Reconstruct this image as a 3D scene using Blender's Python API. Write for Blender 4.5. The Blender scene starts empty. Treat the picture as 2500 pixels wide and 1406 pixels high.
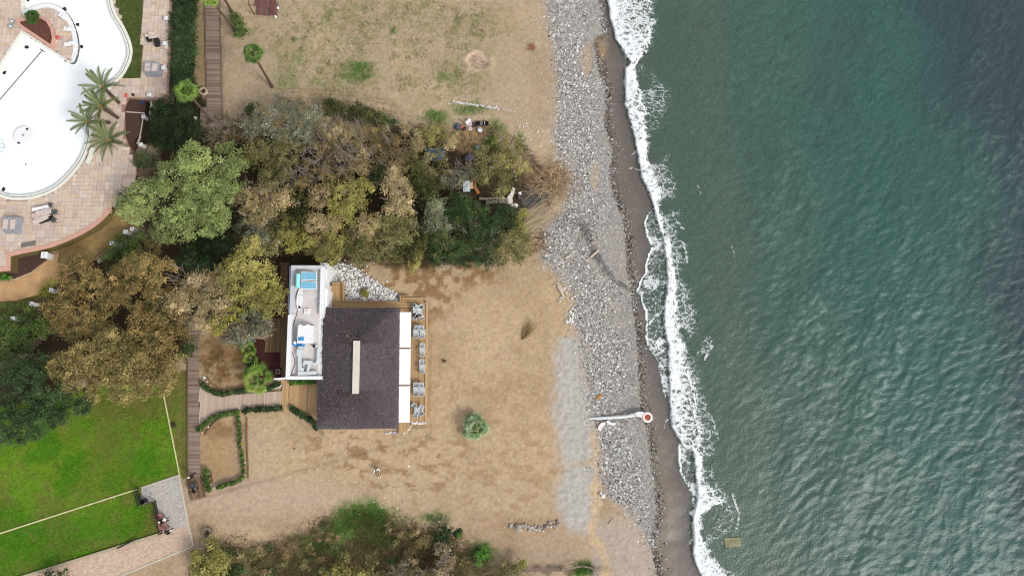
import bpy, math, random
import numpy as np
from mathutils import Vector, Matrix, Euler
random.seed(7)
rng = np.random.default_rng(7)
scene = bpy.context.scene
COL = scene.collection
PI = math.pi

# ---------------------------------------------------------------- camera
FPX = 1690.0                      # focal length in photograph pixels (2500 wide)
CAMH = 84.0
ROTA = math.atan(282/FPX)         # drone camera tilted a little to the north
ROTB = -60/FPX*math.cos(ROTA)
cam_d = bpy.data.cameras.new('drone_camera')
cam = bpy.data.objects.new('drone_camera', cam_d)
COL.objects.link(cam)
cam.location = (0, 0, CAMH)
cam.rotation_euler = (ROTA, ROTB, 0)
cam_d.sensor_width = 36.0
cam_d.lens = 36.0*FPX/2500
cam_d.clip_start = 0.5
cam_d.clip_end = 6000
scene.camera = cam
RM = np.array(Euler((ROTA, ROTB, 0)).to_matrix())

# ---------------------------------------------------------------- daylight (soft overcast)
SUN_EL, SUN_AZ = math.radians(42), math.radians(125)     # azimuth clockwise from north
w = bpy.data.worlds.new('World')
scene.world = w
w.use_nodes = True
nt = w.node_tree
bg = nt.nodes['Background']
sky = nt.nodes.new('ShaderNodeTexSky')
sky.sky_type = 'NISHITA'
sky.sun_disc = False
sky.sun_elevation = SUN_EL
sky.sun_rotation = SUN_AZ
hs = nt.nodes.new('ShaderNodeHueSaturation')
hs.inputs['Saturation'].default_value = 0.22
nt.links.new(sky.outputs[0], hs.inputs['Color'])
nt.links.new(hs.outputs[0], bg.inputs[0])
bg.inputs[1].default_value = 0.15
sd = bpy.data.lights.new('sun', 'SUN')
sd.energy = 1.5
sd.angle = math.radians(14)
sd.color = (1.0, 0.96, 0.9)
sun = bpy.data.objects.new('sun', sd)
COL.objects.link(sun)
sdir = Vector((math.sin(SUN_AZ)*math.cos(SUN_EL), math.cos(SUN_AZ)*math.cos(SUN_EL), math.sin(SUN_EL)))
sun.rotation_euler = sdir.to_track_quat('Z', 'Y').to_euler()
sun.location = (0, 0, 120)
vs = scene.view_settings
vs.view_transform = 'Standard'
vs.look = 'None'
vs.exposure = 0.62
vs.gamma = 1.0
vs.use_curve_mapping = False
scene.cycles.filter_width = 1.1

# ---------------------------------------------------------------- helpers
def P(u, v, z=0.0):
    d = RM @ np.array([(u-1250)/FPX, -(v-703)/FPX, -1.0])
    t = (z-CAMH)/d[2]
    return Vector((d[0]*t, d[1]*t, z))

def PA(u, v, z):
    u, v, z = np.broadcast_arrays(np.asarray(u, float), np.asarray(v, float), np.asarray(z, float))
    d = np.stack([(u-1250)/FPX, -(v-703)/FPX, -np.ones_like(u)], -1) @ RM.T
    t = (z-CAMH)/d[..., 2]
    return np.stack([d[..., 0]*t, d[..., 1]*t, z], -1)

def PX(X, Y, Z):
    q = np.stack([X, Y, Z-CAMH], -1) @ RM
    return 1250-FPX*q[..., 0]/q[..., 2], 703+FPX*q[..., 1]/q[..., 2]

ALB = 0.86
def lin(c):
    c = np.asarray(c, float)/255.0
    return np.where(c <= 0.04045, c/12.92, ((c+0.055)/1.055)**2.4)*ALB

TAB = rng.random((512, 512))
def vn(x, y, s=0):
    x = np.asarray(x, float)+s*37.3; y = np.asarray(y, float)+s*91.7
    xi = np.floor(x).astype(int); yi = np.floor(y).astype(int)
    fx = x-xi; fy = y-yi
    fx = fx*fx*(3-2*fx); fy = fy*fy*(3-2*fy)
    a = TAB[xi % 512, yi % 512]; b = TAB[(xi+1) % 512, yi % 512]
    c = TAB[xi % 512, (yi+1) % 512]; d = TAB[(xi+1) % 512, (yi+1) % 512]
    return (a*(1-fx)+b*fx)*(1-fy)+(c*(1-fx)+d*fx)*fy

def fbm(x, y, o=4, s=0):
    r = 0; a = 0.5; t = 0
    for i in range(o):
        r = r+a*vn(x*2**i, y*2**i, s+i*3); t += a; a *= 0.55
    return r/t

def sst(a, b, x):
    t = np.clip((np.asarray(x, float)-a)/(b-a), 0, 1)
    return t*t*(3-2*t)

def inpoly(u, v, poly):
    r = np.zeros(np.shape(u), bool)
    n = len(poly)
    for i in range(n):
        x0, y0 = poly[i]; x1, y1 = poly[(i+1) % n]
        if y0 == y1: continue
        c = ((y0 > v) != (y1 > v)) & (u < (x1-x0)*(v-y0)/(y1-y0)+x0)
        r ^= c
    return r

def smooth(pts, n=4):
    pts = [np.array(p, float) for p in pts]; out = []
    for i in range(len(pts)-1):
        p0 = pts[max(i-1, 0)]; p1 = pts[i]; p2 = pts[i+1]; p3 = pts[min(i+2, len(pts)-1)]
        for k in range(n):
            t = k/n
            out.append(tuple(0.5*((2*p1)+(-p0+p2)*t+(2*p0-5*p1+4*p2-p3)*t*t+(-p0+3*p1-3*p2+p3)*t**3)))
    out.append(tuple(pts[-1]))
    return out

# ---- materials
MATS = {}
def mat(name, rgb=(128, 128, 128), rough=0.8, var=0.15, scale=6.0, spec=0.25, bump=0.0, ramp=None,
        attr=False, trans=0.0, metal=0.0, grain=None, bscale=None):
    if name in MATS: return MATS[name]
    m = bpy.data.materials.new(name); m.use_nodes = True
    t = m.node_tree; N = t.nodes; L = t.links
    bs = N['Principled BSDF']
    bs.inputs['Roughness'].default_value = rough
    bs.inputs['Specular IOR Level'].default_value = spec
    bs.inputs['Metallic'].default_value = metal
    if attr:
        a = N.new('ShaderNodeAttribute'); a.attribute_name = 'col'; src = a.outputs['Color']
    elif ramp:
        oi = N.new('ShaderNodeObjectInfo'); cr = N.new('ShaderNodeValToRGB')
        L.new(oi.outputs['Random'], cr.inputs[0])
        el = cr.color_ramp.elements
        while len(el) < len(ramp): el.new(0.5)
        for i, c in enumerate(ramp):
            el[i].position = i/(len(ramp)-1); el[i].color = (*lin(c), 1)
        src = cr.outputs[0]
    else:
        r = N.new('ShaderNodeRGB'); r.outputs[0].default_value = (*lin(rgb), 1); src = r.outputs[0]
    tc = N.new('ShaderNodeTexCoord')
    co = tc.outputs['Object']
    if grain:
        mp = N.new('ShaderNodeMapping'); mp.inputs['Scale'].default_value = grain
        L.new(co, mp.inputs['Vector']); co = mp.outputs[0]
    if var > 0:
        nz = N.new('ShaderNodeTexNoise'); nz.inputs['Scale'].default_value = scale
        nz.inputs['Detail'].default_value = 6; nz.inputs['Roughness'].default_value = 0.65
        L.new(co, nz.inputs['Vector'])
        mr = N.new('ShaderNodeMapRange'); mr.inputs[1].default_value = 0.25; mr.inputs[2].default_value = 0.75
        mr.inputs[3].default_value = 1-var; mr.inputs[4].default_value = 1+var
        L.new(nz.outputs['Fac'], mr.inputs[0])
        mx = N.new('ShaderNodeVectorMath'); mx.operation = 'MULTIPLY'
        L.new(src, mx.inputs[0]); L.new(mr.outputs[0], mx.inputs[1]); src = mx.outputs[0]
    L.new(src, bs.inputs['Base Color'])
    if bump > 0:
        nb = N.new('ShaderNodeTexNoise'); nb.inputs['Scale'].default_value = bscale or scale*3
        nb.inputs['Detail'].default_value = 5
        L.new(co, nb.inputs['Vector'])
        bp = N.new('ShaderNodeBump'); bp.inputs['Strength'].default_value = bump; bp.inputs['Distance'].default_value = 0.06
        L.new(nb.outputs['Fac'], bp.inputs['Height']); L.new(bp.outputs[0], bs.inputs['Normal'])
    if trans > 0:
        tr = N.new('ShaderNodeBsdfTranslucent'); L.new(src, tr.inputs['Color'])
        ms = N.new('ShaderNodeMixShader'); ms.inputs[0].default_value = trans
        L.new(bs.outputs[0], ms.inputs[1]); L.new(tr.outputs[0], ms.inputs[2])
        L.new(ms.outputs[0], N['Material Output'].inputs['Surface'])
    MATS[name] = m
    return m

# ---- objects
def tag(o, label=None, cat=None, group=None, kind=None):
    if label: o['label'] = label
    if cat: o['category'] = cat
    if group: o['group'] = group
    if kind: o['kind'] = kind
    return o

def thing(name, label, cat, loc=(0, 0, 0), group=None, rotz=0.0):
    o = bpy.data.objects.new(name, None); COL.objects.link(o)
    o.location = loc; o.rotation_euler = (0, 0, rotz); o.empty_display_size = 0.3
    return tag(o, label, cat, group)

def wloc(p):
    l = Vector()
    while p is not None: l = l+p.location; p = p.parent
    return l

def mobj(name, me, m, parent=None):
    if m is not None and len(me.materials) == 0: me.materials.append(m)
    o = bpy.data.objects.new(name, me); COL.objects.link(o)
    if parent is not None: o.parent = parent
    return o

def fast(name, V, F, m, col=None, parent=None, smooth_=False):
    """numpy mesh: V (n,3), F (k,3|4); col per vertex (n,3)."""
    V = np.asarray(V, np.float32); F = np.asarray(F, np.int32); k = F.shape[1]
    if parent is not None:
        V = V-np.array(wloc(parent), np.float32)
    me = bpy.data.meshes.new(name)
    me.vertices.add(len(V)); me.vertices.foreach_set('co', V.ravel())
    me.loops.add(F.size); me.loops.foreach_set('vertex_index', F.ravel())
    me.polygons.add(len(F))
    me.polygons.foreach_set('loop_start', np.arange(0, F.size, k, dtype=np.int32))
    me.polygons.foreach_set('loop_total', np.full(len(F), k, np.int32))
    if col is not None:
        a = me.color_attributes.new('col', 'FLOAT_COLOR', 'POINT')
        c = np.ones((len(V), 4), np.float32); c[:, :3] = col
        a.data.foreach_set('color', c.ravel())
    me.update(calc_edges=True)
    if not smooth_: me.shade_flat()
    return mobj(name, me, m, parent)

class MB:
    def __init__(s): s.v = []; s.f = []
    def add(s, vs_, fs): b = len(s.v); s.v += [tuple(v) for v in vs_]; s.f += [tuple(i+b for i in f) for f in fs]; return s
    def box(s, c, size, rz=0.0, taper=1.0, rx=0.0):
        x, y, z = size[0]/2, size[1]/2, size[2]/2
        vs_ = [(-x, -y, -z), (x, -y, -z), (x, y, -z), (-x, y, -z),
               (-x*taper, -y*taper, z), (x*taper, -y*taper, z), (x*taper, y*taper, z), (-x*taper, y*taper, z)]
        M = Matrix.Translation(c) @ Matrix.Rotation(rz, 4, 'Z') @ Matrix.Rotation(rx, 4, 'X')
        return s.add([M @ Vector(v) for v in vs_], [(3, 2, 1, 0), (4, 5, 6, 7), (0, 1, 5, 4), (1, 2, 6, 5), (2, 3, 7, 6), (3, 0, 4, 7)])
    def prism(s, poly, z0, z1):
        a = sum(poly[i][0]*poly[(i+1) % len(poly)][1]-poly[(i+1) % len(poly)][0]*poly[i][1] for i in range(len(poly)))
        if a < 0: poly = poly[::-1]
        n = len(poly)
        vs_ = [(p[0], p[1], z0) for p in poly]+[(p[0], p[1], z1) for p in poly]
        return s.add(vs_, [tuple(range(n, 2*n)), tuple(range(n-1, -1, -1))]+[(i, (i+1) % n, n+(i+1) % n, n+i) for i in range(n)])
    def tube(s, pts, rad, n=7, cap=True):
        pts = [Vector(p) for p in pts]
        if not hasattr(rad, '__len__'): rad = [rad]*len(pts)
        rings = []
        for i, p in enumerate(pts):
            d = (pts[min(i+1, len(pts)-1)]-pts[max(i-1, 0)]).normalized()
            a = d.orthogonal().normalized(); b = d.cross(a)
            rings.append([p+(a*math.cos(2*PI*k/n)+b*math.sin(2*PI*k/n))*rad[i] for k in range(n)])
        vs_ = [v for r in rings for v in r]; fs = []
        for i in range(len(pts)-1):
            for k in range(n):
                fs.append((i*n+k, i*n+(k+1) % n, (i+1)*n+(k+1) % n, (i+1)*n+k))
        if cap: fs += [tuple(range(n-1, -1, -1)), tuple(range((len(pts)-1)*n, len(pts)*n))]
        return s.add(vs_, fs)
    def ball(s, c, r, nu=10, nv=6, jit=0.0):
        r = r if hasattr(r, '__len__') else (r, r, r)
        vs_ = [(c[0], c[1], c[2]-r[2])]
        for j in range(1, nv):
            for i in range(nu):
                a = 2*PI*i/nu; b = -PI/2+PI*j/nv; q = 1+random.uniform(-jit, jit)
                vs_.append((c[0]+r[0]*q*math.cos(b)*math.cos(a), c[1]+r[1]*q*math.cos(b)*math.sin(a), c[2]+r[2]*q*math.sin(b)))
        vs_.append((c[0], c[1], c[2]+r[2])); fs = []
        for i in range(nu):
            fs.append((0, 1+(i+1) % nu, 1+i)); t = 1+(nv-2)*nu; fs.append((t+i, t+(i+1) % nu, len(vs_)-1))
            for j in range(nv-2): fs.append((1+j*nu+i, 1+j*nu+(i+1) % nu, 1+(j+1)*nu+(i+1) % nu, 1+(j+1)*nu+i))
        return s.add(vs_, fs)
    def lathe(s, c, prof, n=20):
        vs_ = []; fs = []
        for (r, z) in prof:
            for k in range(n): vs_.append((c[0]+r*math.cos(2*PI*k/n), c[1]+r*math.sin(2*PI*k/n), c[2]+z))
        for j in range(len(prof)-1):
            for k in range(n): fs.append((j*n+k, j*n+(k+1) % n, (j+1)*n+(k+1) % n, (j+1)*n+k))
        return s.add(vs_, fs)
    def ribbon(s, pts, width, z0, z1, closed=False, side=0.0):
        """strip of width along pts (x,y), solid from z0 to z1; side shifts it along the left normal"""
        pts = [np.array(p[:2], float) for p in pts]; n = len(pts); Lp = []; Rp = []
        for i in range(n):
            a = pts[(i-1) % n] if (closed or i > 0) else pts[i]; b = pts[(i+1) % n] if (closed or i < n-1) else pts[i]
            d0 = pts[i]-a; d1 = b-pts[i]
            if np.hypot(*d0) < 1e-9: d0 = d1
            if np.hypot(*d1) < 1e-9: d1 = d0
            d0 = d0/np.hypot(*d0); d1 = d1/np.hypot(*d1)
            m = d0+d1; m = m/max(np.hypot(*m), 1e-6); nn = np.array([-m[1], m[0]])
            k = 1/max(0.45, float(np.dot(nn, [-d1[1], d1[0]])))
            Lp.append(pts[i]+nn*k*(side+width/2)); Rp.append(pts[i]+nn*k*(side-width/2))
        vs_ = [(p[0], p[1], z) for z in (z0, z1) for q in (Lp, Rp) for p in q]; fs = []
        for i in range(n if closed else n-1):
            j = (i+1) % n
            fs += [(2*n+i, 3*n+i, 3*n+j, 2*n+j), (i, 2*n+i, 2*n+j, j), (n+j, 3*n+j, 3*n+i, n+i)]
        if not closed: fs += [(0, n, 3*n, 2*n), (2*n-1, n-1, 3*n-1, 4*n-1)]
        return s.add(vs_, fs)
    def build(s, name, m, parent=None, local=False, sm=False):
        me = bpy.data.meshes.new(name)
        V = s.v
        if parent is not None and not local:
            l = wloc(parent); V = [(v[0]-l.x, v[1]-l.y, v[2]-l.z) for v in V]
        me.from_pydata(V, [], s.f)
        if sm: me.polygons.foreach_set('use_smooth', [True]*len(me.polygons))
        me.update()
        return mobj(name, me, m, parent)

def copy_tree(o, parent=None):
    c = o.copy(); COL.objects.link(c); c.parent = parent
    for ch in list(o.children): copy_tree(ch, c)
    return c

UNIT = {}
def unit(m):
    if m.name not in UNIT:
        me = bpy.data.meshes.new('unit_'+m.name); b = MB().box((0, 0, 0), (1, 1, 1))
        me.from_pydata(b.v, [], b.f); me.materials.append(m); UNIT[m.name] = me
    return UNIT[m.name]

def piece(name, m, parent, c, size, rz=0.0, rx=0.0):
    o = bpy.data.objects.new(name, unit(m)); COL.objects.link(o); o.parent = parent
    o.location = Vector(c)-wloc(parent); o.rotation_euler = (rx, 0, rz); o.scale = size
    return o

def planks(parent, poly, z, ang, wid, m, name='plank', th=0.05, gap=0.015, lenmax=None):
    """boards running along direction ang (world radians), clipped to a polygon of world points"""
    ca, sa = math.cos(ang), math.sin(ang)
    q = [(p[0]*ca+p[1]*sa, -p[0]*sa+p[1]*ca) for p in poly]
    t = min(p[1] for p in q)+wid/2; n = 0
    while t < max(p[1] for p in q):
        xs = []
        for i in range(len(q)):
            a, b = q[i], q[(i+1) % len(q)]
            if (a[1] > t) != (b[1] > t): xs.append(a[0]+(t-a[1])/(b[1]-a[1])*(b[0]-a[0]))
        xs.sort()
        for i in range(0, len(xs)-1, 2):
            cuts = [xs[i], xs[i+1]]
            if lenmax and xs[i+1]-xs[i] > lenmax*1.3:
                c0 = xs[i]+lenmax*random.uniform(0.5, 1); cuts = [xs[i]]
                while c0 < xs[i+1]-0.4: cuts.append(c0); c0 += lenmax
                cuts.append(xs[i+1])
            for k in range(len(cuts)-1):
                l = cuts[k+1]-cuts[k]-0.01
                if l < 0.12: continue
                cx = (cuts[k]+cuts[k+1])/2
                piece(name, m, parent, (cx*ca-t*sa, cx*sa+t*ca, z+random.uniform(-0.004, 0.004)), (l, wid-gap, th), ang); n += 1
        t += wid
    return n

def cards(name, C, size, col, m, parent=None, up=0.6, aspect=0.6, out=None, fold=True):
    """leaf-like quads at C, coloured per quad"""
    n = len(C); C = np.asarray(C, float)
    size = np.broadcast_to(size, (n,))
    nr = rng.normal(size=(n, 3)); nr[:, 2] = np.abs(nr[:, 2])+up*1.5
    if out is not None: nr += out*1.2
    nr /= np.linalg.norm(nr, axis=1)[:, None]
    a = np.cross(nr, rng.normal(size=(n, 3))); a /= np.linalg.norm(a, axis=1)[:, None]
    b = np.cross(nr, a)
    s = size[:, None]
    V = np.stack([C-a*s*0.5, C+b*s*aspect*0.5+a*s*0.05, C+a*s*0.5, C-b*s*aspect*0.5+a*s*0.05], 1).reshape(-1, 3)
    F = np.arange(4*n).reshape(n, 4)
    return fast(name, V, F, m, np.repeat(col, 4, 0), parent)

def blades(name, B, D, wid, col, m, parent=None):
    """thin pointed blades: base points B, direction-with-length D"""
    n = len(B); sd_ = np.cross(D, rng.normal(size=(n, 3))); sd_ /= np.maximum(np.linalg.norm(sd_, axis=1), 1e-6)[:, None]
    w_ = np.broadcast_to(wid, (n,))[:, None]
    V = np.stack([B-sd_*w_/2, B+sd_*w_/2, B+D*0.6+sd_*w_*0.4, B+D], 1).reshape(-1, 3)
    return fast(name, V, np.arange(4*n).reshape(n, 4), m, np.repeat(col, 4, 0), parent)

def pick(pal, n, vb=0.16):
    p = lin(np.array(pal, float)); i = rng.integers(0, len(p), n); j = rng.integers(0, len(p), n); t = rng.random((n, 1))
    return (p[i]*(1-t)+p[j]*t)*np.clip(rng.normal(1, vb, (n, 1)), 0.45, 1.7)

# ---------------------------------------------------------------- the shore lines (photograph pixels: y -> x)
def line(*p):
    a = np.array(p, float).reshape(-1, 2)
    return lambda v: np.interp(v, a[:, 0], a[:, 1])
PEB_L = line(-60, 1325, 0, 1338, 60, 1346, 120, 1356, 200, 1366, 280, 1366, 330, 1356, 390, 1364, 440, 1398, 480, 1390, 520, 1378, 560, 1332,
             600, 1316, 640, 1328, 665, 1358, 700, 1392, 740, 1406, 780, 1396, 810, 1416, 900, 1432, 1000, 1446, 1040, 1462, 1100, 1470,
             1150, 1466, 1200, 1482, 1245, 1530, 1290, 1568, 1320, 1592, 1440, 1600)
PEB_R = line(-60, 1458, 0, 1465, 80, 1472, 100, 1450, 130, 1455, 185, 1468, 220, 1480, 300, 1478, 380, 1497, 420, 1488, 480, 1500, 540, 1525,
             600, 1530, 660, 1533, 700, 1541, 760, 1546, 800, 1555, 900, 1560, 1000, 1567, 1040, 1580, 1100, 1588, 1180, 1598, 1250, 1605,
             1290, 1598, 1320, 1590, 1440, 1615)
SWASH = line(-60, 1472, 0, 1480, 40, 1487, 80, 1496, 105, 1508, 120, 1514, 128, 1520, 140, 1524, 152, 1538, 160, 1526, 175, 1524, 200, 1522, 240, 1520, 265, 1526, 290, 1535, 330, 1546,
             380, 1555, 420, 1562, 455, 1576, 485, 1594, 505, 1596, 525, 1580, 545, 1573, 575, 1580, 600, 1592, 622, 1584, 645, 1577, 665, 1576, 685, 1562, 710, 1556,
             735, 1566, 760, 1578, 800, 1580, 825, 1576, 850, 1583, 872, 1600, 890, 1610, 930, 1612, 960, 1622, 990, 1634, 1020, 1637, 1045, 1640, 1070, 1656,
             1110, 1657, 1150, 1660, 1180, 1676, 1205, 1690, 1240, 1692, 1252, 1686, 1275, 1686, 1290, 1690, 1325, 1684, 1360, 1692, 1385, 1704, 1440, 1724)
DEN_L = line(-60, 1474, 0, 1482, 50, 1489, 100, 1504, 130, 1524, 152, 1540, 165, 1527, 200, 1525, 250, 1523, 300, 1538, 350, 1550, 400, 1558, 440, 1568,
             470, 1584, 500, 1592, 540, 1602, 600, 1621, 640, 1626, 680, 1629, 720, 1625, 760, 1621, 800, 1620, 840, 1631, 880, 1632, 950, 1632,
             1000, 1635, 1040, 1639, 1070, 1656, 1088, 1664, 1100, 1690, 1150, 1697, 1180, 1701, 1215, 1700, 1245, 1696, 1258, 1688, 1275, 1690, 1292, 1692, 1340, 1690, 1370, 1697, 1440, 1724)
DEN_R = line(-60, 1592, 0, 1590, 50, 1592, 90, 1594, 120, 1586, 140, 1566, 152, 1552, 170, 1548, 200, 1553, 250, 1562, 300, 1572, 350, 1577, 400, 1582, 440, 1592, 470, 1606,
             500, 1606, 540, 1612, 600, 1630, 640, 1634, 680, 1640, 720, 1648, 760, 1646, 800, 1652, 840, 1672, 880, 1672, 950, 1690, 1000, 1697,
             1050, 1701, 1100, 1703, 1150, 1706, 1180, 1710, 1205, 1745, 1225, 1750, 1245, 1722, 1262, 1704, 1292, 1704, 1330, 1716, 1360, 1740, 1385, 1768, 1440, 1790)
LACE_R = line(-60, 1600, 0, 1608, 100, 1606, 140, 1596, 180, 1612, 220, 1642, 270, 1640, 320, 1612, 400, 1640, 450, 1668, 500, 1668, 560, 1690, 640, 1682, 680, 1690, 720, 1698,
              780, 1720, 820, 1745, 860, 1748, 900, 1722, 960, 1728, 1000, 1750, 1050, 1752, 1120, 1756, 1180, 1768, 1240, 1800, 1290, 1812, 1340, 1800, 1440, 1810)
SEAZ = -0.72
def ground_z(u, v):
    r = PEB_R(v); s = SWASH(v)
    return -0.28*sst(-130, 0, u-r)-0.44*sst(0, 1, (u-r)/np.maximum(s-r, 12))-np.clip(u-s, 0, 900)*0.004

LAWN = [(-60, 1000), (60, 980), (160, 950), (300, 935), (398, 935), (402, 962), (441, 1165), (345, 1190), (345, 1232), (381, 1224), (397, 1300), (63, 1404), (40, 1440), (-60, 1440)]
TOPLAWN = [(262, -40), (350, -40), (347, 60), (346, 110), (343, 190), (298, 193), (322, 150), (322, 110), (302, 62)]

# ---------------------------------------------------------------- ground sheet
xs = np.concatenate([[-2500, -900, -300, -140, -95], np.arange(-74, 31, 0.2), np.arange(31.5, 75, 1.5), [90, 140, 300, 900, 2500]])
ys = np.concatenate([[-2500, -900, -300, -120, -60, -36], np.arange(-24, 58.5, 0.2), [66, 90, 140, 300, 900, 2500]])
GX, GY = np.meshgrid(xs, ys)
U, V = PX(GX, GY, 0*GX)
U = np.clip(U, -300, 2900); V = np.clip(V, -300, 1700)
n1 = fbm(GX*0.25, GY*0.25, 5, 1); n2 = fbm(GX*1.1, GY*1.1, 4, 5); n3 = fbm(GX*2.6, GY*2.6, 3, 9); nj = vn(GX*3.1, GY*3.1, 3)
UU = U+(n2-0.5)*34+(n3-0.5)*14; VV = V+(fbm(GX*1.1, GY*1.1, 4, 15)-0.5)*34+(fbm(GX*2.6, GY*2.6, 3, 19)-0.5)*14
col = np.zeros(GX.shape+(3,))
def paint(rgb, m):
    global col
    m = np.clip(m, 0, 1)[..., None]
    col = col*(1-m)+lin(rgb)*m
def blob(cx, cy, rx, ry, soft=0.5, warp=True):
    a, b = (UU, VV) if warp else (U, V)
    return 1-sst(1-soft, 1+soft, np.sqrt(((a-cx)/rx)**2+((b-cy)/ry)**2))
paint((178, 157, 132), np.ones(GX.shape))
paint((188, 163, 130), sst(560, 700, VV)*(1-sst(1120, 1260, VV)*0.6))
paint((177, 152, 126), sst(1150, 1300, VV))
paint((168, 148, 126), blob(1250, 1380, 260, 50)*0.8)
paint((158, 134, 104), sst(0.5, 0.68, n1)*0.35)
paint((196, 171, 140), sst(0.52, 0.7, fbm(GX*0.18, GY*0.18, 3, 30))*0.45)
paint((156, 128, 94), sst(.60, .74, n3)*.28); paint((140, 112, 80), sst(.66, .78, fbm(GX*1.9, GY*1.9, 3, 33))*.28)
# weeds thinly scattered over the northern sand
wz = (blob(900, 110, 330, 170)+blob(1060, 100, 150, 140)*0.7)
paint((132, 126, 88), np.clip(wz, 0, 1)*sst(0.45, 0.65, n3)*sst(0.40, 0.58, n1)*0.8)
paint((128, 128, 82), np.clip(wz, 0, 1)*(.25+.75*sst(0.50, 0.7, n2))*0.42)
for (a, b, r1, r2, s) in [(878, 165, 36, 18, .9), (870, 188, 46, 12, .7), (960, 75, 14, 9, 1), (1150, 268, 48, 15, .8), (1066, 288, 34, 18, 1), (730, 150, 20, 16, .5), (700, 195, 30, 24, .6),
                          (715, 96, 8, 8, .6), (1215, 318, 26, 26, .9), (1200, 350, 24, 22, .9), (1100, 190, 30, 20, .5), (770, 205, 20, 10, .6), (1268, 345, 14, 20, .9)]:
    paint((78, 112, 42), blob(a, b, r1, r2)*s*(0.55+0.9*(n3-0.3)))
paint((186, 160, 140), blob(1170, 150, 28, 22, .2)); paint((200, 176, 150), blob(1168, 150, 36, 27, .15)-blob(1168, 150, 26, 19, .15))
# disturbed brown patches
brn = sst(0.51, 0.63, fbm(GX*0.8+0.5*GY*0.8, GY*1.5, 6, 40))
paint((140, 108, 74), brn*np.clip(blob(940, 1110, 190, 75)+blob(1000, 1180, 120, 40)*.7+blob(900, 1060, 140, 26)*.8, 0, 1)*0.7)
paint((146, 112, 76), brn*blob(1245, 1150, 140, 150)*0.36)
paint((150, 116, 78), sst(0.5, 0.62, n2)*blob(1200, 960, 170, 60)*0.32)
paint((140, 108, 72), sst(0.44, 0.6, n2)*np.clip(blob(1010, 680, 190, 34)+blob(1060, 720, 60, 60)+blob(1080, 660, 150, 22), 0, 1)*0.9)
paint((136, 106, 68), blob(545, 880, 62, 85, .15)*(0.35+0.65*brn)); paint((128, 100, 66), blob(560, 850, 70, 40)*0.7)
paint((166, 136, 98), blob(540, 1100, 58, 78, .2)*0.8); paint((134, 108, 76), blob(545, 1050, 50, 16)*0.7+blob(560, 1175, 50, 10)*.6)
paint((184, 160, 138), blob(640, 1210, 240, 45)*0.9); paint((182, 160, 136), blob(620, 1100, 60, 60)*.5)
paint((168, 146, 122), blob(560, 200, 60, 130)*0.3); paint((150, 128, 92), blob(488, 130, 16, 150)*.8)
paint((120, 112, 66), blob(470, 1050, 22, 90)*.0)
# wheel tracks north of the thicket
for k, off in enumerate((0, 9, 24, 33)):
    tv = np.interp(U, [600, 720, 860, 960, 1000], [222, 216, 226, 250, 275])+off
    paint((140, 114, 86), (1-sst(1.2, 3.2, np.abs(V-tv)))*sst(640, 700, U)*(1-sst(950, 1000, U))*0.55)
# grey fine gravel strip, ochre seam
gs = sst(-26, 18, UU+(n3-.5)*16-np.interp(V, [800, 830, 1000, 1150, 1210, 1300], [1390, 1362, 1356, 1374, 1360, 1390]))*(1-sst(-10, 8, UU-np.interp(V, [800, 1000, 1100, 1300], [1412, 1448, 1470, 1454])))*sst(800, 840, VV)*(1-sst(1270, 1330, VV))*(1-0.45*blob(1425, 1132, 60, 8))
paint((180, 174, 166), gs)
paint((176, 166, 156), sst(0, 14, UU-1440)*(1-sst(-20, 10, UU-PEB_R(V)))*sst(1240, 1290, VV)*0.6)
paint((202, 172, 130), (1-sst(5, 16, np.abs(UU-np.interp(V, [1000, 1150, 1300, 1380], [1448, 1458, 1446, 1480]))))*sst(1020, 1080, V)*0.7)
# pebble bed
pm = sst(-24, 16, UU+(n3-.5)*30-PEB_L(V))*(1-sst(-4, 4, U+(n3-.5)*12-PEB_R(V)))
paint((160, 154, 146), pm*0.85)
paint((186, 160, 130), (1-sst(.6, 1.3, np.sqrt(((U-1432)/16)**2+((V-145)/45)**2)))*0.9)
paint((190, 166, 136), (1-sst(.6, 1.3, np.sqrt(((UU-1455)/14)**2+((VV-435)/45)**2)))*0.7)
paint((178, 160, 140), blob(1480, 720, 40, 60)*.5+blob(1440, 590, 30, 30)*.3)
# wet sand
wet = sst(-3, 3, U+(n3-.5)*10-PEB_R(V))
paint((106, 96, 88), wet)
paint((112, 98, 82), wet*sst(900, 1250, V)*0.8*(1-sst(20, 70, U-PEB_R(V))))
paint((96, 88, 83), wet*sst(-40, -8, U-SWASH(V))*0.8)
paint((156, 130, 96), blob(1466, 130, 16, 40)*.9)
paint((92, 86, 82), wet*sst(-4, 3, U-SWASH(V)))
paint((112, 106, 98), sst(20, 90, U-SWASH(V)))
dk = wet*(1-sst(2, 20, U-PEB_R(V)-(n2-.5)*16))*sst(0.42, 0.6, n3)
paint((70, 58, 50), dk*0.8)
crk = 1-sst(5, 12, np.abs(UU-np.interp(V, [545, 600, 660, 690, 712], [1425, 1443, 1478, 1510, 1545])))
paint((88, 84, 82), crk*sst(535, 555, V)*(1-sst(700, 725, V))*0.85)
paint((104, 96, 88), blob(1400, 540, 50, 26)*.8)
paint((76, 72, 68), (1-sst(.85, 1.1, np.sqrt(((UU-1305)/38)**2+((VV-484)/32)**2))))
paint((150, 124, 96), blob(1270, 450, 40, 40)*.6); paint((112, 94, 76), (blob(1348, 440, 40, 38)+blob(1310, 575, 26, 30))*.7)  # second tone: shade beneath the reeds painted into the ground colour
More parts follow.
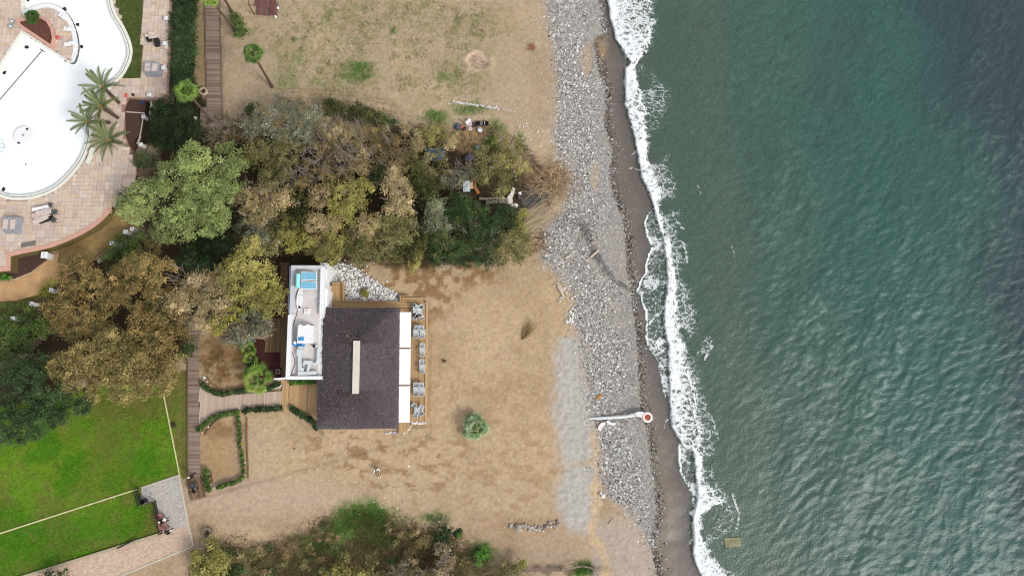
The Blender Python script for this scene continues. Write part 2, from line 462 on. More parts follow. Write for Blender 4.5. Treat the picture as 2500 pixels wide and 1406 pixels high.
# leaf litter under the trees
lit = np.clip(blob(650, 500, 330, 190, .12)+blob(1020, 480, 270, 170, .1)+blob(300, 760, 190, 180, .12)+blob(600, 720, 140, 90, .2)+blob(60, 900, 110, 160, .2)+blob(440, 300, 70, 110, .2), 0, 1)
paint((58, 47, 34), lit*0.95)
paint((160, 132, 96), blob(1175, 322, 40, 14)*.8+blob(1140, 345, 36, 26)*.7)
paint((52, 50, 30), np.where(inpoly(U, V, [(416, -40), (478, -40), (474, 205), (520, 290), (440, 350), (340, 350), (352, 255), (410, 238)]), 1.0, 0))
# scrub in the south
sc = np.clip(sst(0, 70, VV-np.interp(U, [430, 520, 700, 800, 900, 1000, 1100, 1180, 1260, 1340, 1420, 1500], [1440, 1310, 1300, 1250, 1240, 1262, 1290, 1340, 1380, 1420, 1470, 1500])), 0, 1)
paint((104, 92, 66), sc*0.9); paint((120, 98, 76), sc*sst(.5, .62, n2)*.7); paint((84, 86, 46), sc*sst(.48, .62, fbm(GX*.5, GY*.5, 4, 60))*.7)
paint((64, 54, 38), sc*sst(.56, .7, n3)*.5)
for (a, b, r1, r2, s) in [(890, 1262, 70, 40, 1), (925, 1300, 26, 40, .9), (790, 1330, 50, 26, .7), (1180, 1350, 30, 24, .9), (840, 1290, 50, 30, .6), (1425, 1390, 28, 20, 1), (1060, 1262, 40, 18, .5), (790, 1400, 40, 14, .6)]:
    paint((70, 112, 40), blob(a, b, r1, r2)*s*(0.75+0.8*(n3-.3)))
paint((44, 36, 26), blob(1035, 1368, 30, 30)*.9)
paint((74, 62, 50), blob(1370, 1388, 110, 9)*.6)
# grass
lw = np.where(inpoly(U+(n3-.5)*5, V+(n3-.5)*5, LAWN), 1.0, 0)
paint((98, 140, 30), lw)
paint((112, 122, 48), lw*sst(.44, .62, n1)*0.9); paint((126, 122, 62), lw*sst(.56, .68, fbm(GX*.7, GY*.7, 4, 75))*.6)
paint((118, 146, 36), lw*blob(120, 1120, 170, 60)*.45); paint((58, 112, 20), lw*blob(170, 1320, 260, 70)*.6)
paint((66, 126, 20), lw*sst(.5, .66, fbm(GX*.33, GY*.33, 4, 70))*0.8)
paint((118, 108, 58), lw*np.clip(blob(330, 990, 110, 40)*.9+blob(270, 1080, 60, 60)*.35+blob(385, 1290, 40, 60)*.8+blob(250, 1330, 140, 16)*.5+blob(60, 1400, 90, 30)*.3, 0, 1))
paint((104, 106, 52), lw*sst(.56, .68, n2)*.5)
gv = np.where(inpoly(U+(n3-.5)*4, V+(n3-.5)*4, [(392, 920), (458, 900), (459, 1170), (436, 1168)]), 1.0, 0)*(lw < .5)
paint((112, 108, 58), gv); paint((92, 112, 40), gv*sst(.5, .62, n2)*.8)
paint((108, 100, 50), blob(120, 750, 90, 20)*.0)
# soil beside the tan path, dirt verge
paint((86, 82, 44), np.where(inpoly(U, V, [(-60, 740), (60, 728), (130, 690), (160, 700), (40, 800), (-60, 820)]), .9, 0))
col *= np.clip(0.94+0.12*n3+0.10*(n2-.5)+rng.normal(0, .045, GX.shape), .7, 1.3)[..., None]
GZ = ground_z(U, V)+0.05*(n2-.5)+0.03*(n3-.5)
GZ += 0.13*gs*(vn(GX*2.6, GY*2.2, 77)-.5+.6*(vn(GX*4.6, GY*4.6, 78)-.5))+0.25*(blob(1170, 150, 38, 29, .2, False)-1.6*blob(1168, 150, 27, 20, .3, False))
GZ = np.where((np.abs(GX) > 200) | (np.abs(GY) > 200), np.where(GX > 10, -6.0, 0.0), GZ)
GZ -= 0.10*np.where(inpoly(U, V, [(455, 0), (545, 0), (545, 300), (455, 300)]) | inpoly(U, V, [(440, 780), (800, 780), (1050, 720), (1050, 1062), (440, 1230)]), 1.0, 0)
GZ = np.where(inpoly(U, V, [(-300, -300), (420, -300), (410, 245), (330, 425), (268, 510), (140, 600), (15, 625), (15, 658), (-300, 665)]), -0.3, GZ)

gm = mat('ground', attr=True, rough=0.95, var=0.2, scale=2.2, spec=0.1, bump=0.7, bscale=5)
wm = mat('wet_sand', attr=True, rough=0.38, var=0.06, scale=1.2, spec=0.4)
ny, nx = GX.shape
idx = np.arange(nx*ny).reshape(ny, nx)
Fq = np.stack([idx[:-1, :-1], idx[:-1, 1:], idx[1:, 1:], idx[1:, :-1]], -1).reshape(-1, 4)
reg = np.zeros(GX.shape, int)
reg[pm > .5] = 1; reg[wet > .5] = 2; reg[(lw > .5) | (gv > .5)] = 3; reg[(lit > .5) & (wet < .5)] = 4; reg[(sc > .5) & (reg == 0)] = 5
fr = reg[:-1, :-1].ravel()
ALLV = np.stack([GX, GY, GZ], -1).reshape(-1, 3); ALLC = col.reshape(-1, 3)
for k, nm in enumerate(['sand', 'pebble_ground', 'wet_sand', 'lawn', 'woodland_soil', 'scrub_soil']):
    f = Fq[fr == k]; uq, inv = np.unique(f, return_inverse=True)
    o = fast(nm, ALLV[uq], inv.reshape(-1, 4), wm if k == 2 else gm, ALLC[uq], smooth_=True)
    tag(o, kind='structure')

# ---------------------------------------------------------------- sea
xs = np.concatenate([np.arange(14, 73, 0.19), [76, 82, 95, 120, 180, 300, 900, 2500]])
ys = np.concatenate([[-2500, -900, -300, -120, -60, -36, -30], np.arange(-25, 58.5, 0.19), [62, 70, 90, 140, 300, 900, 2500]])
SX, SY = np.meshgrid(xs, ys)
SU, SV = PX(SX, SY, 0*SX+SEAZ); SU = np.clip(SU, 1200, 2900); SV = np.clip(SV, -300, 1700)
off = np.clip(SU-SWASH(SV), 0, 1400)
def rot(a): return SX*math.cos(a)+SY*math.sin(a), -SX*math.sin(a)+SY*math.cos(a)
wx, wy = fbm(SX*.10, SY*.10, 3, 90)*2.6, fbm(SX*.10, SY*.10, 3, 93)*2.6
def dirn(a, la, lb, o, s):
    p, q = rot(a); return fbm((p+wx)/la, (q+wy)/lb, o, s)
r1 = dirn(math.radians(68), 15, 4.0, 4, 101)     # swell bands
r2 = .5*dirn(math.radians(36), 1.7, 0.7, 4, 111)+.5*dirn(math.radians(58), 1.5, 0.75, 4, 115)   # wind waves
r3 = dirn(math.radians(28), 0.9, 0.38, 3, 121)
amp = sst(40, 380, off)*(0.35+0.65*sst(100, 1200, SV+.2*(SU-2000)))
SZ = SEAZ+(0.45*(r1-.5)*amp+0.22*(r2-.5)*(0.2+amp)+0.17*(r3-.5)*(0.35+0.65*amp))
SZ = np.where(off < 60, SEAZ+(SZ-SEAZ)*off/60*0.6, SZ)
far = (np.abs(SX) > 74) | (SY > 59) | (SY < -26)
SZ = np.where(far, SEAZ, SZ)
sc_ = np.zeros(SX.shape+(3,)); col = sc_
def spaint(rgb, m):
    global sc_
    m = np.clip(m, 0, 1)[..., None]; sc_ = sc_*(1-m)+lin(rgb)*m
nn = fbm(SX*.06, SY*.06, 4, 130)
offn = off+(nn-.5)*220
spaint((88, 92, 84), np.ones(SX.shape))
spaint((74, 97, 82), sst(5, 110, offn))
spaint((62, 96, 84), sst(150, 420, offn))
spaint((48, 92, 84), sst(380, 620, offn))
spaint((58, 82, 80), sst(.5, .66, fbm(SX*.045, SY*.03, 4, 140))*sst(120, 320, off)*.5)
spaint((42, 64, 68), sst(650, 900, off+(nn-.5)*260-(SV-300)*0.25)*0.9)
spaint((40, 62, 68), sst(2330, 2480, SU+(nn-.5)*200-0.1*SV)*.9)
spaint((90, 104, 88), (1-sst(20, 70, np.abs(offn-230)))*.25)
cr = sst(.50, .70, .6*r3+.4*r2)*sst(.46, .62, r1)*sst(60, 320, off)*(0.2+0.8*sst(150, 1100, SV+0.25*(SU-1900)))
cr = cr*(.35+1.3*vn(SX*3.1, SY*3.1, 160)); spaint((120, 144, 136), cr*0.62)  # sky-reflection highlights and foam specks on crests, painted into the water colour
spaint((44, 66, 64), sst(.46, .30, r2)*sst(60, 300, off)*.35)
sc_ *= .83
sm = mat('sea_water', attr=True, rough=0.36, var=0.30, scale=3.6, spec=0.4, bump=1.0, bscale=5)
ny, nx = SX.shape
idx = np.arange(nx*ny).reshape(ny, nx)
Fs = np.stack([idx[:-1, :-1], idx[:-1, 1:], idx[1:, 1:], idx[1:, :-1]], -1).reshape(-1, 4)
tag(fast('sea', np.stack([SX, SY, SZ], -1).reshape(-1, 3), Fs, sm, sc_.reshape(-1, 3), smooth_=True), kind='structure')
xs_far = MB().add([(-2500, -2500, -8), (2500, -2500, -8), (2500, 2500, -8), (-2500, 2500, -8)], [(0, 1, 2, 3)])
tag(xs_far.build('sea_bed', gm), kind='structure')

# ---------------------------------------------------------------- surf foam: a bumpy sheet in which the froth forms a net of threads
fu, fv = np.meshgrid(np.arange(1455, 1860, 2.6), np.arange(-40, 1450, 2.6))
Q = PA(fu, fv, SEAZ); X, Y = Q[..., 0], Q[..., 1]
e1 = (fbm(X*.9, Y*.9, 4, 200)-.5)*16; e2 = (fbm(X*.5, Y*.5, 4, 210)-.5)*2; e3 = fbm(X*.28, Y*.28, 4, 220)
lo = (vn(X*1.3, Y*1.3, 230)-.5)*5
sw = SWASH(fv)+lo*.9+(fbm(X*2.2, Y*2.2, 2, 233)-.5)*4; dl = DEN_L(fv)+lo; dr = DEN_R(fv)+e1*1.5; lr = LACE_R(fv)+e1*2
dense = sst(-2, 4, fu-dl)*(1-sst(-10, 14, fu-dr))
sheet = sst(-1, 2, fu-sw)*(1-sst(-2, 4, fu-dl))
edge = sst(-1.5, 0.5, fu-sw)*(1-sst(2, 6, fu-sw))*(0.55+0.45*sst(.3, .5, e3))
lace = sst(-6, 4, fu-dr)*(1-sst(-26, 6, fu-lr))
kk = np.clip((fu-dl)/np.maximum(dr-dl, 6), 0, 1)
D = dense*(1.0-0.40*kk*sst(14, 50, dr-dl)-0.16*sst(.45, .65, e3))+lace*(0.46-0.16*np.clip((fu-dr)/np.maximum(lr-dr, 8), 0, 1))*sst(.36, .52, e3+e2*.12)
D = np.maximum(D, sheet*(0.27+0.32*sst(.42, .62, fbm(X*.35, Y*.8, 3, 240))))
D = np.maximum(D, edge*sst(2, 14, dl-sw))
for (a, b, r, s) in [(1590, 690, 26, .6), (1605, 850, 24, .62), (1610, 835, 12, .8), (1562, 715, 10, .8)]:
    D = np.maximum(D, sheet*s*(1-sst(.5, 1.2, np.sqrt(((fu-a)/r)**2+((fv-b)/r)**2))))
def stroke(pts, wd, s):
    global D
    for i in range(len(pts)-1):
        a = np.array(pts[i], float); b = np.array(pts[i+1], float); d = b-a
        t = np.clip(((fu-a[0])*d[0]+(fv-a[1])*d[1])/(d@d), 0, 1)
        q = np.hypot(fu-a[0]-t*d[0]+lo*.8, fv-a[1]-t*d[1]+lo*.6)
        D = np.maximum(D, s*(1-sst(wd*.4, wd, q)))
stroke([(1546, 166), (1556, 150), (1566, 130)], 4, 1)
stroke([(1584, 790), (1604, 770), (1626, 742)], 5, .6); stroke([(1704, 862), (1722, 855), (1734, 830)], 7, .36); stroke([(1722, 876), (1727, 860), (1736, 845)], 6, .55)
stroke([(1712, 995), (1735, 1015), (1745, 1040), (1752, 1070)], 4, .5)
stroke([(1665, 588), (1674, 620), (1678, 642)], 5, .5); stroke([(1655, 545), (1668, 560)], 5, .6); stroke([(1788, 1206), (1806, 1255), (1800, 1290)], 5, .5)
stroke([(1640, 1015), (1622, 1030), (1622, 1045)], 3, .5); stroke([(1540, 380), (1552, 372), (1560, 384)], 2.5, .4); stroke([(1532, 412), (1548, 410), (1562, 418)], 2.5, .4)
stroke([(1788, 600), (1796, 645)], 3, .3); stroke([(1702, 450), (1712, 478)], 3, .34)
stroke([(1720, 1330), (1728, 1365), (1745, 1380)], 4, .5); stroke([(1690, 1252), (1700, 1245)], 9, 1); pass
hb = (0.42*sst(.1, .9, D*dense)*(0.55+.45*(fbm(X*1.7, Y*1.7, 3, 250)))+0.10*dense*vn(X*4, Y*4, 260))
seal = np.where(fu < sw, -9, SEAZ)
FZ = np.maximum(ground_z(fu, fv), SEAZ+0.10*sst(10, 60, fu-SWASH(fv)))+0.03+hb
FV = PA(fu, fv, FZ)
ny, nx = fu.shape
idx = np.arange(nx*ny).reshape(ny, nx)
kc = (np.maximum.reduce([D[:-1, :-1], D[1:, :-1], D[:-1, 1:], D[1:, 1:]]) > 0.06).ravel()
Ff = np.stack([idx[1:, :-1], idx[1:, 1:], idx[:-1, 1:], idx[:-1, :-1]], -1).reshape(-1, 4)[kc]
uq, inv = np.unique(Ff, return_inverse=True)
fm = bpy.data.materials.new('sea_foam'); fm.use_nodes = True; t = fm.node_tree; N = t.nodes; L = t.links
bs = N['Principled BSDF']; bs.inputs['Base Color'].default_value = (0.86, 0.88, 0.88, 1); bs.inputs['Roughness'].default_value = .7
at = N.new('ShaderNodeAttribute'); at.attribute_name = 'col'
tc = N.new('ShaderNodeTexCoord')
nz = N.new('ShaderNodeTexNoise'); nz.inputs['Scale'].default_value = 1.3; nz.inputs['Detail'].default_value = 8; nz.inputs['Roughness'].default_value = .72
mxv = N.new('ShaderNodeVectorMath'); mxv.operation = 'MULTIPLY_ADD'; mxv.inputs[1].default_value = (1.5, 1.5, 1.5)
L.new(tc.outputs['Object'], nz.inputs['Vector']); L.new(nz.outputs['Color'], mxv.inputs[0]); L.new(tc.outputs['Object'], mxv.inputs[2])
mp = N.new('ShaderNodeMapping'); mp.inputs['Scale'].default_value = (0.75, 1.25, 1); L.new(mxv.outputs[0], mp.inputs['Vector'])
def vor(scale):
    v_ = N.new('ShaderNodeTexVoronoi'); v_.feature = 'DISTANCE_TO_EDGE'; v_.inputs['Scale'].default_value = scale
    L.new(mp.outputs[0], v_.inputs['Vector']); return v_.outputs['Distance']
def mth(op, a, b=None, c=None):
    n_ = N.new('ShaderNodeMath'); n_.operation = op
    for i, x in enumerate((a, b, c)):
        if x is None: continue
        if hasattr(x, 'links'): L.new(x, n_.inputs[i])
        else: n_.inputs[i].default_value = x
    return n_.outputs[0]
v1 = mth('MULTIPLY', vor(1.15), 2.1); v2 = mth('MULTIPLY_ADD', vor(2.7), 2.0, .24)
pat = mth('MINIMUM', v1, v2)
n2_ = N.new('ShaderNodeTexNoise'); n2_.inputs['Scale'].default_value = 5; n2_.inputs['Detail'].default_value = 5; L.new(tc.outputs['Object'], n2_.inputs['Vector'])
pat = mth('ADD', pat, mth('MULTIPLY', mth('SUBTRACT', n2_.outputs['Fac'], .5), 1.5))
sub = mth('SUBTRACT', at.outputs['Fac'], pat)
mr = N.new('ShaderNodeMapRange'); mr.interpolation_type = 'SMOOTHSTEP'; mr.inputs[1].default_value = 0.0; mr.inputs[2].default_value = 0.55
L.new(sub, mr.inputs[0])
al = mth('MULTIPLY', mr.outputs[0], mth('MULTIPLY_ADD', at.outputs['Fac'], .5, .42))
L.new(mth('MINIMUM', al, 1.0), bs.inputs['Alpha'])
tag(fast('surf_foam', FV.reshape(-1, 3)[uq], inv.reshape(-1, 4), fm, np.repeat(np.clip(D, 0, 1.2).reshape(-1, 1)[uq], 3, 1), smooth_=True),
    'white breaking surf and lace of foam along the wet sand', 'surf', kind='stuff')

# ---------------------------------------------------------------- pebbles
def pebbles(name, U_, V_, size, cols, zoff=0.0, label=None, cat=None, zz=None):
    n = len(U_); q = PA(U_, V_, ground_z(U_, V_) if zz is None else zz); q[:, 2] += zoff
    k = 5; a0 = rng.random(n)*2*PI; V_l = []
    for i in range(k):
        a = a0+2*PI*i/k; r = size*rng.uniform(.38, .6, n)
        V_l.append(np.stack([q[:, 0]+r*np.cos(a)*1.1, q[:, 1]+r*np.sin(a), q[:, 2]-0.02+0*r], -1))
    V_l.append(np.stack([q[:, 0]+size*rng.uniform(-.15, .15, n), q[:, 1]+size*rng.uniform(-.15, .15, n), q[:, 2]+size*.42], -1))
    Vv = np.stack(V_l, 1).reshape(-1, 3)
    b = np.arange(n)[:, None]*6
    F = np.concatenate([b+np.array([i, (i+1) % 5, 5]) for i in range(5)], 0)
    o = fast(name, Vv, F, mat('pebble', attr=True, rough=.75, var=.12, scale=9), np.repeat(cols, 6, 0), smooth_=True)
    return tag(o, label, cat, kind='stuff')
def pebcol(n, wp=None):
    pal = lin(np.array([(62, 62, 66), (92, 92, 94), (122, 120, 118), (146, 145, 143), (168, 166, 162), (192, 190, 186), (222, 220, 214), (150, 130, 124), (128, 112, 100), (110, 116, 112)], float))
    return 1.2*pal[rng.choice(10, n, p=wp or [.06, .11, .14, .16, .17, .14, .10, .05, .03, .04])]*rng.uniform(.85, 1.15, (n, 1))
n = 95000
pv = rng.uniform(-30, 1340, n); tt = rng.random(n)
pu = PEB_L(pv)+(PEB_R(pv)-PEB_L(pv))*tt+rng.normal(0, 7, n)*(1+(rng.random(n) < .12)*2)
keep = (rng.random(n) < np.where(((pu-1432)/16)**2+((pv-145)/42)**2 < 1, .08, 1)) & (rng.random(n) < np.where(((pu-1455)/14)**2+((pv-440)/42)**2 < 1, .25, 1))
keep &= rng.random(n) < np.where((pv > 1230) & (tt < .55), .3, 1)
keep &= rng.random(n) < np.clip((PEB_R(pv)-PEB_L(pv))/110, .2, 1)
keep &= ((pu-1305)/36)**2+((pv-484)/30)**2 > 1
pu, pv, tt = pu[keep], pv[keep], tt[keep]
fine = sst(.55, .9, tt+(vn(pv*.02, pu*.02, 7)-.5)*.5)
ps = rng.lognormal(-2.12, .42, len(pu))*(1-.3*fine)
pc = pebcol(len(pu)); pc = pc*(1-fine[:, None]*.3)+lin((166, 166, 168))*fine[:, None]*.3
dkl = (np.abs(pu-np.interp(pv, [545, 600, 660, 690, 712], [1425, 1443, 1478, 1510, 1545])) < 9) & (pv > 545) & (pv < 715)
pc[dkl] *= .5
pebbles('beach_pebbles', pu, pv, np.clip(ps, .06, .36), pc, 0, 'grey and white pebbles forming the long stony band of the beach', 'pebbles')
n = 4200
pv = rng.uniform(-20, 1420, n); pu = PEB_R(pv)+np.abs(rng.normal(0, 10, n))-3
kp = rng.random(n) < .25+sst(.4, .6, fbm(pv*.03, pv*0, 3, 610)); pu, pv = pu[kp], pv[kp]; n = len(pu)
pebbles('tide_line_stones', pu, pv, rng.uniform(.08, .28, n), pick([(58, 48, 42), (80, 66, 56), (44, 38, 36), (120, 108, 98), (190, 186, 178)], n), 0,
        'dark stones and weed scraps strewn along the tide line', 'stones')
n = 42000
pv = rng.uniform(-30, 1320, n); tt = rng.beta(2.2, 1.3, n)
pu = PEB_L(pv)+(PEB_R(pv)-PEB_L(pv))*tt
kp = ((pu-1305)/36)**2+((pv-484)/30)**2 > 1; pu, pv = pu[kp], pv[kp]
pebbles('fine_shingle', pu, pv, rng.uniform(.05, .11, len(pu)), pebcol(len(pu), [.06, .10, .15, .18, .18, .13, .07, .05, .04, .04]), .0, 'fine grey shingle between the larger pebbles nearest the wet sand', 'pebbles')
n = 1500
pv = rng.uniform(-20, 1400, n); pu = PEB_L(pv)-np.abs(rng.normal(0, 28, n))
k2 = 900
pu2 = rng.uniform(700, 1330, k2); pv2 = np.where(rng.random(k2) < .5, rng.uniform(0, 260, k2), rng.uniform(1060, 1290, k2))
pu = np.concatenate([pu, pu2]); pv = np.concatenate([pv, pv2]); n = len(pu)
pebbles('loose_stones', pu, pv, np.clip(rng.lognormal(-2.3, .4, n), .06, .3), pick([(214, 208, 196), (235, 230, 220), (170, 160, 148), (120, 104, 88)], n), 0,
        'small pale stones loosely scattered over the sand', 'stones')

# ================================================================ built structures
def W(pts, z=0.0): return [P(u, v, z) for u, v in pts]
white = mat('white_paint', (236, 236, 236), .6, .05, 3)
whiteroof = mat('white_membrane', (226, 222, 220), .8, .10, 1.2)
cream = mat('cream_coping', (228, 226, 214), .8, .08, 2)
pink = mat('pink_render', (206, 160, 142), .9, .14, 2.5, bump=.3)
brownpink = mat('brown_pink_render', (166, 132, 116), .9, .16, 2.5)
mossy = mat('mossy_wall', (112, 98, 58), .95, .35, 1.6, bump=.5)
metal_dark = mat('dark_metal', (44, 42, 44), .5, .1, 4)
grey_metal = mat('grey_metal', (168, 176, 180), .5, .08, 4, metal=.2)
mulch = mat('bark_mulch', (84, 62, 54), .95, .5, 7, bump=1.0, bscale=16)
redmulch = mat('red_bark_mulch', (74, 40, 38), .95, .5, 7, bump=1.0, bscale=16)
oldwood = mat('weathered_boards', rough=.85, var=.25, scale=2, grain=(1.2, 6, 1), ramp=[(126, 108, 94), (144, 124, 110), (156, 138, 124), (136, 112, 92), (118, 104, 94)])
newwood = mat('pale_deck_boards', rough=.75, var=.14, scale=2, grain=(1.2, 6, 1), ramp=[(190, 168, 148), (200, 178, 158), (182, 160, 142), (206, 186, 168)])
tanwood = mat('tan_deck_boards', rough=.75, var=.14, scale=2, grain=(1.2, 6, 1), ramp=[(186, 152, 110), (198, 164, 120), (176, 142, 102), (204, 170, 126)])
brownwood = mat('brown_deck_boards', rough=.85, var=.22, scale=2, grain=(1.2, 6, 1), ramp=[(118, 94, 70), (132, 106, 80), (104, 82, 62), (142, 116, 88)])
redwood = mat('red_brown_boards', rough=.8, var=.2, scale=2, grain=(1.2, 6, 1), ramp=[(112, 74, 64), (128, 86, 72), (98, 68, 66), (120, 96, 92)])
tilem = mat('terrace_stone', rough=.85, var=.16, scale=1.3, bump=.15,
            ramp=[(203, 182, 166), (210, 190, 174), (207, 186, 164), (202, 184, 171), (216, 198, 182), (206, 182, 158), (196, 178, 165), (211, 191, 171)])
tilea = mat('terrace_stone_joined', attr=True, rough=.85, var=.14, scale=1.3, bump=.15)
jointm = mat('mortar', (168, 144, 128), .95, .15, 3)
TZ = 1.5

# ---------------- pool terrace
POOLR = smooth([(264, -40), (282, 30), (303, 65), (320, 105), (323, 135), (313, 165), (300, 186), (280, 206), (256, 236), (238, 262), (227, 300), (222, 340), (212, 375), (192, 410), (155, 450), (115, 475), (70, 487), (30, 488), (0, 480), (-60, 448)], 4)
POOLL = [(-60, 251), (0, 155), (52, 75)]
ISL = smooth([(172, 151), (180, 148), (187, 120), (184, 85), (170, 48), (150, 25), (125, 13), (100, 14), (75, 22), (54, 31)], 3)
POOL = POOLR+POOLL+[(137, 128)]+ISL+[(48, -40)]
TERR = [(-80, -40), (420, -40), (409, 241), (372, 243), (311, 238), (300, 262), (302, 330), (320, 380), (333, 425), (315, 462), (271, 509), (240, 541), (200, 567), (150, 590), (110, 603), (60, 613), (21, 622), (20, 656), (-80, 664)]
ISLBED = [(53, 66), (46, 54), (100, 44), (118, 54), (129, 72), (134, 96), (129, 117), (92, 92)]
pw = W(POOL, TZ)
terrace = thing('pool_terrace', 'raised stone paved terrace around the empty white swimming pool', 'terrace', P(300, 420, 0))
def in_terr(u, v): return inpoly(u, v, TERR) & ~inpoly(u, v, POOL) & ~inpoly(u, v, TOPLAWN) & ~inpoly(u, v, ISLBED)
gx = np.arange(-80, -34, .25); gy = np.arange(12, 56, .25); BX, BY = np.meshgrid(gx, gy)
bu, bv = PX(BX, BY, 0*BX+TZ); ok = in_terr(bu, bv).ravel()
cx, cy = BX.ravel()[ok], BY.ravel()[ok]; h = .125; zz = 0*cx+TZ-.03
fast('mortar_bed', np.stack([np.stack([cx+a*h, cy+b*h, zz], -1) for a, b in ((-1, -1), (1, -1), (1, 1), (-1, 1))], 1).reshape(-1, 3), np.arange(4*len(cx)).reshape(-1, 4), jointm, parent=terrace)
tiles = []; used = set()
s = .5; nxg = int(46/s); nyg = int(46/s)
for j in range(nyg):
    for i in range(nxg):
        if (i, j) in used: continue
        wd, hg = random.choice([(1, 1), (1, 1), (1, 1), (2, 1), (1, 2), (2, 2)])
        if any((i+a, j+b) in used for a in range(wd) for b in range(hg)): wd = hg = 1
        x0, y0 = -80+i*s, 12+j*s
        cs = [(x0+a*wd*s, y0+b*hg*s) for a in (.1, .5, .9) for b in (.1, .5, .9)]
        uu, vv = PX(np.array([c[0] for c in cs]), np.array([c[1] for c in cs]), np.full(9, TZ))
        if not in_terr(uu, vv).all():
            wd = hg = 1
            if not in_terr(*PX(np.array([x0+s/2]), np.array([y0+s/2]), np.array([TZ]))).all(): continue
        for a in range(wd):
            for b in range(hg): used.add((i+a, j+b))
        u_, v_ = PX(np.array([x0+wd*s/2]), np.array([y0+hg*s/2]), np.array([TZ]))
        vis = -5 < u_[0] < 430 and -5 < v_[0] < 660
        tiles.append((-(wd*hg) if vis else 9, random.random(), x0+wd*s/2, y0+hg*s/2, wd*s-.025, hg*s-.025))
tiles.sort()
for k, t in enumerate(tiles[:295]):
    piece('paving_stone', tilem, terrace, (t[2], t[3], TZ-.02+random.uniform(-.006, .006)), (t[4], t[5], .05))
rest = tiles[295:]
if rest:
    A = np.array([t[2:6] for t in rest]); z = TZ+.005+rng.uniform(-.006, .006, len(A)); Vt = []
    for zo, e in ((0, 0), (-.045, 0)):
        for a, b in ((-1, -1), (1, -1), (1, 1), (-1, 1)): Vt.append(np.stack([A[:, 0]+a*A[:, 2]/2, A[:, 1]+b*A[:, 3]/2, z+zo], -1))
    Vt = np.stack(Vt, 1).reshape(-1, 3); b0 = np.arange(len(A))[:, None]*8
    Ft = np.concatenate([b0+np.array(q) for q in ((0, 1, 2, 3), (4, 5, 1, 0), (5, 6, 2, 1), (6, 7, 3, 2), (7, 4, 0, 3))], 0)
    tag(fast('paving_stones', Vt, Ft, tilea, np.repeat(pick([(198, 174, 160), (212, 188, 172), (206, 180, 152), (200, 182, 172), (218, 198, 182)], len(A), .06), 8, 0), terrace), kind='stuff')
# retaining wall: pink cap, mossy face
for pts, nm in (([(420, -40), (409, 241), (372, 243)], 'boundary_wall'), (smooth([(271, 509), (240, 541), (200, 567), (150, 590), (110, 603), (60, 613), (21, 622)], 3)+[(20, 656), (-80, 664)], 'curved_wall')):
    t = thing('retaining_wall', 'pink capped straight retaining wall on the east edge of the pool terrace' if nm[0] == 'b' else 'pink capped curved retaining wall with mossy face below the pool terrace', 'wall', P(*pts[0], 0))
    g = W(pts, TZ)
    MB().ribbon(g, .22 if nm[0] == 'b' else .42, -.3, TZ-.03).build('wall_face', brownpink if nm[0] == 'b' else mossy, t)
    MB().ribbon(g, .30 if nm[0] == 'b' else .52, TZ-.03, TZ+.07).build('wall_cap', brownpink if nm[0] == 'b' else pink, t)
tw = thing('retaining_wall', 'low terrace wall beside the bark bed and date palms', 'wall', P(300, 262, 0))
g = W([(372, 243), (311, 238), (300, 262), (302, 330), (320, 380), (333, 425)], TZ)
MB().ribbon(g, .18, -.3, TZ-.02).build('wall_face', brownpink, tw)

# ---------------- swimming pool
pool = thing('swimming_pool', 'empty white swimming pool with a curved rim', 'pool', P(150, 300, 0))
poolw = mat('pool_plaster', (252, 255, 255), .6, .03, .6)
fl = MB(); fl.prism([(p.x, p.y) for p in pw], TZ-1.0, TZ-.55); fl.build('basin', poolw, pool)
rim = W(POOLR, TZ); MB().ribbon(rim, .62, TZ-.9, TZ+.05, side=-.28).build('coping', cream, pool)
MB().ribbon(rim, .07, TZ-.2, TZ+.056, side=-.36).build('overflow_slot', mat('slot_grey', (96, 100, 100), .8), pool)
MB().ribbon(W(POOLL, TZ), .34, TZ-.9, TZ+.05, side=-.16).build('coping', cream, pool)
MB().ribbon(W([(48, -40), (54, 31), (58, 37)], TZ), .30, TZ-.9, TZ+.05, side=.1).build('coping', cream, pool)
MB().ribbon(W([(172, 151), (137, 128), (60, 78)], TZ), .18, TZ-.9, TZ+.04, side=.1).build('coping', cream, pool)
il = W(ISL, TZ); MB().ribbon(il, .55, TZ-.9, TZ+.045, side=.12).build('island_coping', white, pool)
MB().ribbon(il, .06, TZ-.3, TZ-.2+.2, side=-.18).build('island_slot', MATS['slot_grey'], pool)
lane = mat('lane_paint', (120, 124, 124), .8); zf = TZ-.55
MB().ribbon(W([(103, 124), (-60, 313)], zf), .16, zf-.05, zf+.006).build('lane_line', lane, pool)
MB().ribbon(W([(97, 120), (109, 127)], zf), .14, zf-.05, zf+.009).build('lane_line', lane, pool)
MB().ribbon(W([(46, 92), (-60, 222)], TZ), .07, TZ-.6, TZ-.05).build('ledge_line', lane, pool)
MB().add(W([(0, 469), (12, 471), (36, 478), (52, 481), (30, 483), (0, 477)], zf+.012), [(5, 4, 3, 2, 1, 0)]).build('blue_patch', mat('blue_stain', (110, 140, 180), .5, .25, 2), pool)
isl = thing('pool_island', 'round white island with two dark weights in the pool', 'pool island', P(63, 334, zf))
c = P(63, 334, zf); MB().lathe(c, [(0, .5), (1.12, .5), (1.2, .44), (1.2, 0)], 40).build('drum', white, isl)
MB().lathe(c+Vector((0, 0, .5)), [(.16, 0), (.14, .05), (0, .05)], 16).build('drain', grey_metal, isl)
deb = [(67, 316, 'dark weight near the top of the round pool island'), (46, 350, 'dark weight near the lower edge of the round pool island')]
blackm = mat('black_rubber', (34, 36, 38), .7, .2, 6)
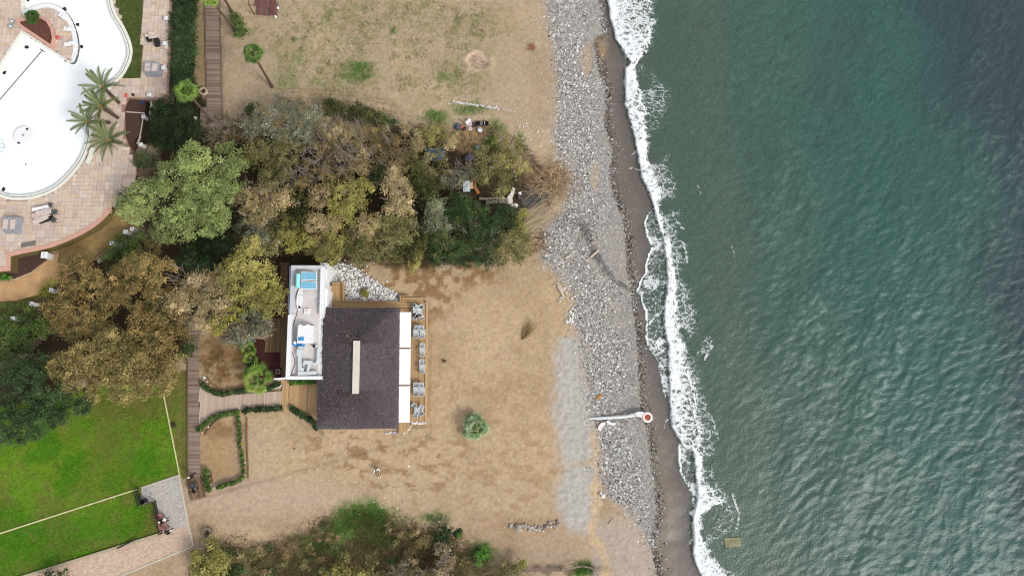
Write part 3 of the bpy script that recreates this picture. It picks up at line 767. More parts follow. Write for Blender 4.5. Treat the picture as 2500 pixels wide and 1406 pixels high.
def lump(name, lab, cat, u, v, z, r, m, grp=None, j=.3, fl_=.6):
    c_ = P(u, v, z); o = MB().ball((0, 0, r*fl_*.6), (r, r*.8, r*fl_), 9, 5, j).build(name, m); o.location = c_; o.rotation_euler = (0, 0, random.random()*6)
    return tag(o, lab, cat, grp)
for u, v, l in deb: lump('weight', l, 'weight', u, v, zf+.5, .17, blackm)
for u, v, l in [(66, 116, 'dark leaf clump on the pool floor near its left corner'), (11, 178, 'dark leaf clump at the far left of the pool floor'), (158, 23, 'dark leaf clump north of the planted pool island'),
                (190, 61, 'dark leaf clump right of the planted pool island'), (199, 115, 'dark leaf clump south east of the planted pool island'), (162, 148, 'dark leaf clump by the tip of the planted pool island'),
                (90, 100, 'dark leaf clump against the red planter edge'), (70, 0, 'dark leaf clump at the top edge of the pool'), (63, 402, 'tiny dark drain cover below the round pool island'), (9, 462, 'dark round float at the bottom left pool edge')]:
    lump('leaf_clump', l, 'leaves', u, v, zf if v > 20 or u < 80 else TZ-.5, .24 if u != 63 else .1, blackm, j=.45, fl_=.3)
hz = thing('pool_hose', 'coiled pale blue hose on the pool floor at the left edge', 'hose', P(2, 358, zf)); hb_ = MB(); c = P(2, 356, zf+.04)
hb_.tube([c+Vector((.5*math.cos(a)*(1-.03*a)+.1*math.sin(a*.4), -.4*math.sin(a*.5)-.55*math.sin(a), 0)) for a in np.linspace(0, 12, 50)], .03, 5).build('hose', mat('hose_blue', (150, 190, 196), .5), hz)

# planted island bed
bed = thing('planter_bed', 'red edged planter with bark soil on the half round pool island', 'planter', P(90, 80, TZ))
g = W(ISLBED, TZ); MB().prism([(p.x, p.y) for p in g], TZ-.3, TZ+.18).build('soil', mat('red_soil', (104, 66, 56), .95, .35, 5, bump=.8), bed)
MB().ribbon(g, .32, TZ-.3, TZ+.32, closed=True).build('rim', pink, bed)
def lounger(u, v, z, ang, lab, grp, m=white, L=1.9, wd=.65, back=.5):
    t = thing('sun_lounger', lab, 'sun lounger', P(u, v, z), grp, ang)
    MB().box((-.3, 0, .32), (L-.6, wd, .07)).build('seat', m, t, True)
    MB().box((L/2-.35, 0, .32+.30*back), (.75, wd, .06), 0).build('backrest', m, t, True)
    for a in (-.8, .5):
        for b in (-1, 1): MB().box((a, b*(wd/2-.06), .15), (.06, .06, .3)).build('leg', m, t, True)
    return t
for i, (u, v, a) in enumerate([(158, 45, -.6), (172, 76, -.2), (174, 111, .15)]):
    lounger(u, v, TZ, a, ['white sun lounger at the top of the pool island rim', 'white sun lounger at the middle of the pool island rim', 'white sun lounger at the bottom of the pool island rim'][i], 'white loungers on the pool island', L=1.3, wd=.5)
tarpred = mat('red_cloth', (206, 104, 96), .8, .3, 6)
lump('red_cloth', 'crumpled red cloth on the pool island paving', 'cloth', 141, 92, TZ, .32, tarpred, j=.4, fl_=.3)
lump('red_cloth', 'crumpled pale red cloth beside the bark bed north of the palms', 'cloth', 308, 234, TZ, .28, tarpred, j=.4, fl_=.25)
for u, v, l in [(33, 56, 'grey and white bucket beside the red planter corner, upper one'), (30, 68, 'grey and white bucket beside the red planter corner, lower one')]:
    t = thing('bucket', l, 'bucket', P(u, v, TZ), 'buckets by the planter'); MB().lathe((0, 0, 0), [(.22, 0), (.27, .42), (.24, .42), (.2, .1)], 14).build('bucket_body', grey_metal, t, True)
    MB().lathe((0, 0, .3), [(.2, 0), (0, .02)], 14).build('bucket_content', white, t, True); MB().tube([(.26*math.cos(a), .1, .42+.2*math.sin(a)) for a in np.linspace(0, PI, 8)], .012, 4).build('bucket_handle', metal_dark, t, True)
# lawn strip north
tl = W(TOPLAWN, TZ); tag(MB().prism([(p.x, p.y) for p in tl], .5, TZ-.02).build('grass_strip', mat('grass_dark', (84, 94, 48), .95, .45, 1.2, bump=.6)), kind='structure')

# ---------------- wall lamps / pillars
def pillar(u, v, z0, hgt, lab, grp, wd=.42):
    t = thing('pillar', lab, 'pillar', P(u, v, z0), grp)
    MB().box((0, 0, hgt/2), (wd, wd, hgt)).build('post', white, t, True)
    MB().box((0, 0, hgt+.05), (wd*1.25, wd*1.25, .1), taper=.9).build('cap', white, t, True)
    MB().box((0, 0, hgt+.13), (.12, .12, .08)).build('light', grey_metal, t, True)
    return t
for u, v, l in [(411, 52, 'white wall pillar beside the folded parasols, northernmost on the pool terrace wall'), (408, 113, 'white wall pillar between the folded parasols and the grey covered stack'),
                (405, 172, 'white wall pillar right beside the grey covered furniture stack'), (371, 238, 'white wall pillar at the inner corner of the terrace wall')]:
    pillar(u, v, TZ, .7, l, 'white pillars on the terrace wall', .36)
for u, v, l in [(360, 293, 'small white pillar on the kerb of the bark bed'), (353, 360, 'small white pillar at the lower end of the bark bed')]:
    pillar(u, v, .4, 1.0, l, 'white pillars by the bark bed', .36)
pillar(125, 628, 0, 1.3, 'thick white gate pillar under the curved pink wall', 'white path pillars', .62)
FP = [(335, 565), (318, 572), (286, 599), (140, 712), (92, 745), (47, 780)]
for (u, v), l in zip(FP, ['white fence pillar nearest the light green tree', 'white fence pillar just left of the one nearest the light green tree', 'white fence pillar by the dirt path above the dark shrubs', 'white fence pillar beside the yellow green hedge clump',
                          'white fence pillar between two black railings left of the orange tree', 'white fence pillar lowest and leftmost above the bright green shrubs']):
    pillar(u, v, 0, 1.15, l, 'white pillars along the lower path', .40)
def railing(a, b, lab, grp, z=0.0, hgt=1.0, n=None, m=metal_dark):
    A, B = P(*a, z), P(*b, z); d = B-A; t = thing('railing', lab, 'railing', A, grp); L_ = d.length; rz = math.atan2(d.y, d.x)
    for zz_ in (.15, hgt): piece('rail', m, t, (A+B)/2+Vector((0, 0, zz_)), (L_, .05, .05), rz)
    n = n or int(L_/.3)
    for i in range(1, n): piece('baluster', m, t, A+d*i/n+Vector((0, 0, hgt/2+.07)), (.03, .03, hgt-.2), rz)
    return t
for i, l in ((1, 'black railing descending beside the dirt path'), (2, 'long black railing hidden in the shrubs between distant pillars'), (3, 'black railing next to the yellow green hedge clump'), (4, 'black railing at the far left end of the lower path')):
    railing(FP[i], FP[i+1], l, 'black railings between path pillars')
kerbm = mat('stone_kerb', (196, 186, 170), .9, .15, 3)
tag(MB().ribbon(W([(342, 570), (290, 606), (240, 640)], 0), .5, -.1, .25).build('garden_kerb', mat('grey_kerb', (170, 160, 146), .9, .2, 3)), 'pale stone kerb under the railing beside the dirt path', 'kerb')

# ---------------- tan path, bark beds
TP = [(-80, 690), (40, 686), (80, 667), (108, 641), (135, 622), (180, 602), (240, 576), (276, 546), (300, 520), (345, 532), (338, 556), (280, 602), (215, 646), (150, 684), (92, 720), (40, 734), (-80, 738)]
tp = W(TP); tag(MB().prism([(p.x, p.y) for p in tp], -.1, .05).build('tan_path', mat('tan_path', (196, 156, 112), .9, .22, 1.1, bump=.3)), kind='structure')
tag(MB().prism([(p.x, p.y) for p in W([(150, 598), (240, 548), (300, 515), (345, 532), (336, 556), (275, 602), (215, 642), (165, 668), (140, 640)])], -.1, .056).build('dirt_path', mat('dirt_path', (150, 124, 82), .95, .3, 1.2, bump=.5)), kind='structure')
def bedding(name, pts, m, lab, z=.06, cat='flower bed'):
    g_ = W(pts); return tag(MB().prism([(p.x, p.y) for p in g_], -.3, z).build(name, m), lab, cat)
bedding('bark_bed', [(28, 624), (106, 611), (132, 622), (104, 642), (76, 664), (36, 680), (-60, 684), (-60, 664), (28, 660)], mulch, 'dark bark bed between curved pink wall and tan path', .07)
bedding('bark_bed', [(312, 240), (370, 246), (366, 270), (356, 340), (340, 345), (322, 380), (303, 330), (301, 264)], mulch, 'dark bark bed with kerb between date palms and pillar', 1.15)
t = thing('bed_kerb', 'thin wooden kerb framing the bark bed below the terrace', 'kerb', P(340, 275, 1.15)); MB().ribbon(W([(308, 274), (352, 277), (342, 335), (335, 352)], 1.15), .12, 1.0, 1.24).build('kerb', kerbm, t)
MB().ribbon(W([(371, 246), (367, 284)], 1.15), .2, .0, 1.3).build('kerb', kerbm, t)
lump('blue_cloth', 'small blue cloth lying in the bark bed', 'cloth', 347, 249, 1.15, .3, mat('navy', (58, 74, 112), .8), fl_=.15)

# ---------------- lower left: pavers, kerbs, fence
GREY = [(437, 1160), (345, 1190), (343, 1232), (381, 1223), (396, 1301), (461, 1282)]
PINKP = [(461, 1282), (396, 1301), (63, 1404), (-60, 1442), (150, 1450), (288, 1407), (472, 1330)]
def pavers(name, poly, base, pal, lx, ly, ang, lab):
    g_ = W(poly); tag(MB().prism([(p.x, p.y) for p in g_], -.2, .05).build(name, mat(name+'_joint', base, .95, .1, 3)), kind='structure')
    par = COL.objects[name]; xs_ = [p.x for p in g_]; ys_ = [p.y for p in g_]
    ox, oy = sum(xs_)/len(xs_), sum(ys_)/len(ys_); R_ = max(max(xs_)-min(xs_), max(ys_)-min(ys_))
    i_, j_ = np.meshgrid(np.arange(-int(R_/lx), int(R_/lx)), np.arange(-int(R_/ly), int(R_/ly)))
    a = (i_+.5*(j_ % 2))*lx; b = j_*ly; ca, sa = math.cos(ang), math.sin(ang)
    X_ = (ox+a*ca-b*sa).ravel(); Y_ = (oy+a*sa+b*ca).ravel(); ok_ = np.ones(len(X_), bool)
    pl = [(p.x, p.y) for p in g_]
    for e in (-.4, .4): ok_ &= inpoly(X_+e*lx*ca, Y_+e*lx*sa, pl)
    X_, Y_ = X_[ok_], Y_[ok_]; z_ = .066+rng.uniform(-.008, .008, len(X_)); Vt = []
    for zo, e in ((0, .46), (-.05, .48)):
        for p_, q_ in ((-1, -1), (1, -1), (1, 1), (-1, 1)): Vt.append(np.stack([X_+p_*e*lx*ca-q_*e*ly*sa, Y_+p_*e*lx*sa+q_*e*ly*ca, z_+zo], -1))
    Vt = np.stack(Vt, 1).reshape(-1, 3); b0 = np.arange(len(X_))[:, None]*8
    Ft = np.concatenate([b0+np.array(q) for q in ((0, 1, 2, 3), (4, 5, 1, 0), (5, 6, 2, 1), (6, 7, 3, 2), (7, 4, 0, 3))], 0)
    tag(fast('paving_bricks', Vt, Ft, mat(name+'_brick', attr=True, rough=.9, var=.12, scale=2), np.repeat(pick(pal, len(X_), .045), 8, 0), par), kind='stuff')
pavers('grey_paving', GREY, (164, 156, 148), [(188, 180, 172), (178, 172, 166), (198, 190, 182), (182, 176, 172)], .24, .14, math.radians(-12), '')
pavers('pink_path', PINKP, (182, 156, 136), [(208, 182, 160), (200, 172, 150), (212, 188, 168), (194, 168, 148)], .24, .13, math.radians(16), '')
tag(MB().ribbon(W([(437, 1158), (461, 1282), (473, 1332)]), .2, -.1, .14).build('path_kerb', kerbm), 'pale kerb along the east edge of the grey paving', 'kerb')
tag(MB().ribbon(W([(438, 1159), (345, 1190)]), .14, -.1, .1).build('path_kerb', kerbm), 'thin pale kerb at the north edge of the grey paving', 'kerb')
tag(MB().ribbon(W([(473, 1332), (288, 1408), (150, 1452)]), .2, -.1, .12).build('path_kerb', kerbm), 'pale kerb along the south edge of the pink path', 'kerb')
tag(MB().ribbon(W([(394, 1302), (63, 1405), (-60, 1443)]), .32, -.1, .22).build('path_kerb', mat('old_kerb', (172, 160, 134), .9, .2, 3)), 'weathered kerb between the lawn and the pink path', 'kerb')
ropem = mat('pale_timber', (206, 198, 150), .85, .15, 3)
tag(MB().ribbon(W([(400, 964), (440, 1164)]), .13, -.05, .1).build('lawn_edging', ropem), 'straight pale edging on the right side of the lawn', 'edging')
tag(MB().ribbon(W([(-60, 1321), (337, 1193)]), .15, -.05, .1).build('lawn_edging', ropem), 'long pale edging crossing the lawn diagonally', 'edging')
fn = thing('metal_fence', 'black metal fence stepping round the grey paved corner', 'fence', P(345, 1230))
fp = W([(338, 1191), (346, 1232), (382, 1222), (398, 1300)])
for a, b in zip(fp[:-1], fp[1:]):
    d = b-a; rz = math.atan2(d.y, d.x)
    for z in (.25, .65, 1.05): piece('rail', metal_dark, fn, (a+b)/2+Vector((0, 0, z)), (d.length, .06, .06), rz)
    k = max(2, int(d.length/.9))
    for i in range(k+1): piece('fence_post', metal_dark, fn, a+d*i/k+Vector((0, 0, .55)), (.08, .08, 1.1), rz)
    for i in range(k):
        q = a+d*(i+.5)/k; piece('brace', metal_dark, fn, q+Vector((0, 0, .65)), (math.hypot(d.length/k, .8), .035, .035), rz).rotation_euler = (0, -math.atan2(.8, d.length/k), rz)
b2 = thing('fallen_rail', 'long dark pole lying by the kerb of the lower lawn', 'pole', P(280, 1330)); MB().tube([P(286, 1338, .25), P(335, 1314, .4)], .07, 6).build('pole', metal_dark, b2)
bin_ = thing('litter_bin', 'black round litter bin in the corner of the black fence', 'litter bin', P(356, 1221)); MB().lathe((0, 0, 0), [(.26, 0), (.32, .85), (.34, .9), (.26, .9), (.24, .6)], 18).build('bin_body', metal_dark, bin_, True); MB().lathe((0, 0, .6), [(.24, 0), (0, .05)], 14).build('bin_bag', blackm, bin_, True)
lp = thing('bollard', 'small grey bollard lamp on the grey paving', 'bollard', P(371, 1205)); MB().tube([(0, 0, 0), (0, 0, .8)], .05, 8).build('pole', grey_metal, lp, True); MB().lathe((0, 0, .8), [(.1, 0), (.13, .12), (0, .16)], 12).build('lamp_head', grey_metal, lp, True)
# bench
ang = math.atan2((P(408, 1291)-P(390, 1253)).y, (P(408, 1291)-P(390, 1253)).x)
bench = thing('bench', 'red brown slatted bench against the black fence', 'bench', P(402, 1271))
bx = Vector((math.cos(ang), math.sin(ang), 0)); by = Vector((-math.sin(ang), math.cos(ang), 0)); bc = P(402, 1271)
pinkwood = mat('bench_slats', rough=.7, var=.15, scale=2, grain=(1, 5, 1), ramp=[(168, 116, 108), (182, 130, 122), (150, 98, 88)])
for k in range(4): piece('slat', pinkwood, bench, bc+by*(.30-.16*k+.0)*-1+Vector((0, 0, .45)), (2.0, .12, .04), ang)
for k in range(3): piece('slat', pinkwood, bench, bc+by*(-.42-.03*k)+Vector((0, 0, .56+.15*k)), (2.0, .04, .11), ang)
for e in (-.8, .8):
    piece('leg', metal_dark, bench, bc+bx*e+Vector((0, 0, .22)), (.06, .55, .42), ang); piece('back_support', metal_dark, bench, bc+bx*e+by*-.44+Vector((0, 0, .65)), (.06, .06, .5), ang)

# ---------------- boardwalks
bw = thing('boardwalk', 'weathered plank boardwalk running north beside the dark hedge', 'boardwalk', P(515, 150))
planks(bw, W([(500, -40), (533, -40), (541, 298), (507, 300)], .1), .1, math.atan2(0, 1), .165, oldwood, lenmax=None)
MB().ribbon(W([(535, -40), (543, 298)], .05), .12, -.1, .1).build('edge_board', oldwood, bw); MB().ribbon(W([(498, -40), (506, 300)], .05), .1, -.1, .1).build('edge_board', oldwood, bw)
bw2 = thing('boardwalk', 'weathered plank boardwalk beside the lawn passing the restaurant', 'boardwalk', P(472, 1000))
planks(bw2, W([(459, 770), (487, 770), (486, 960), (488, 1168), (460, 1168)], .1), .1, 0, .165, oldwood)
MB().ribbon(W([(457, 770), (458, 1168)], .05), .1, -.1, .1).build('edge_board', brownwood, bw2)
pl_ = thing('boardwalk_platform', 'low wooden landing at the south end of the lower boardwalk', 'platform', P(478, 1195)); planks(pl_, W([(455, 1172), (492, 1164), (503, 1212), (465, 1221)], .1), .1, math.atan2((P(455, 1172)-P(465, 1221)).y, (P(455, 1172)-P(465, 1221)).x), .3, brownwood)
gp = thing('boardwalk', 'short weathered ramp beside the north boardwalk under the fan palm', 'boardwalk', P(495, 275)); planks(gp, W([(490, 262), (505, 262), (505, 310), (488, 310)], .08), .08, 0, .165, oldwood)
wk = thing('timber_walkway', 'pale plank walkway linking the boardwalk to the restaurant', 'walkway', P(590, 985))
planks(wk, W([(486.5, 943), (506, 957), (563, 964), (687, 954), (687, 991), (534, 1005), (486.5, 1042)], .12), .12, math.radians(90), .19, newwood)
ed = thing('entrance_deck', 'tan plank deck at the restaurant entrance', 'deck', P(735, 975))
planks(ed, W([(688, 928), (706, 928), (706, 1008), (689, 1008)], .14), .14, math.radians(90), .19, tanwood)
planks(ed, W([(707, 936), (778, 936), (778, 1020), (715, 990), (707, 990)], .14), .14, math.radians(90), .19, tanwood)
sd2 = thing('side_deck', 'brown plank deck along the west wall of the white annex', 'deck', P(680, 850))
planks(sd2, W([(684, 640), (704, 640), (702, 925), (686, 925)], .12), .12, math.radians(90), .19, brownwood)
planks(sd2, W([(645, 776), (684, 776), (685, 858), (646, 860)], .12), .12, math.radians(90), .19, brownwood, lenmax=2.6)
bedding('red_bark_bed', [(620, 828), (646, 830), (646, 861), (686, 860), (688, 922), (640, 926), (618, 900)], redmulch, 'dark red bark bed west of the white annex', .1)
bedding('red_bark_bed', [(664, 700), (684, 700), (684, 776), (664, 776)], redmulch, 'small dark red bark strip under the trees beside the deck', .1)
hf = thing('hatch_frame', 'small square pale hatch frame in the red bark', 'hatch', P(679, 907, .1)); MB().ribbon(W([(674.5, 902.5), (683.5, 902.5), (683.5, 911.5), (674.5, 911.5)], .1), .08, .05, .22, closed=True).build('frame', kerbm, hf)
piece('lid', metal_dark, hf, P(679, 907, .14), (.38, .38, .04))
# ---------------- restaurant deck
rd = thing('restaurant_deck', 'tan plank deck wrapping the beach side of the restaurant', 'deck', P(1022, 880))
DZ = .35
planks(rd, W([(806, 736), (1040, 738), (1040, 752), (806, 753)], DZ), DZ, 0, .15, tanwood, lenmax=4)
planks(rd, W([(806, 692), (837, 692), (837, 737), (806, 737)], DZ), DZ, math.radians(90), .15, tanwood)
planks(rd, W([(976, 752), (1040, 752), (1037, 1029), (973, 1029)], DZ), DZ, math.radians(90), .19, tanwood, lenmax=4.2)
planks(rd, W([(980, 725), (1034, 725), (1034, 738), (980, 738)], .25), .25, math.radians(0), .15, tanwood)
planks(rd, W([(973, 1029), (1001, 1029), (1001, 1042), (994, 1052), (984, 1058), (973, 1060)], .2), .2, math.radians(90), .15, tanwood)
MB().ribbon(W([(1042, 737), (1039, 1031)], DZ), .22, 0, DZ+.14).build('edge_beam', tanwood, rd)
MB().ribbon(W([(843, 736), (978, 737), (978, 723), (1000, 723)], DZ), .1, 0, DZ+.25).build('edge_beam', tanwood, rd)
MB().ribbon(W([(805, 692), (839, 692), (840, 738)], DZ), .12, 0, DZ+.5).build('edge_beam', tanwood, rd)
MB().prism([(p.x, p.y) for p in W([(806, 737), (1041, 739), (1038, 1028), (974, 1028), (974, 753), (806, 753)], DZ)], 0, DZ-.05).build('deck_base', brownwood, rd)

# ---------------- restaurant with thatched roof
EZ, RZ = 2.7, 5.1
rest_ = thing('restaurant', 'beach restaurant under a big dark thatched hip roof', 'restaurant', P(878, 900))
E = W([(789, 751), (970, 751), (976, 756), (973, 1041), (967, 1046), (776, 1048), (772, 1044), (777, 771)], EZ); RT = W([(871, 836), (868, 957)], RZ)
thatch = mat('thatch', (96, 87, 90), .95, .22, 3.2, bump=1.0, bscale=14)
NSEG = 60
def ring(n_):
    per = [(E[i], E[(i+1) % len(E)]) for i in range(len(E))]; tot = sum((b-a).length for a, b in per); out = []; acc = 0
    for k in range(n_):
        s_ = tot*k/n_; acc = 0
        for a, b in per:
            l = (b-a).length
            if acc+l >= s_: out.append(a+(b-a)*((s_-acc)/l)); break
            acc += l
    return out
NR = 160; base = ring(NR); r0, r1_ = RT; vs_, fs_ = [], []
dd = (r1_-r0); LV = 26
for j in range(LV+1):
    f_ = j/LV
    for k, b in enumerate(base):
        t_ = max(0, min(1, (b-r0).dot(dd)/dd.dot(dd)*1.25-.12)); q = r0+dd*t_
        p = b.lerp(q, f_); p.z = EZ+(RZ-EZ)*(f_**.92)+(.06*(vn(p.x*1.7, p.y*1.7, 300)-.5)+.09*(vn(p.x*4, p.y*4, 301)-.5))*(1 if 0 < f_ < 1 else .4)
        p.x += .07*(vn(k*.9, j*.9, 302)-.5); p.y += .07*(vn(k*.9, j*.9, 303)-.5); vs_.append(p)
for j in range(LV):
    for k in range(NR): fs_.append((j*NR+k, j*NR+(k+1) % NR, (j+1)*NR+(k+1) % NR, (j+1)*NR+k))
o0 = len(vs_)
for b in base: vs_.append(Vector((b.x, b.y, EZ-.35))); 
ctr = sum(base, Vector())/NR; vs_.append(Vector((ctr.x, ctr.y, EZ-.1)))
for k in range(NR): fs_.append((o0+k, o0+(k+1) % NR, (k+1) % NR, k)); fs_.append((o0+(k+1) % NR, o0+k, o0+NR))
roof = MB().add(vs_, fs_).build('roof', thatch, rest_)
tb = np.array([tuple(vs_[i]) for i in range(LV*NR)]); n = 30000
q = tb[rng.integers(NR*2, len(tb), n)]; fr_ = rng.random((n, 1)); q = q+(tb[np.minimum(len(tb)-1, rng.integers(0, 3, n))]*0)+rng.normal(0, .14, (n, 3))*[1, 1, .15]+[0, 0, .03]
out_ = q-np.array([ctr.x, ctr.y, 0]); out_[:, 2] = 0; out_ /= np.linalg.norm(out_, axis=1)[:, None]
D_ = out_*rng.uniform(.10, .24, (n, 1))+rng.normal(0, .05, (n, 3)); D_[:, 2] = -.05+rng.uniform(-.03, .05, n)
tag(blades('thatch_straw', q-np.array([0, 0, 0]), D_, .035, pick([(92, 82, 90), (112, 100, 106), (72, 64, 70), (124, 110, 112), (96, 84, 84)], n, .12), mat('straw', attr=True, rough=.95, var=0), roof), kind='stuff')
q_ok = (np.abs(q[:, 0]-ctr.x) < 99)
lf = q[(rng.random(n) < .075) & (q[:, 0] < P(868, 900, 3).x+rng.normal(0, .6, n))]
tag(cards('fallen_leaves', lf+[0, 0, .06], rng.uniform(.06, .14, len(lf)), pick([(176, 148, 116), (150, 118, 88), (196, 176, 150)], len(lf)), mat('dry_leaf', attr=True, rough=.9, var=0), roof), kind='stuff')
sk = W([(863, 832), (879, 832), (876, 961), (860, 961)], RZ)
rl = MB().prism([(p.x, p.y) for p in sk], RZ-.3, RZ+.1); rl.build('ridge_skylight', mat('skylight', (214, 208, 192), .4, .12, 1.2), roof)
wl = W([(800, 770), (960, 770), (958, 1030), (800, 1030)], 0)
MB().prism([(p.x, p.y) for p in wl], -.1, EZ-.2).build('wall', white, rest_)
glass = mat('dark_glass', (40, 52, 56), .08, 0, spec=.6)
for v in (800, 850, 900, 950, 1000):
    wf = MB().box(P(961, v, 1.3), (.1, 1.9, 2.0)).build('window', white, rest_); wf2 = MB().box(P(961, v, 1.3)+Vector((.06, 0, 0)), (.03, 1.7, 1.8)).build('pane', glass); wf2.parent = wf; wf2.data.transform(Matrix.Translation(-rest_.location))
# awning of three white panels
aw = thing('awning', 'white three panel awning along the beach side of the restaurant', 'awning', P(988, 900))
aw_m = mat('awning_cloth', (244, 245, 245), .7, .02, 1)
AZ = 2.45
for v0, v1 in ((762, 848), (852, 938.5), (942.5, 1031)):
    k0, k1 = (v0-762)/269, (v1-762)/269
    a, b, c_, d = P(976-4*k0, v0, AZ+.15), P(1004-4*k0, v0, AZ), P(1004-4*k1, v1, AZ), P(976-4*k1, v1, AZ+.15)
    vs4 = [a, b, c_, d]+[v_-Vector((0, 0, .03)) for v_ in (a, b, c_, d)]
    MB().add(vs4, [(3, 2, 1, 0), (4, 5, 6, 7), (0, 1, 5, 4), (1, 2, 6, 5), (2, 3, 7, 6), (3, 0, 4, 7)]).build('panel', aw_m, aw)
for v in (763, 850, 940.5, 1030):
    k = (v-762)/269; MB().tube([P(974-4*k, v, AZ+.08), P(1003-4*k, v, AZ-.05), P(1004-4*k, v, AZ-.05)], .05, 6).build('rafter', brownwood, aw)
    MB().tube([P(1001-4*k, v, AZ), Vector((P(1001-4*k, v, AZ).x, P(1001-4*k, v, AZ).y, .3))], .05, 6).build('post', white, aw)

# ---------------- white annex with flat roof
AZ0, AP = 3.1, 3.65
an = thing('annex', 'white flat roofed annex beside the thatched restaurant', 'building', P(745, 790))
NE = [(712, 655), (784, 655), (782, 765), (779, 790), (776, 918), (705, 918), (709, 765)]
MB().prism([(p.x, p.y) for p in W(NE, AZ0)], -.1, AZ0).build('roof_deck', mat('roof_membrane', (214, 206, 202), .85, .16, .8, bump=.2), an)
MB().prism([(p.x, p.y) for p in W([(709, 649), (795, 649), (794, 765), (790, 792), (786, 924), (700, 924), (705, 765)], AZ0)], -.1, AZ0-.05).build('wall', white, an)
def para(pts, w_, m=white, z1=AP, nm='parapet'): MB().ribbon(W(pts, z1), w_, AZ0-.2, z1).build(nm, m, an)
greyp = mat('grey_parapet', (206, 206, 210), .8, .1, 2)
para([(711, 652), (796, 652)], .4, greyp); para([(788, 652), (785, 768)], .50, white, AP+.02); para([(715, 655), (711, 764), (715, 768)], .42, greyp, AP+.01)
para([(708, 768), (702, 922)], .46, white, AP+.03); para([(698, 922), (786, 922)], .38, white, AP+.05)
MB().ribbon(W([(710, 650), (706, 764)], AP-.15), .26, AP-.5, AP-.12).build('gutter', mat('gutter_grey', (118, 130, 144), .5, .1, 2), an)
MB().ribbon(W([(668, 925), (700, 922)], 2.4), .16, -.1, 2.4).build('screen_wall', white, an)
MB().box(P(803, 668, 1.5)+Vector((-.3, 0, 0)), (.9, 2.0, 3.0)).build('east_bay', white, an)
MB().box(P(801, 731, 1.5)+Vector((-.2, 0, 0)), (.9, 2.1, 3.0)).build('east_bay', white, an)
dr_ = MB().box(P(800, 690, 1.1)+Vector((-.3, 0, 0)), (.1, 1.4, 2.2)).build('door', mat('olive_door', (120, 112, 84), .7), an)
MB().box((.09, .5, .0), (.06, .05, .16)).build('handle', grey_metal, dr_, True).location = P(800, 690, 1.1)+Vector((-.3, 0, 0))-an.location
sg = thing('menu_board', 'black board with white marks beside the annex door', 'sign', P(803, 694, .9)); MB().box((0, 0, .1), (.7, .5, .06), .3, rx=.4).build('board', blackm, sg, True); MB().box((0, -.02, .15), (.4, .12, .05), .3, rx=.4).build('paper', white, sg, True)
# things on the annex roof
so = thing('solar_collector', 'two blue solar panels in white frames on the annex roof', 'solar panel', P(754, 685, AZ0))
blue = mat('solar_blue', (112, 168, 192), .25, .08, 2, spec=.5)
def quad3(name, m, par, a, b, c_, d, th): vs8 = [a, b, c_, d]+[v_-Vector((0, 0, th)) for v_ in (a, b, c_, d)]; return MB().add(vs8, [(3, 2, 1, 0), (4, 5, 6, 7), (0, 1, 5, 4), (1, 2, 6, 5), (2, 3, 7, 6), (3, 0, 4, 7)]).build(name, m, par)
for v0, v1 in ((663, 684), (685.5, 706)):
    fr2 = quad3('panel_frame', white, so, P(735, v0, 4.3), P(774, v0+2.5, 3.55), P(773, v1+1, 3.55), P(734.5, v1-1, 4.3), .08)
    quad3('panel', blue, so, P(736.2, v0+1.3, 4.33), P(772.8, v0+3.4, 3.58), P(771.8, v1-.2, 3.58), P(735.7, v1-2.3, 4.33), .05)
for v in (666, 704): MB().tube([P(736, v, 4.25), P(738, v, AZ0)], .03, 5).build('strut', grey_metal, so)
tk = thing('water_tank', 'pale turquoise hot water tank beside the solar panels', 'water tank', P(727, 686, AZ0)); MB().tube([P(727.5, 669, 4.3), P(726.5, 703, 4.3)], [.26, .26], 16).build('tank', mat('turquoise', (150, 226, 226), .35, .1, 2), tk)
for v in (674, 698): MB().box(P(727, v, 3.6), (.4, .1, 1.0)).build('stand', grey_metal, tk)
sb = thing('surfboard', 'white paddle board with a black hole lying on the annex roof', 'paddle board', P(733, 731, AZ0)); pts = []
for k in range(28):
    a = 2*PI*k/28; y = math.cos(a); x = math.sin(a)*(1-.35*max(0, -y)**2)*(.98 if y < .9 else .8); pts.append((P(733, 731, AZ0).x+.06*y+x*.38, P(733, 731, AZ0).y+y*1.36))
MB().prism(pts, AZ0+.1, AZ0+.24).build('board', white, sb); c = P(731, 750, AZ0+.24); MB().lathe(c, [(.15, 0), (.12, .05), (0, .05)], 14).build('vent_cap', blackm, sb)
MB().ribbon(W([(728, 720.5), (741, 721)], AZ0), .05, AZ0, AZ0+.25).build('strap', grey_metal, sb)
bx_ = thing('roof_hatch', 'small square white hatch cover on the annex roof', 'hatch', P(750, 760, AZ0)); MB().box(P(750, 760, AZ0+.12), (.68, .62, .24)).build('cover', white, bx_); MB().lathe(P(748, 758, AZ0+.24), [(.16, 0), (.16, .02), (.12, .02), (.12, .0)], 14).build('ring', tarpred, bx_)
ac = thing('air_handler', 'large white air handling unit on the annex roof', 'air unit', P(747, 817, AZ0))
MB().box(P(748, 817, AZ0+.55), (1.75, 2.0, 1.0)).build('casing', white, ac); MB().box(P(744, 794.5, AZ0+.85), (1.2, .22, .5)).build('intake', white, ac); MB().box(P(742, 793.5, AZ0+1.1), (.55, .07, .04)).build('slot', metal_dark, ac)
for u, v in ((733, 795), (764, 795), (735, 838), (763, 838)): MB().box(P(u, v, AZ0+.15), (.12, .12, .3)).build('foot', metal_dark, ac)
MB().tube([P(756, 826, AZ0+1.05), P(758, 829, AZ0+1.05)], .02, 5).build('latch', metal_dark, ac)
ld = thing('ladder', 'pale metal ladder lying left of the air handling unit', 'ladder', P(718, 812, AZ0))
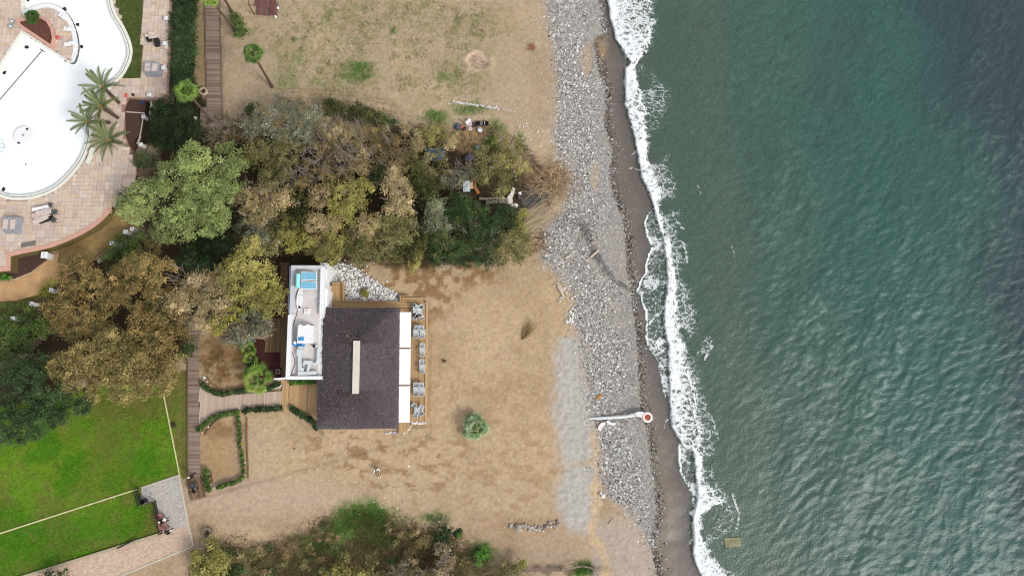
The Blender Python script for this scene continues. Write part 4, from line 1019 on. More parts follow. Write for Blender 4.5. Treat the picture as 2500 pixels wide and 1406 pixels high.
for u in (713.5, 721.5): MB().tube([P(u, 795, AZ0+.25), P(u, 831, AZ0+.25)], .035, 5).build('rail', grey_metal, ld)
for k in range(7): MB().tube([P(713.5, 797+k*5.4, AZ0+.25), P(721.5, 797+k*5.4, AZ0+.25)], .025, 5).build('rung', grey_metal, ld)
tarp = mat('blue_tarp', (66, 140, 190), .5, .3, 4, bump=.6)
tt_ = thing('blue_tarp', 'crumpled blue tarpaulin under the air handling unit', 'tarpaulin', P(727, 840, AZ0)); b_ = MB()
for u, v, r in ((722, 833, .3), (728, 843, .38), (735, 843, .36), (738, 841, .28), (720, 841, .28), (724, 838, .34)): b_.ball(P(u, v, AZ0+.12), (r, r*.7, .2), 9, 5, .3)
b_.build('folds', tarp, tt_); lump('white_sack', 'white plastic sack on the blue tarpaulin', 'sack', 720, 836, AZ0+.2, .22, white, j=.35)
bt = thing('blue_cloth', 'flat blue cloth on top of the air handling unit', 'cloth', P(734, 827, AZ0+1.05)); MB().box(P(735, 827, AZ0+1.08), (.62, .42, .04), .08).build('cloth', tarp, bt)
du = thing('ventilation_duct', 'long pale ventilation duct at the south end of the annex roof', 'duct', P(745, 890, AZ0)); dz = AZ0+.3
ductm = mat('duct_metal', (206, 214, 216), .45, .07, 3)
for a, b, w_ in (((732, 862), (733, 906), .38), ((728, 912), (774, 910), .42), ((757, 885), (752, 906), .3), ((742, 885), (764, 886), .46), ((739, 898), (739, 908), .3)):
    A, B = P(*a, dz), P(*b, dz); d = B-A; piece('duct_section', ductm, du, (A+B)/2, (d.length, w_, w_), math.atan2(d.y, d.x))
MB().box(P(733, 861, dz+.05), (.65, .75, .6)).build('fan_box', ductm, du); MB().box(P(734, 850, dz), (.5, .4, .5)).build('fan_box', ductm, du)
MB().tube([P(763, 887, dz+.05), P(770, 888, dz+.1), P(774, 884, dz+.1), P(776, 878, dz+.1), P(777, 850, dz+.1), P(775, 845, dz+.1), P(770, 844, dz+.2)], .17, 10).build('bent_pipe', ductm, du); MB().lathe(P(767, 845, dz), [(.16, 0), (.16, .2), (.1, .2), (.1, .1), (0, .1)], 14).build('outlet', blackm, du)
cb = thing('roof_cable', 'black cable trailing down the west side of the annex roof', 'cable', P(715, 860, AZ0)); MB().tube([P(u, v, AZ0+.05) for u, v in smooth([(727, 708), (722, 725), (727, 745), (726, 760), (722, 775), (716, 795), (713, 830), (711, 856), (716, 866), (720, 884), (716, 900), (710, 914), (720, 917), (760, 917)], 4)], .03, 5).build('cable', metal_dark, cb)
cb = thing('roof_cable', 'thin grey cable looping by the east parapet of the annex', 'cable', P(774, 738, AZ0)); MB().tube([P(u, v, AZ0+.04) for u, v in smooth([(781, 726), (775, 728), (769, 733), (771, 739), (781, 743)], 4)], .02, 4).build('cable', grey_metal, cb)
st = thing('drying_stand', 'white folding stand with splayed legs on the brown deck', 'stand', P(661, 788, .12))
for a in np.linspace(0, 2*PI, 6)[:-1]: MB().tube([(0, 0, .75), (.55*math.cos(a), .55*math.sin(a), 0)], .03, 5).build('leg', white, st, True)
MB().lathe((0, 0, .75), [(.1, 0), (.1, .08), (0, .08)], 10).build('hub', white, st, True)

# ---------------- wooden beach platform with frame
pv_ = thing('pergola', 'brown plank platform with dark pole frame at the top of the beach', 'pergola', P(650, 20))
planks(pv_, W([(624, -60), (677, -60), (677, 36), (651, 39), (625, 36)], .2), .2, math.radians(88), .3, redwood)
def gb(u, v): return P(u, v)
for a in ((622, 37), (677, 41), (622, -60), (677, -60)):
    b = P(*a); MB().tube([b, b+Vector((0, 0, 2.3))], .07, 6).build('post', redwood, pv_)
for a, c_ in (((622, 37), (677, 41)), ((622, 37), (622, -60)), ((677, 41), (677, -60))): MB().tube([P(*a)+Vector((0, 0, 2.3)), P(*c_)+Vector((0, 0, 2.3))], .06, 6).build('beam', redwood, pv_)
for u, v, l in ((673, 42, 'white stone at the corner of the brown beach platform'), (679, 21, 'white stone at the right side of the brown beach platform')): lump('stone', l, 'stone', u, v, .1, .2, white, j=.2)
# south fence
sf = thing('rail_fence', 'low wooden rail fence at the southern edge of the beach', 'fence', P(1370, 1385))
for k, (a, b) in enumerate([((1180, 1396), (1280, 1390)), ((1280, 1390), (1370, 1388)), ((1370, 1388), (1420, 1378)), ((1420, 1378), (1450, 1384)), ((1450, 1384), (1462, 1412))]):
    for z in (.4, .8): MB().tube([P(*a, 0)+Vector((0, 0, z)), P(*b, 0)+Vector((0, 0, z))], .05, 5).build('rail', oldwood, sf)
    MB().tube([P(*a), P(*a)+Vector((0, 0, 1.0))], .06, 5).build('post', oldwood, sf)
# rings
for u, v, r, m, l in ((509, 1300, .62, mat('old_stone', (150, 138, 116), .95, .25, 4, bump=.5), 'round stone planter ring at the edge of the southern scrub'), (499, 226, .5, mat('beige_stone', (196, 176, 156), .9, .12, 4), 'round beige planter beside the fan palm and boardwalk')):
    t = thing('planter_ring', l, 'planter', P(u, v)); MB().lathe((0, 0, 0), [(r, 0), (r, .45), (r*.68, .45), (r*.66, .2)], 22).build('ring', m, t, True); MB().lathe((0, 0, .22), [(r*.67, 0), (0, .06)], 16).build('soil', mulch, t, True)
    if v > 1000:
        for k in range(6): MB().ball((.3*math.cos(k), .3*math.sin(k), .32), (.1, .08, .07), 7, 4, .2).build('stone', kerbm, t, True)
# stone embankment bottom left and creek wall
def stonewall(lab, poly, z, n, pal_m, sz):
    t = thing('stone_wall', lab, 'stone wall', P(*poly[0])); k = 0; xs_ = [p[0] for p in poly]; ys_ = [p[1] for p in poly]
    pts = [P(u, v) for u in np.arange(min(xs_), max(xs_), sz*20) for v in np.arange(min(ys_), max(ys_), sz*18) if inpoly(np.array([u]), np.array([v]), poly)[0]]
    for p in pts: piece('stone', pal_m, t, p+Vector((random.uniform(-.05, .05), random.uniform(-.05, .05), z+random.uniform(-.04, .04))), (sz*random.uniform(.75, .98), sz*random.uniform(.7, .9), .4), random.uniform(-.2, .2))
    return t
rubble = mat('rubble_stone', rough=.9, var=.2, scale=3, bump=.4, ramp=[(134, 112, 92), (150, 128, 106), (112, 96, 82), (160, 142, 120)])
greyst = mat('grey_block', rough=.9, var=.2, scale=3, bump=.4, ramp=[(138, 132, 114), (152, 146, 126), (120, 114, 98)])
stonewall('rubble stone embankment under the bright green shrubs', [(-10, 895), (40, 858), (108, 812), (112, 828), (50, 880), (-10, 915)], .2, 0, rubble, .42)
stonewall('low grey block wall beside the creek mouth', [(1165, 481), (1240, 484), (1242, 500), (1170, 494)], .3, 0, greyst, .4)

# ================================================================ vegetation
PAL = dict(
 lgreen=[(140, 154, 94), (116, 134, 74), (156, 168, 108), (98, 114, 60), (134, 140, 80)],
 greyg=[(120, 124, 102), (100, 106, 84), (144, 146, 124), (122, 108, 80), (86, 92, 70)],
 dark=[(38, 54, 26), (28, 42, 19), (50, 68, 34)],
 hedge=[(50, 70, 38), (37, 53, 28), (66, 84, 48)],
 dkolive=[(64, 68, 32), (48, 54, 26), (84, 86, 44)],
 mid=[(74, 94, 42), (58, 78, 34), (94, 110, 54)],
 olive=[(124, 120, 76), (104, 102, 60), (148, 140, 92), (90, 88, 52)],
 oliveyel=[(154, 146, 80), (136, 130, 66), (170, 160, 94), (116, 114, 58)],
 tan=[(176, 154, 114), (154, 134, 96), (192, 170, 130), (134, 120, 80), (160, 152, 106)],
 pinktan=[(170, 144, 110), (150, 130, 92), (182, 160, 122), (126, 116, 74), (146, 138, 90)],
 orange=[(150, 124, 78), (128, 108, 64), (166, 138, 86), (104, 98, 56), (86, 88, 48)],
 rust=[(140, 112, 68), (118, 100, 58), (100, 96, 56), (150, 126, 76), (84, 84, 46)],
 gold=[(146, 128, 78), (120, 106, 62), (164, 146, 92), (94, 88, 50)],
 brown=[(134, 112, 78), (112, 96, 66), (150, 128, 90), (116, 106, 64), (98, 92, 56)],
 sage=[(134, 142, 110), (114, 122, 92), (154, 158, 130), (122, 122, 86)],
 yellow=[(156, 148, 66), (138, 132, 58), (128, 128, 64)],
 bgreen=[(70, 112, 40), (56, 92, 32), (90, 132, 52)],
 dgreen=[(54, 78, 40), (42, 62, 32), (70, 94, 50), (84, 90, 50)],
 blueg=[(58, 78, 44), (46, 62, 36), (72, 92, 54)],
)
leafm = mat('leaf', attr=True, rough=.7, var=0, spec=.2, trans=.10)
barkm = mat('bark', (104, 92, 80), .95, .3, 8, bump=.4)
palebark = mat('pale_bark', (150, 138, 128), .95, .2, 8)

LB = 1.18
def crown(par, lobes, pal, ztop, leaf=.19, dens=1.0, aspect=.6, shrub=False, pal2=None, ragged=.32):
    C_, K_, O_ = [], [], []
    for lb in lobes:
        u, v, r = lb[:3]; r = r/20.2*(.80 if not shrub else .84); zt = ztop*(lb[3] if len(lb) > 3 else random.uniform(.62, 1.0))
        rz = min(r*.85, zt*.5) if shrub else min(r*.8, zt*.42)
        cen = np.array(P(u, v, zt-rz*.55)); cen[2] = zt-rz
        nc = max(5, int(PI*r*r*5.0*dens))
        d = rng.normal(size=(nc, 3)); d /= np.linalg.norm(d, axis=1)[:, None]
        d[:, 2] = np.where(d[:, 2] < (.0 if not shrub else -.1), -d[:, 2], d[:, 2])
        az = np.arctan2(d[:, 1], d[:, 0]); k = rng.integers(0, 900)
        rag = 1-ragged+2*ragged*vn(az*1.6+k, d[:, 2]*2+k, 400)
        f = (.62+.38*rng.random(nc)**.5)*rag
        cc = cen+d*np.array([r, r, rz])*f[:, None]
        cp = PAL[(lb[4] if len(lb) > 4 else pal)]
        base = pick(cp, nc, .20)*LB*random.uniform(.82, 1.22)
        m = int(32*(1+.2*dens)); rc = np.minimum(rng.uniform(.14, .34, (nc, 1, 1)), r*.42)
        pts = cc[:, None, :]+rng.normal(0, 1, (nc, m, 3))*rc*np.array([1, 1, .7])
        lc = base[:, None, :]*np.clip(rng.normal(1, .17, (nc, m, 1)), .5, 1.6)
        if pal2:
            q = rng.random((nc, 1, 1)) < .10; lc = np.where(q & (rng.random((nc, m, 1)) < .8), pick(PAL[pal2], nc*m, .15).reshape(nc, m, 3), lc)
        oo = np.repeat((d*[1, 1, .6])[:, None, :], m, 1)
        C_.append(pts.reshape(-1, 3)); K_.append(lc.reshape(-1, 3)); O_.append(oo.reshape(-1, 3))
    C_ = np.concatenate(C_); C_[:, 2] = np.maximum(C_[:, 2], .06)
    return cards('crown', C_, leaf*rng.uniform(.7, 1.3, len(C_)), np.concatenate(K_), leafm, par, aspect=aspect, out=np.concatenate(O_))

def plant(name, cat, label, pal, ztop, lobes, grp=None, twigs=0, trunk=True, **kw):
    u = sum(l[0] for l in lobes)/len(lobes); v = sum(l[1] for l in lobes)/len(lobes)
    shrub = ztop < 4.2
    b = P(u, v, ztop*.5); t = thing(name, label, cat, (b.x, b.y, -.1), grp)
    crown(t, lobes, pal, ztop, shrub=shrub, **kw)
    tk = MB(); base = Vector((b.x, b.y, -.1)); h0 = ztop*(.18 if shrub else .35); r0 = .05+.022*ztop
    tk.tube([base, base+Vector((.1, .05, h0*.5)), base+Vector((0, .1, h0))], [r0*1.3, r0, r0*.85], 7)
    for l in lobes:
        z = ztop*(l[3] if len(l) > 3 else .9); e = P(l[0], l[1], z*.72); s_ = base+Vector((0, .1, h0*.95)); mid_ = s_.lerp(e, .55)+Vector((random.uniform(-.3, .3), random.uniform(-.3, .3), .15))
        tk.tube([s_, mid_, e], [r0*.6, r0*.4, r0*.12], 5)
    tk.build('trunk', barkm, t)
    if twigs:
        tw_ = MB(); n_ = 0
        for l in lobes:
            z = ztop*(l[3] if len(l) > 3 else .9); s_ = P(l[0], l[1], z*.3); R_ = l[2]/20.2
            for k in range(int(twigs)):
                a = random.random()*2*PI; e = s_+Vector((math.cos(a)*R_*random.uniform(.5, 1), math.sin(a)*R_*random.uniform(.5, 1), z*random.uniform(.5, .78)))
                m_ = s_.lerp(e, .5)+Vector((random.uniform(-.2, .2), random.uniform(-.2, .2), .2)); tw_.tube([s_, m_, e], [.05, .03, .012], 4, False)
                for q in range(4):
                    st_ = m_.lerp(e, random.random()); d_ = (e-s_).normalized()*random.uniform(.3, .8)+Vector((random.uniform(-.5, .5), random.uniform(-.5, .5), random.uniform(0, .3))); tw_.tube([st_, st_+d_], [.025, .008], 3, False)
        tag(tw_.build('twigs', palebark, t), kind='stuff')
    return t

T, S = ('tree', 'tree'), ('shrub', 'shrub')
TREES = [
 (T, 'large light green broadleaf tree, biggest crown beside the pool terrace', 'lgreen', 8.5, [(470, 385, 52), (545, 385, 48), (425, 435, 58), (500, 445, 68), (560, 440, 44), (470, 500, 52), (530, 510, 48), (385, 455, 38, .8), (515, 545, 40, .8), (575, 400, 28)], {}),
 (T, 'light green tree overhanging the dirt path and fence pillars', 'lgreen', 7, [(340, 470, 34), (325, 515, 42), (300, 500, 26), (410, 555, 50), (455, 560, 30), (365, 500, 30), (420, 520, 26)], {}),
 (S, 'small dark blue green bush by the curved edge of the terrace', 'blueg', 2.6, [(345, 386, 28), (300, 468, 16)], {}),
 (T, 'very dark dense evergreen below the fan palm and terrace corner', 'dark', 5, [(400, 285, 48), (430, 330, 45), (385, 335, 38), (462, 312, 34), (400, 255, 26), (440, 270, 30)], dict(dens=1.3)),
 (T, 'dark shaded tree south of the large light green tree', 'dark', 5.2, [(500, 610, 48), (455, 625, 34), (550, 600, 34), (440, 655, 28, .7), (500, 645, 30)], {}),
 (T, 'tall yellow olive tree leaning over the annex north west corner', 'oliveyel', 7.5, [(600, 640, 48), (640, 685, 50), (590, 700, 42), (655, 740, 40), (560, 660, 36), (610, 600, 30), (680, 715, 24), (625, 730, 36)], {}),
 (T, 'pale grey tan tree between the orange tree and the yellow olive tree', 'tan', 6.5, [(480, 690, 44), (520, 730, 44), (455, 720, 36), (500, 780, 38, .85), (540, 690, 32), (430, 745, 30)], dict(twigs=8)),
 (T, 'thin yellowing tree above the boardwalk end', 'yellow', 5.5, [(555, 760, 30), (530, 790, 30), (580, 770, 24), (545, 735, 26, .9, 'oliveyel')], dict(dens=.85, twigs=6)),
 (T, 'grey green thin crowned tree next to the brown platform', 'greyg', 5.5, [(610, 770, 42), (635, 800, 34), (590, 815, 32, .8), (560, 820, 26, .7), (640, 760, 26)], dict(twigs=8)),
 (T, 'orange brown autumn tree nearest the bark bed and gate pillar', 'orange', 6, [(180, 655, 42), (220, 690, 44), (160, 700, 30), (200, 640, 26)], dict(dens=.95)),
 (T, 'orange brown autumn tree in the middle of the grove', 'orange', 7, [(300, 670, 50), (340, 640, 40), (270, 715, 48), (330, 720, 50), (380, 660, 40), (385, 720, 36)], {}),
 (T, 'rusty orange tree touching the boardwalk by the restaurant garden', 'rust', 6.5, [(400, 770, 48), (430, 820, 36), (350, 790, 52), (380, 835, 40), (420, 720, 34), (440, 770, 26)], dict(pal2='orange')),
 (T, 'dull orange tree above the rubble embankment', 'rust', 6, [(140, 760, 44), (185, 750, 42), (230, 770, 44), (200, 805, 44), (150, 800, 36), (255, 810, 36)], dict(pal2='olive')),
 (T, 'wide golden olive cypress spreading over the lawn', 'gold', 6.5, [(190, 880, 44), (240, 860, 44), (280, 900, 48), (330, 870, 46), (380, 880, 42), (240, 920, 46), (300, 945, 44), (350, 930, 42), (180, 920, 36), (405, 915, 32), (260, 835, 36), (140, 890, 34), (310, 835, 40), (420, 870, 24), (220, 960, 26, .8), (390, 950, 22, .7)], dict(dens=1.15, ragged=.42)),
 (T, 'big dark blue green tree at the left edge above the lawn', 'blueg', 5.8, [(60, 920, 52), (120, 945, 52), (50, 985, 50), (110, 1000, 44), (170, 965, 40), (10, 950, 40), (20, 1030, 40), (80, 1040, 38), (50, 1055, 34), (5, 1065, 30), (130, 1020, 32), (100, 890, 34), (30, 900, 34), (200, 990, 26), (150, 1010, 26)], dict(pal2='dgreen')),
 (S, 'bright green leafy shrub bank below the white fence pillars', 'mid', 2.8, [(70, 790, 36), (30, 815, 38), (95, 800, 26), (15, 850, 36), (60, 835, 28), (0, 770, 30), (120, 800, 20), (50, 760, 24)], dict(pal2='bgreen')),
 (S, 'yellow green rounded hedge clump on the tan path edge', 'yellow', 1.6, [(118, 700, 20), (104, 712, 14), (132, 690, 12)], dict(leaf=.16, dens=1.4)),
 (S, 'green shrub under the railing beside the dirt path', 'mid', 3.2, [(300, 600, 34), (340, 590, 30), (270, 625, 26), (320, 620, 26), (375, 605, 24, .9, 'rust')], {}),
 (S, 'dark green cypress tip reaching over the lower boardwalk', 'dgreen', 2.6, [(462, 850, 20), (445, 862, 20)], {}),
 # thicket
 (T, 'grey green tree with rusty specks at the north west of the thicket', 'greyg', 6.2, [(650, 290, 44), (700, 260, 40), (735, 285, 42), (690, 330, 46), (740, 335, 40), (620, 310, 34), (770, 270, 24, .8)], dict(pal2='rust', twigs=5)),
 (S, 'small fresh green bush at the north west tip of the thicket', 'dgreen', 2.6, [(604, 276, 22), (618, 262, 14)], {}),
 (S, 'low reddish brush covering the end of the short ramp', 'brown', 2.2, [(545, 300, 30), (580, 310, 30), (530, 330, 26), (570, 340, 24), (520, 350, 22)], dict(dens=.7, twigs=10, pal2='olive')),
 (T, 'olive brown tree next to the large light green tree', 'olive', 6.4, [(640, 385, 48), (680, 405, 46), (620, 360, 36), (700, 370, 38), (660, 430, 36)], dict(pal2='brown')),
 (T, 'bare dark twiggy tree in the shady heart of the thicket', 'brown', 4.6, [(745, 410, 38), (780, 440, 34), (730, 450, 32), (790, 400, 34)], dict(dens=.45, twigs=16)),
 (S, 'dark green bush on the north edge of the thicket, left one', 'dkolive', 3, [(812, 262, 26), (840, 270, 28), (870, 272, 24), (800, 250, 16)], dict(dens=1.3)),
 (S, 'dark green bush on the north edge of the thicket, right one', 'dkolive', 2.8, [(895, 278, 26), (920, 292, 22), (880, 290, 22)], dict(dens=1.3)),
 (S, 'fresh green small bush east of the dark edge bushes', 'mid', 1.8, [(945, 290, 18), (965, 298, 12)], dict(pal2='bgreen')),
 (S, 'tan feathery tamarisk behind the dark edge bushes', 'tan', 4, [(800, 315, 32), (840, 325, 34), (810, 350, 30), (870, 330, 28)], dict(dens=.9, aspect=.35, twigs=8)),
 (S, 'orange tan tamarisk south of the green edge bushes', 'orange', 4, [(930, 330, 32), (900, 325, 28), (960, 345, 28), (925, 360, 28)], dict(dens=.9, aspect=.35, twigs=8)),
 (T, 'brown bare branched tamarisk with pale upright limbs', 'pinktan', 4.8, [(850, 385, 36), (880, 370, 34), (890, 405, 34), (850, 420, 28)], dict(dens=.6, twigs=18)),
 (T, 'dark brown tamarisk left of the bare branched one', 'brown', 4.4, [(800, 385, 32), (780, 360, 30), (825, 430, 28), (800, 420, 26)], dict(dens=.8, twigs=10, pal2='rust')),
 (T, 'brown tamarisk with orange patches west of the blue tarp', 'brown', 4.4, [(930, 400, 34), (960, 380, 32), (950, 425, 26), (985, 395, 26)], dict(dens=.85, twigs=9, pal2='orange')),
 (S, 'soft tan shrub on the sandy north edge left of the grass clump', 'tan', 3.2, [(1005, 330, 28), (985, 310, 22), (1020, 350, 24)], dict(aspect=.35, twigs=5)),
 (S, 'golden tan shrub just behind the bright grass clump', 'oliveyel', 3.2, [(1050, 325, 28), (1085, 325, 26), (1040, 345, 24), (1105, 335, 20, .9, 'tan')], dict(aspect=.35, pal2='tan')),
 (S, 'olive shrub around the blue tarpaulin camp', 'olive', 3.4, [(1020, 400, 28), (1045, 425, 26), (1010, 370, 22), (1046, 384, 12, 1), (1072, 366, 10, 1), (1078, 388, 13, 1), (1058, 378, 7, 1), (1090, 415, 24), (1095, 355, 20, .9, 'tan')], dict(aspect=.4, pal2='tan')),
 (S, 'grey twiggy shrub in front of the reed camp board', 'greyg', 3, [(1115, 435, 28), (1095, 450, 24), (1140, 420, 24)], dict(dens=.7, twigs=12, pal2='olive')),
 (S, 'feathery olive tamarisk at the north east corner of the thicket', 'oliveyel', 3.6, [(1245, 355, 34), (1225, 335, 24), (1265, 380, 30), (1235, 395, 34), (1275, 405, 26)], dict(aspect=.3, pal2='tan', twigs=5)),
 (S, 'feathery olive tamarisk beside the concrete slab', 'olive', 3.8, [(1195, 400, 36), (1175, 375, 26), (1210, 435, 34), (1240, 440, 30), (1225, 465, 22), (1175, 430, 28)], dict(aspect=.3, pal2='oliveyel')),
 (T, 'olive tree with brownish top south of the olive brown tree', 'pinktan', 5.8, [(600, 490, 38), (640, 475, 36), (625, 520, 36), (690, 480, 36), (655, 505, 30)], dict(pal2='olive', twigs=5)),
 (T, 'grey sage tree under the light green tree right side', 'greyg', 5.4, [(600, 545, 34), (640, 550, 36), (620, 580, 30)], dict(pal2='sage')),
 (T, 'dark olive tree in the shade left of the pinkish trees', 'dkolive', 5, [(720, 500, 36), (740, 530, 30), (710, 540, 28)], {}),
 (T, 'pinkish orange topped tree in the centre of the thicket', 'pinktan', 6.4, [(790, 470, 36), (775, 500, 30), (800, 550, 40), (790, 590, 34), (770, 545, 30)], dict(pal2='orange')),
 (T, 'broad olive yellow tree in the centre of the thicket', 'oliveyel', 6.4, [(840, 480, 42), (880, 465, 38), (860, 515, 40), (830, 530, 34)], dict(pal2='tan')),
 (S, 'dark green bush beside the bright sandy coloured tree', 'hedge', 4, [(918, 432, 30), (905, 455, 22), (935, 415, 20)], {}),
 (T, 'bright sandy coloured tall tree, palest crown of the thicket', 'tan', 7, [(965, 425, 28), (975, 465, 36), (970, 500, 36), (950, 455, 24), (985, 520, 28)], dict(twigs=6, pal2='pinktan')),
 (T, 'dark olive tree east of the bright sandy tree', 'dkolive', 5, [(1020, 440, 34), (1035, 475, 32), (1060, 455, 28), (1010, 410, 24, .8)], dict(pal2='olive')),
 (T, 'brownish pink tree south of the broad olive yellow tree', 'pinktan', 5.8, [(900, 545, 38), (870, 565, 36), (930, 560, 34), (900, 580, 28)], dict(pal2='olive')),
 (T, 'grey olive tree south of the bright sandy tree', 'olive', 5.6, [(960, 545, 38), (985, 565, 34), (945, 585, 34), (1000, 540, 28)], dict(pal2='greyg')),
 (T, 'sage green round tree north of the dark green bank', 'sage', 5.6, [(1060, 520, 34), (1080, 550, 30), (1050, 555, 28), (1065, 500, 24)], {}),
 (T, 'dark green tree beside the grey block wall', 'dgreen', 4.6, [(1120, 495, 34), (1150, 510, 34), (1100, 520, 30), (1180, 525, 32), (1130, 530, 28)], dict(pal2='mid')),
 (T, 'dark green tree next to the reed bundle', 'hedge', 4.4, [(1230, 525, 34), (1210, 550, 30), (1245, 548, 26), (1190, 560, 26)], dict(pal2='dgreen')),
 (S, 'yellow tipped shrub touching the reed bundle', 'yellow', 3.6, [(1268, 550, 20), (1262, 575, 20), (1275, 525, 14)], dict(pal2='oliveyel')),
 (T, 'olive tree at the south east tip of the thicket', 'olive', 4.6, [(1240, 590, 36), (1270, 600, 30), (1225, 620, 28), (1265, 630, 22, .8), (1285, 585, 20)], dict(pal2='oliveyel')),
 (T, 'dark tree with orange branches near the south east tip', 'dgreen', 4.6, [(1170, 575, 34), (1190, 600, 30), (1140, 590, 30), (1150, 560, 26)], dict(pal2='rust', twigs=4)),
 (T, 'dark green tree on the southern bank', 'dgreen', 4.4, [(1080, 590, 36), (1110, 610, 30), (1065, 615, 26)], dict(pal2='olive')),
 (T, 'yellow green tree just north of the annex', 'yellow', 5.2, [(715, 590, 30), (735, 570, 26), (705, 560, 26, .9, 'oliveyel')], dict(pal2='olive')),
 (T, 'olive brown tree north west of the annex roof', 'olive', 5.6, [(670, 570, 36), (690, 540, 32), (660, 600, 30), (640, 590, 26)], dict(pal2='brown')),
 (T, 'golden olive tree hanging over the east parapet of the annex', 'oliveyel', 6, [(770, 610, 30), (800, 620, 32), (810, 590, 30), (755, 590, 24)], dict(pal2='orange')),
 (T, 'green olive tree above the white boulder bed', 'olive', 5, [(870, 605, 34), (840, 590, 28), (905, 610, 32), (880, 630, 24, .8)], dict(pal2='mid')),
 (T, 'dark olive tree on the south edge east of the boulder bed', 'dkolive', 4.8, [(960, 600, 30), (1000, 600, 32), (1030, 580, 28), (985, 580, 26)], dict(pal2='olive')),
 (S, 'pale yellow low bush on the sand at the thicket edge', 'oliveyel', 2, [(1010, 632, 22), (1025, 620, 16), (1005, 650, 16)], dict(dens=.9, leaf=.18)),
 (S, 'low olive yellow scrub between boulder bed and yellow bush', 'olive', 1.6, [(960, 628, 20), (930, 630, 18), (975, 640, 14)], dict(dens=.7, leaf=.18, pal2='yellow')),
 (S, 'long low dark green bank along the southern sand edge', 'hedge', 2, [(1070, 630, 22), (1100, 632, 20), (1130, 634, 20), (1160, 634, 20), (1190, 636, 20), (1215, 636, 18)], dict(dens=1.2, leaf=.18)),
 (S, 'pale olive brush hiding the end of the stone wall', 'sage', 3, [(1150, 545, 22), (1125, 560, 22)], dict(pal2='olive')),
 # others
 (S, 'round dark green bush at the foot of the leaning palm, upper one', 'mid', 2.2, [(572, 50, 19), (580, 60, 14)], dict(dens=1.4, leaf=.2)),
 (S, 'round dark green bush at the foot of the leaning palm, lower one', 'mid', 2, [(585, 76, 17), (578, 86, 10)], dict(dens=1.4, leaf=.2)),
 (S, 'yellow olive round bush beside the pink path end', 'oliveyel', 3, [(505, 1350, 36), (490, 1380, 34), (525, 1375, 36), (500, 1410, 30)], dict(dens=1.1, leaf=.2, pal2='olive')),
 (S, 'dark broad leaved bush on the southern scrub', 'hedge', 2, [(1085, 1305, 16), (1078, 1318, 14), (1120, 1302, 8)], dict(leaf=.34, pal2='bgreen')),
 (S, 'tan twiggy bush near the black hollow in the scrub', 'tan', 2.2, [(1085, 1345, 20), (1090, 1375, 22), (1075, 1395, 20)], dict(dens=.8, twigs=12, leaf=.18)),
 (S, 'grey twiggy bush left of the black hollow', 'brown', 2, [(1000, 1385, 26), (970, 1400, 24), (1030, 1405, 22)], dict(dens=.7, twigs=14, leaf=.18, pal2='greyg')),
 (S, 'olive bush at the end of the rail fence', 'olive', 2.2, [(1240, 1385, 20), (1265, 1390, 18), (1225, 1400, 16), (1275, 1378, 10, .8, 'yellow')], dict(leaf=.2)),
 (S, 'yellow olive low bush at the bottom edge of the photo', 'oliveyel', 1.8, [(835, 1402, 26), (870, 1408, 22), (805, 1412, 20)], dict(leaf=.2)),
 (S, 'fresh green bush at the southern sand edge', 'bgreen', 1.4, [(1180, 1345, 18), (1172, 1365, 14)], dict(leaf=.2, pal2='mid', dens=.8)),
 (S, 'small green tuft overhanging the pink path at the bottom left', 'dgreen', 2.2, [(130, 1398, 18), (155, 1404, 14), (110, 1408, 14)], dict(dens=.8)),
 (S, 'small green plant at the far left below the pink wall', 'bgreen', .9, [(8, 676, 10), (18, 674, 7)], dict(leaf=.16)),
]
for (nm, cat), lab, pal, zt, lobes, kw in TREES: plant(nm, cat, lab, pal, zt, lobes, **kw)

# dark hedge column by the terrace wall
hd = thing('hedge', 'long dark green hedge between terrace wall and boardwalk', 'hedge', P(446, 100))
lob = [(u+random.uniform(-5, 5), v, 19+random.uniform(-3, 4), random.uniform(.85, 1)) for v in range(-30, 230, 17) for u in (432, 448, 462)]
crown(hd, lob, 'hedge', 2.4, leaf=.19, dens=1.15, shrub=True); MB().box(P(446, 100, .6), (1.0, 13, 1.2)).build('stems', barkm, hd)
# low planted strips around the walkway
def strip(lab, pts, wpx, pal, h, leaf=.2, dens=1.0, cat='hedge', pal2=None):
    q = smooth(pts, 9); t = thing('hedge' if cat == 'hedge' else 'plant_border', lab, cat, P(*pts[0]))
    lob = [(u+random.uniform(-1.5, 1.5), v+random.uniform(-1.5, 1.5), wpx*random.uniform(.45, .8)*(.75 if cat != 'hedge' else 1), random.uniform(.6, 1)) for u, v in q if random.random() < .8]
    crown(t, lob, pal, h, leaf=leaf, dens=dens, shrub=True, pal2=pal2); MB().tube([P(u, v, .15) for u, v in q], .06, 5).build('stems', barkm, t)
strip('trimmed green hedge under the south wall of the annex', [(711, 933), (730, 933), (750, 933), (770, 932)], 6.5, 'bgreen', 1.0, .14, 1.6, pal2='mid')
strip('dark green hedge along the south side of the pale walkway', [(598, 1003), (625, 1000), (655, 998), (684, 995)], 8, 'hedge', .8, .16, 1.3)
strip('dark green hedge along the slanted edge of the entrance deck', [(713, 998), (730, 1010), (750, 1022), (768, 1034), (772, 1044)], 8, 'hedge', .9, .16, 1.3)
strip('dark green hedge between red bark and brown garden', [(613, 820), (614, 850), (612, 880), (606, 905)], 8, 'dgreen', .8, .18, .9)
strip('leafy border with white stones north of the pale walkway', [(491, 936), (508, 950), (528, 960), (548, 962), (570, 957), (598, 952)], 7, 'dgreen', .7, .26, 1.0, 'plant border', 'bgreen')
strip('dark low plants beside the white stones and big fan palm', [(655, 948), (668, 942), (680, 936)], 8, 'hedge', .7, .2, 1.0, 'plant border')
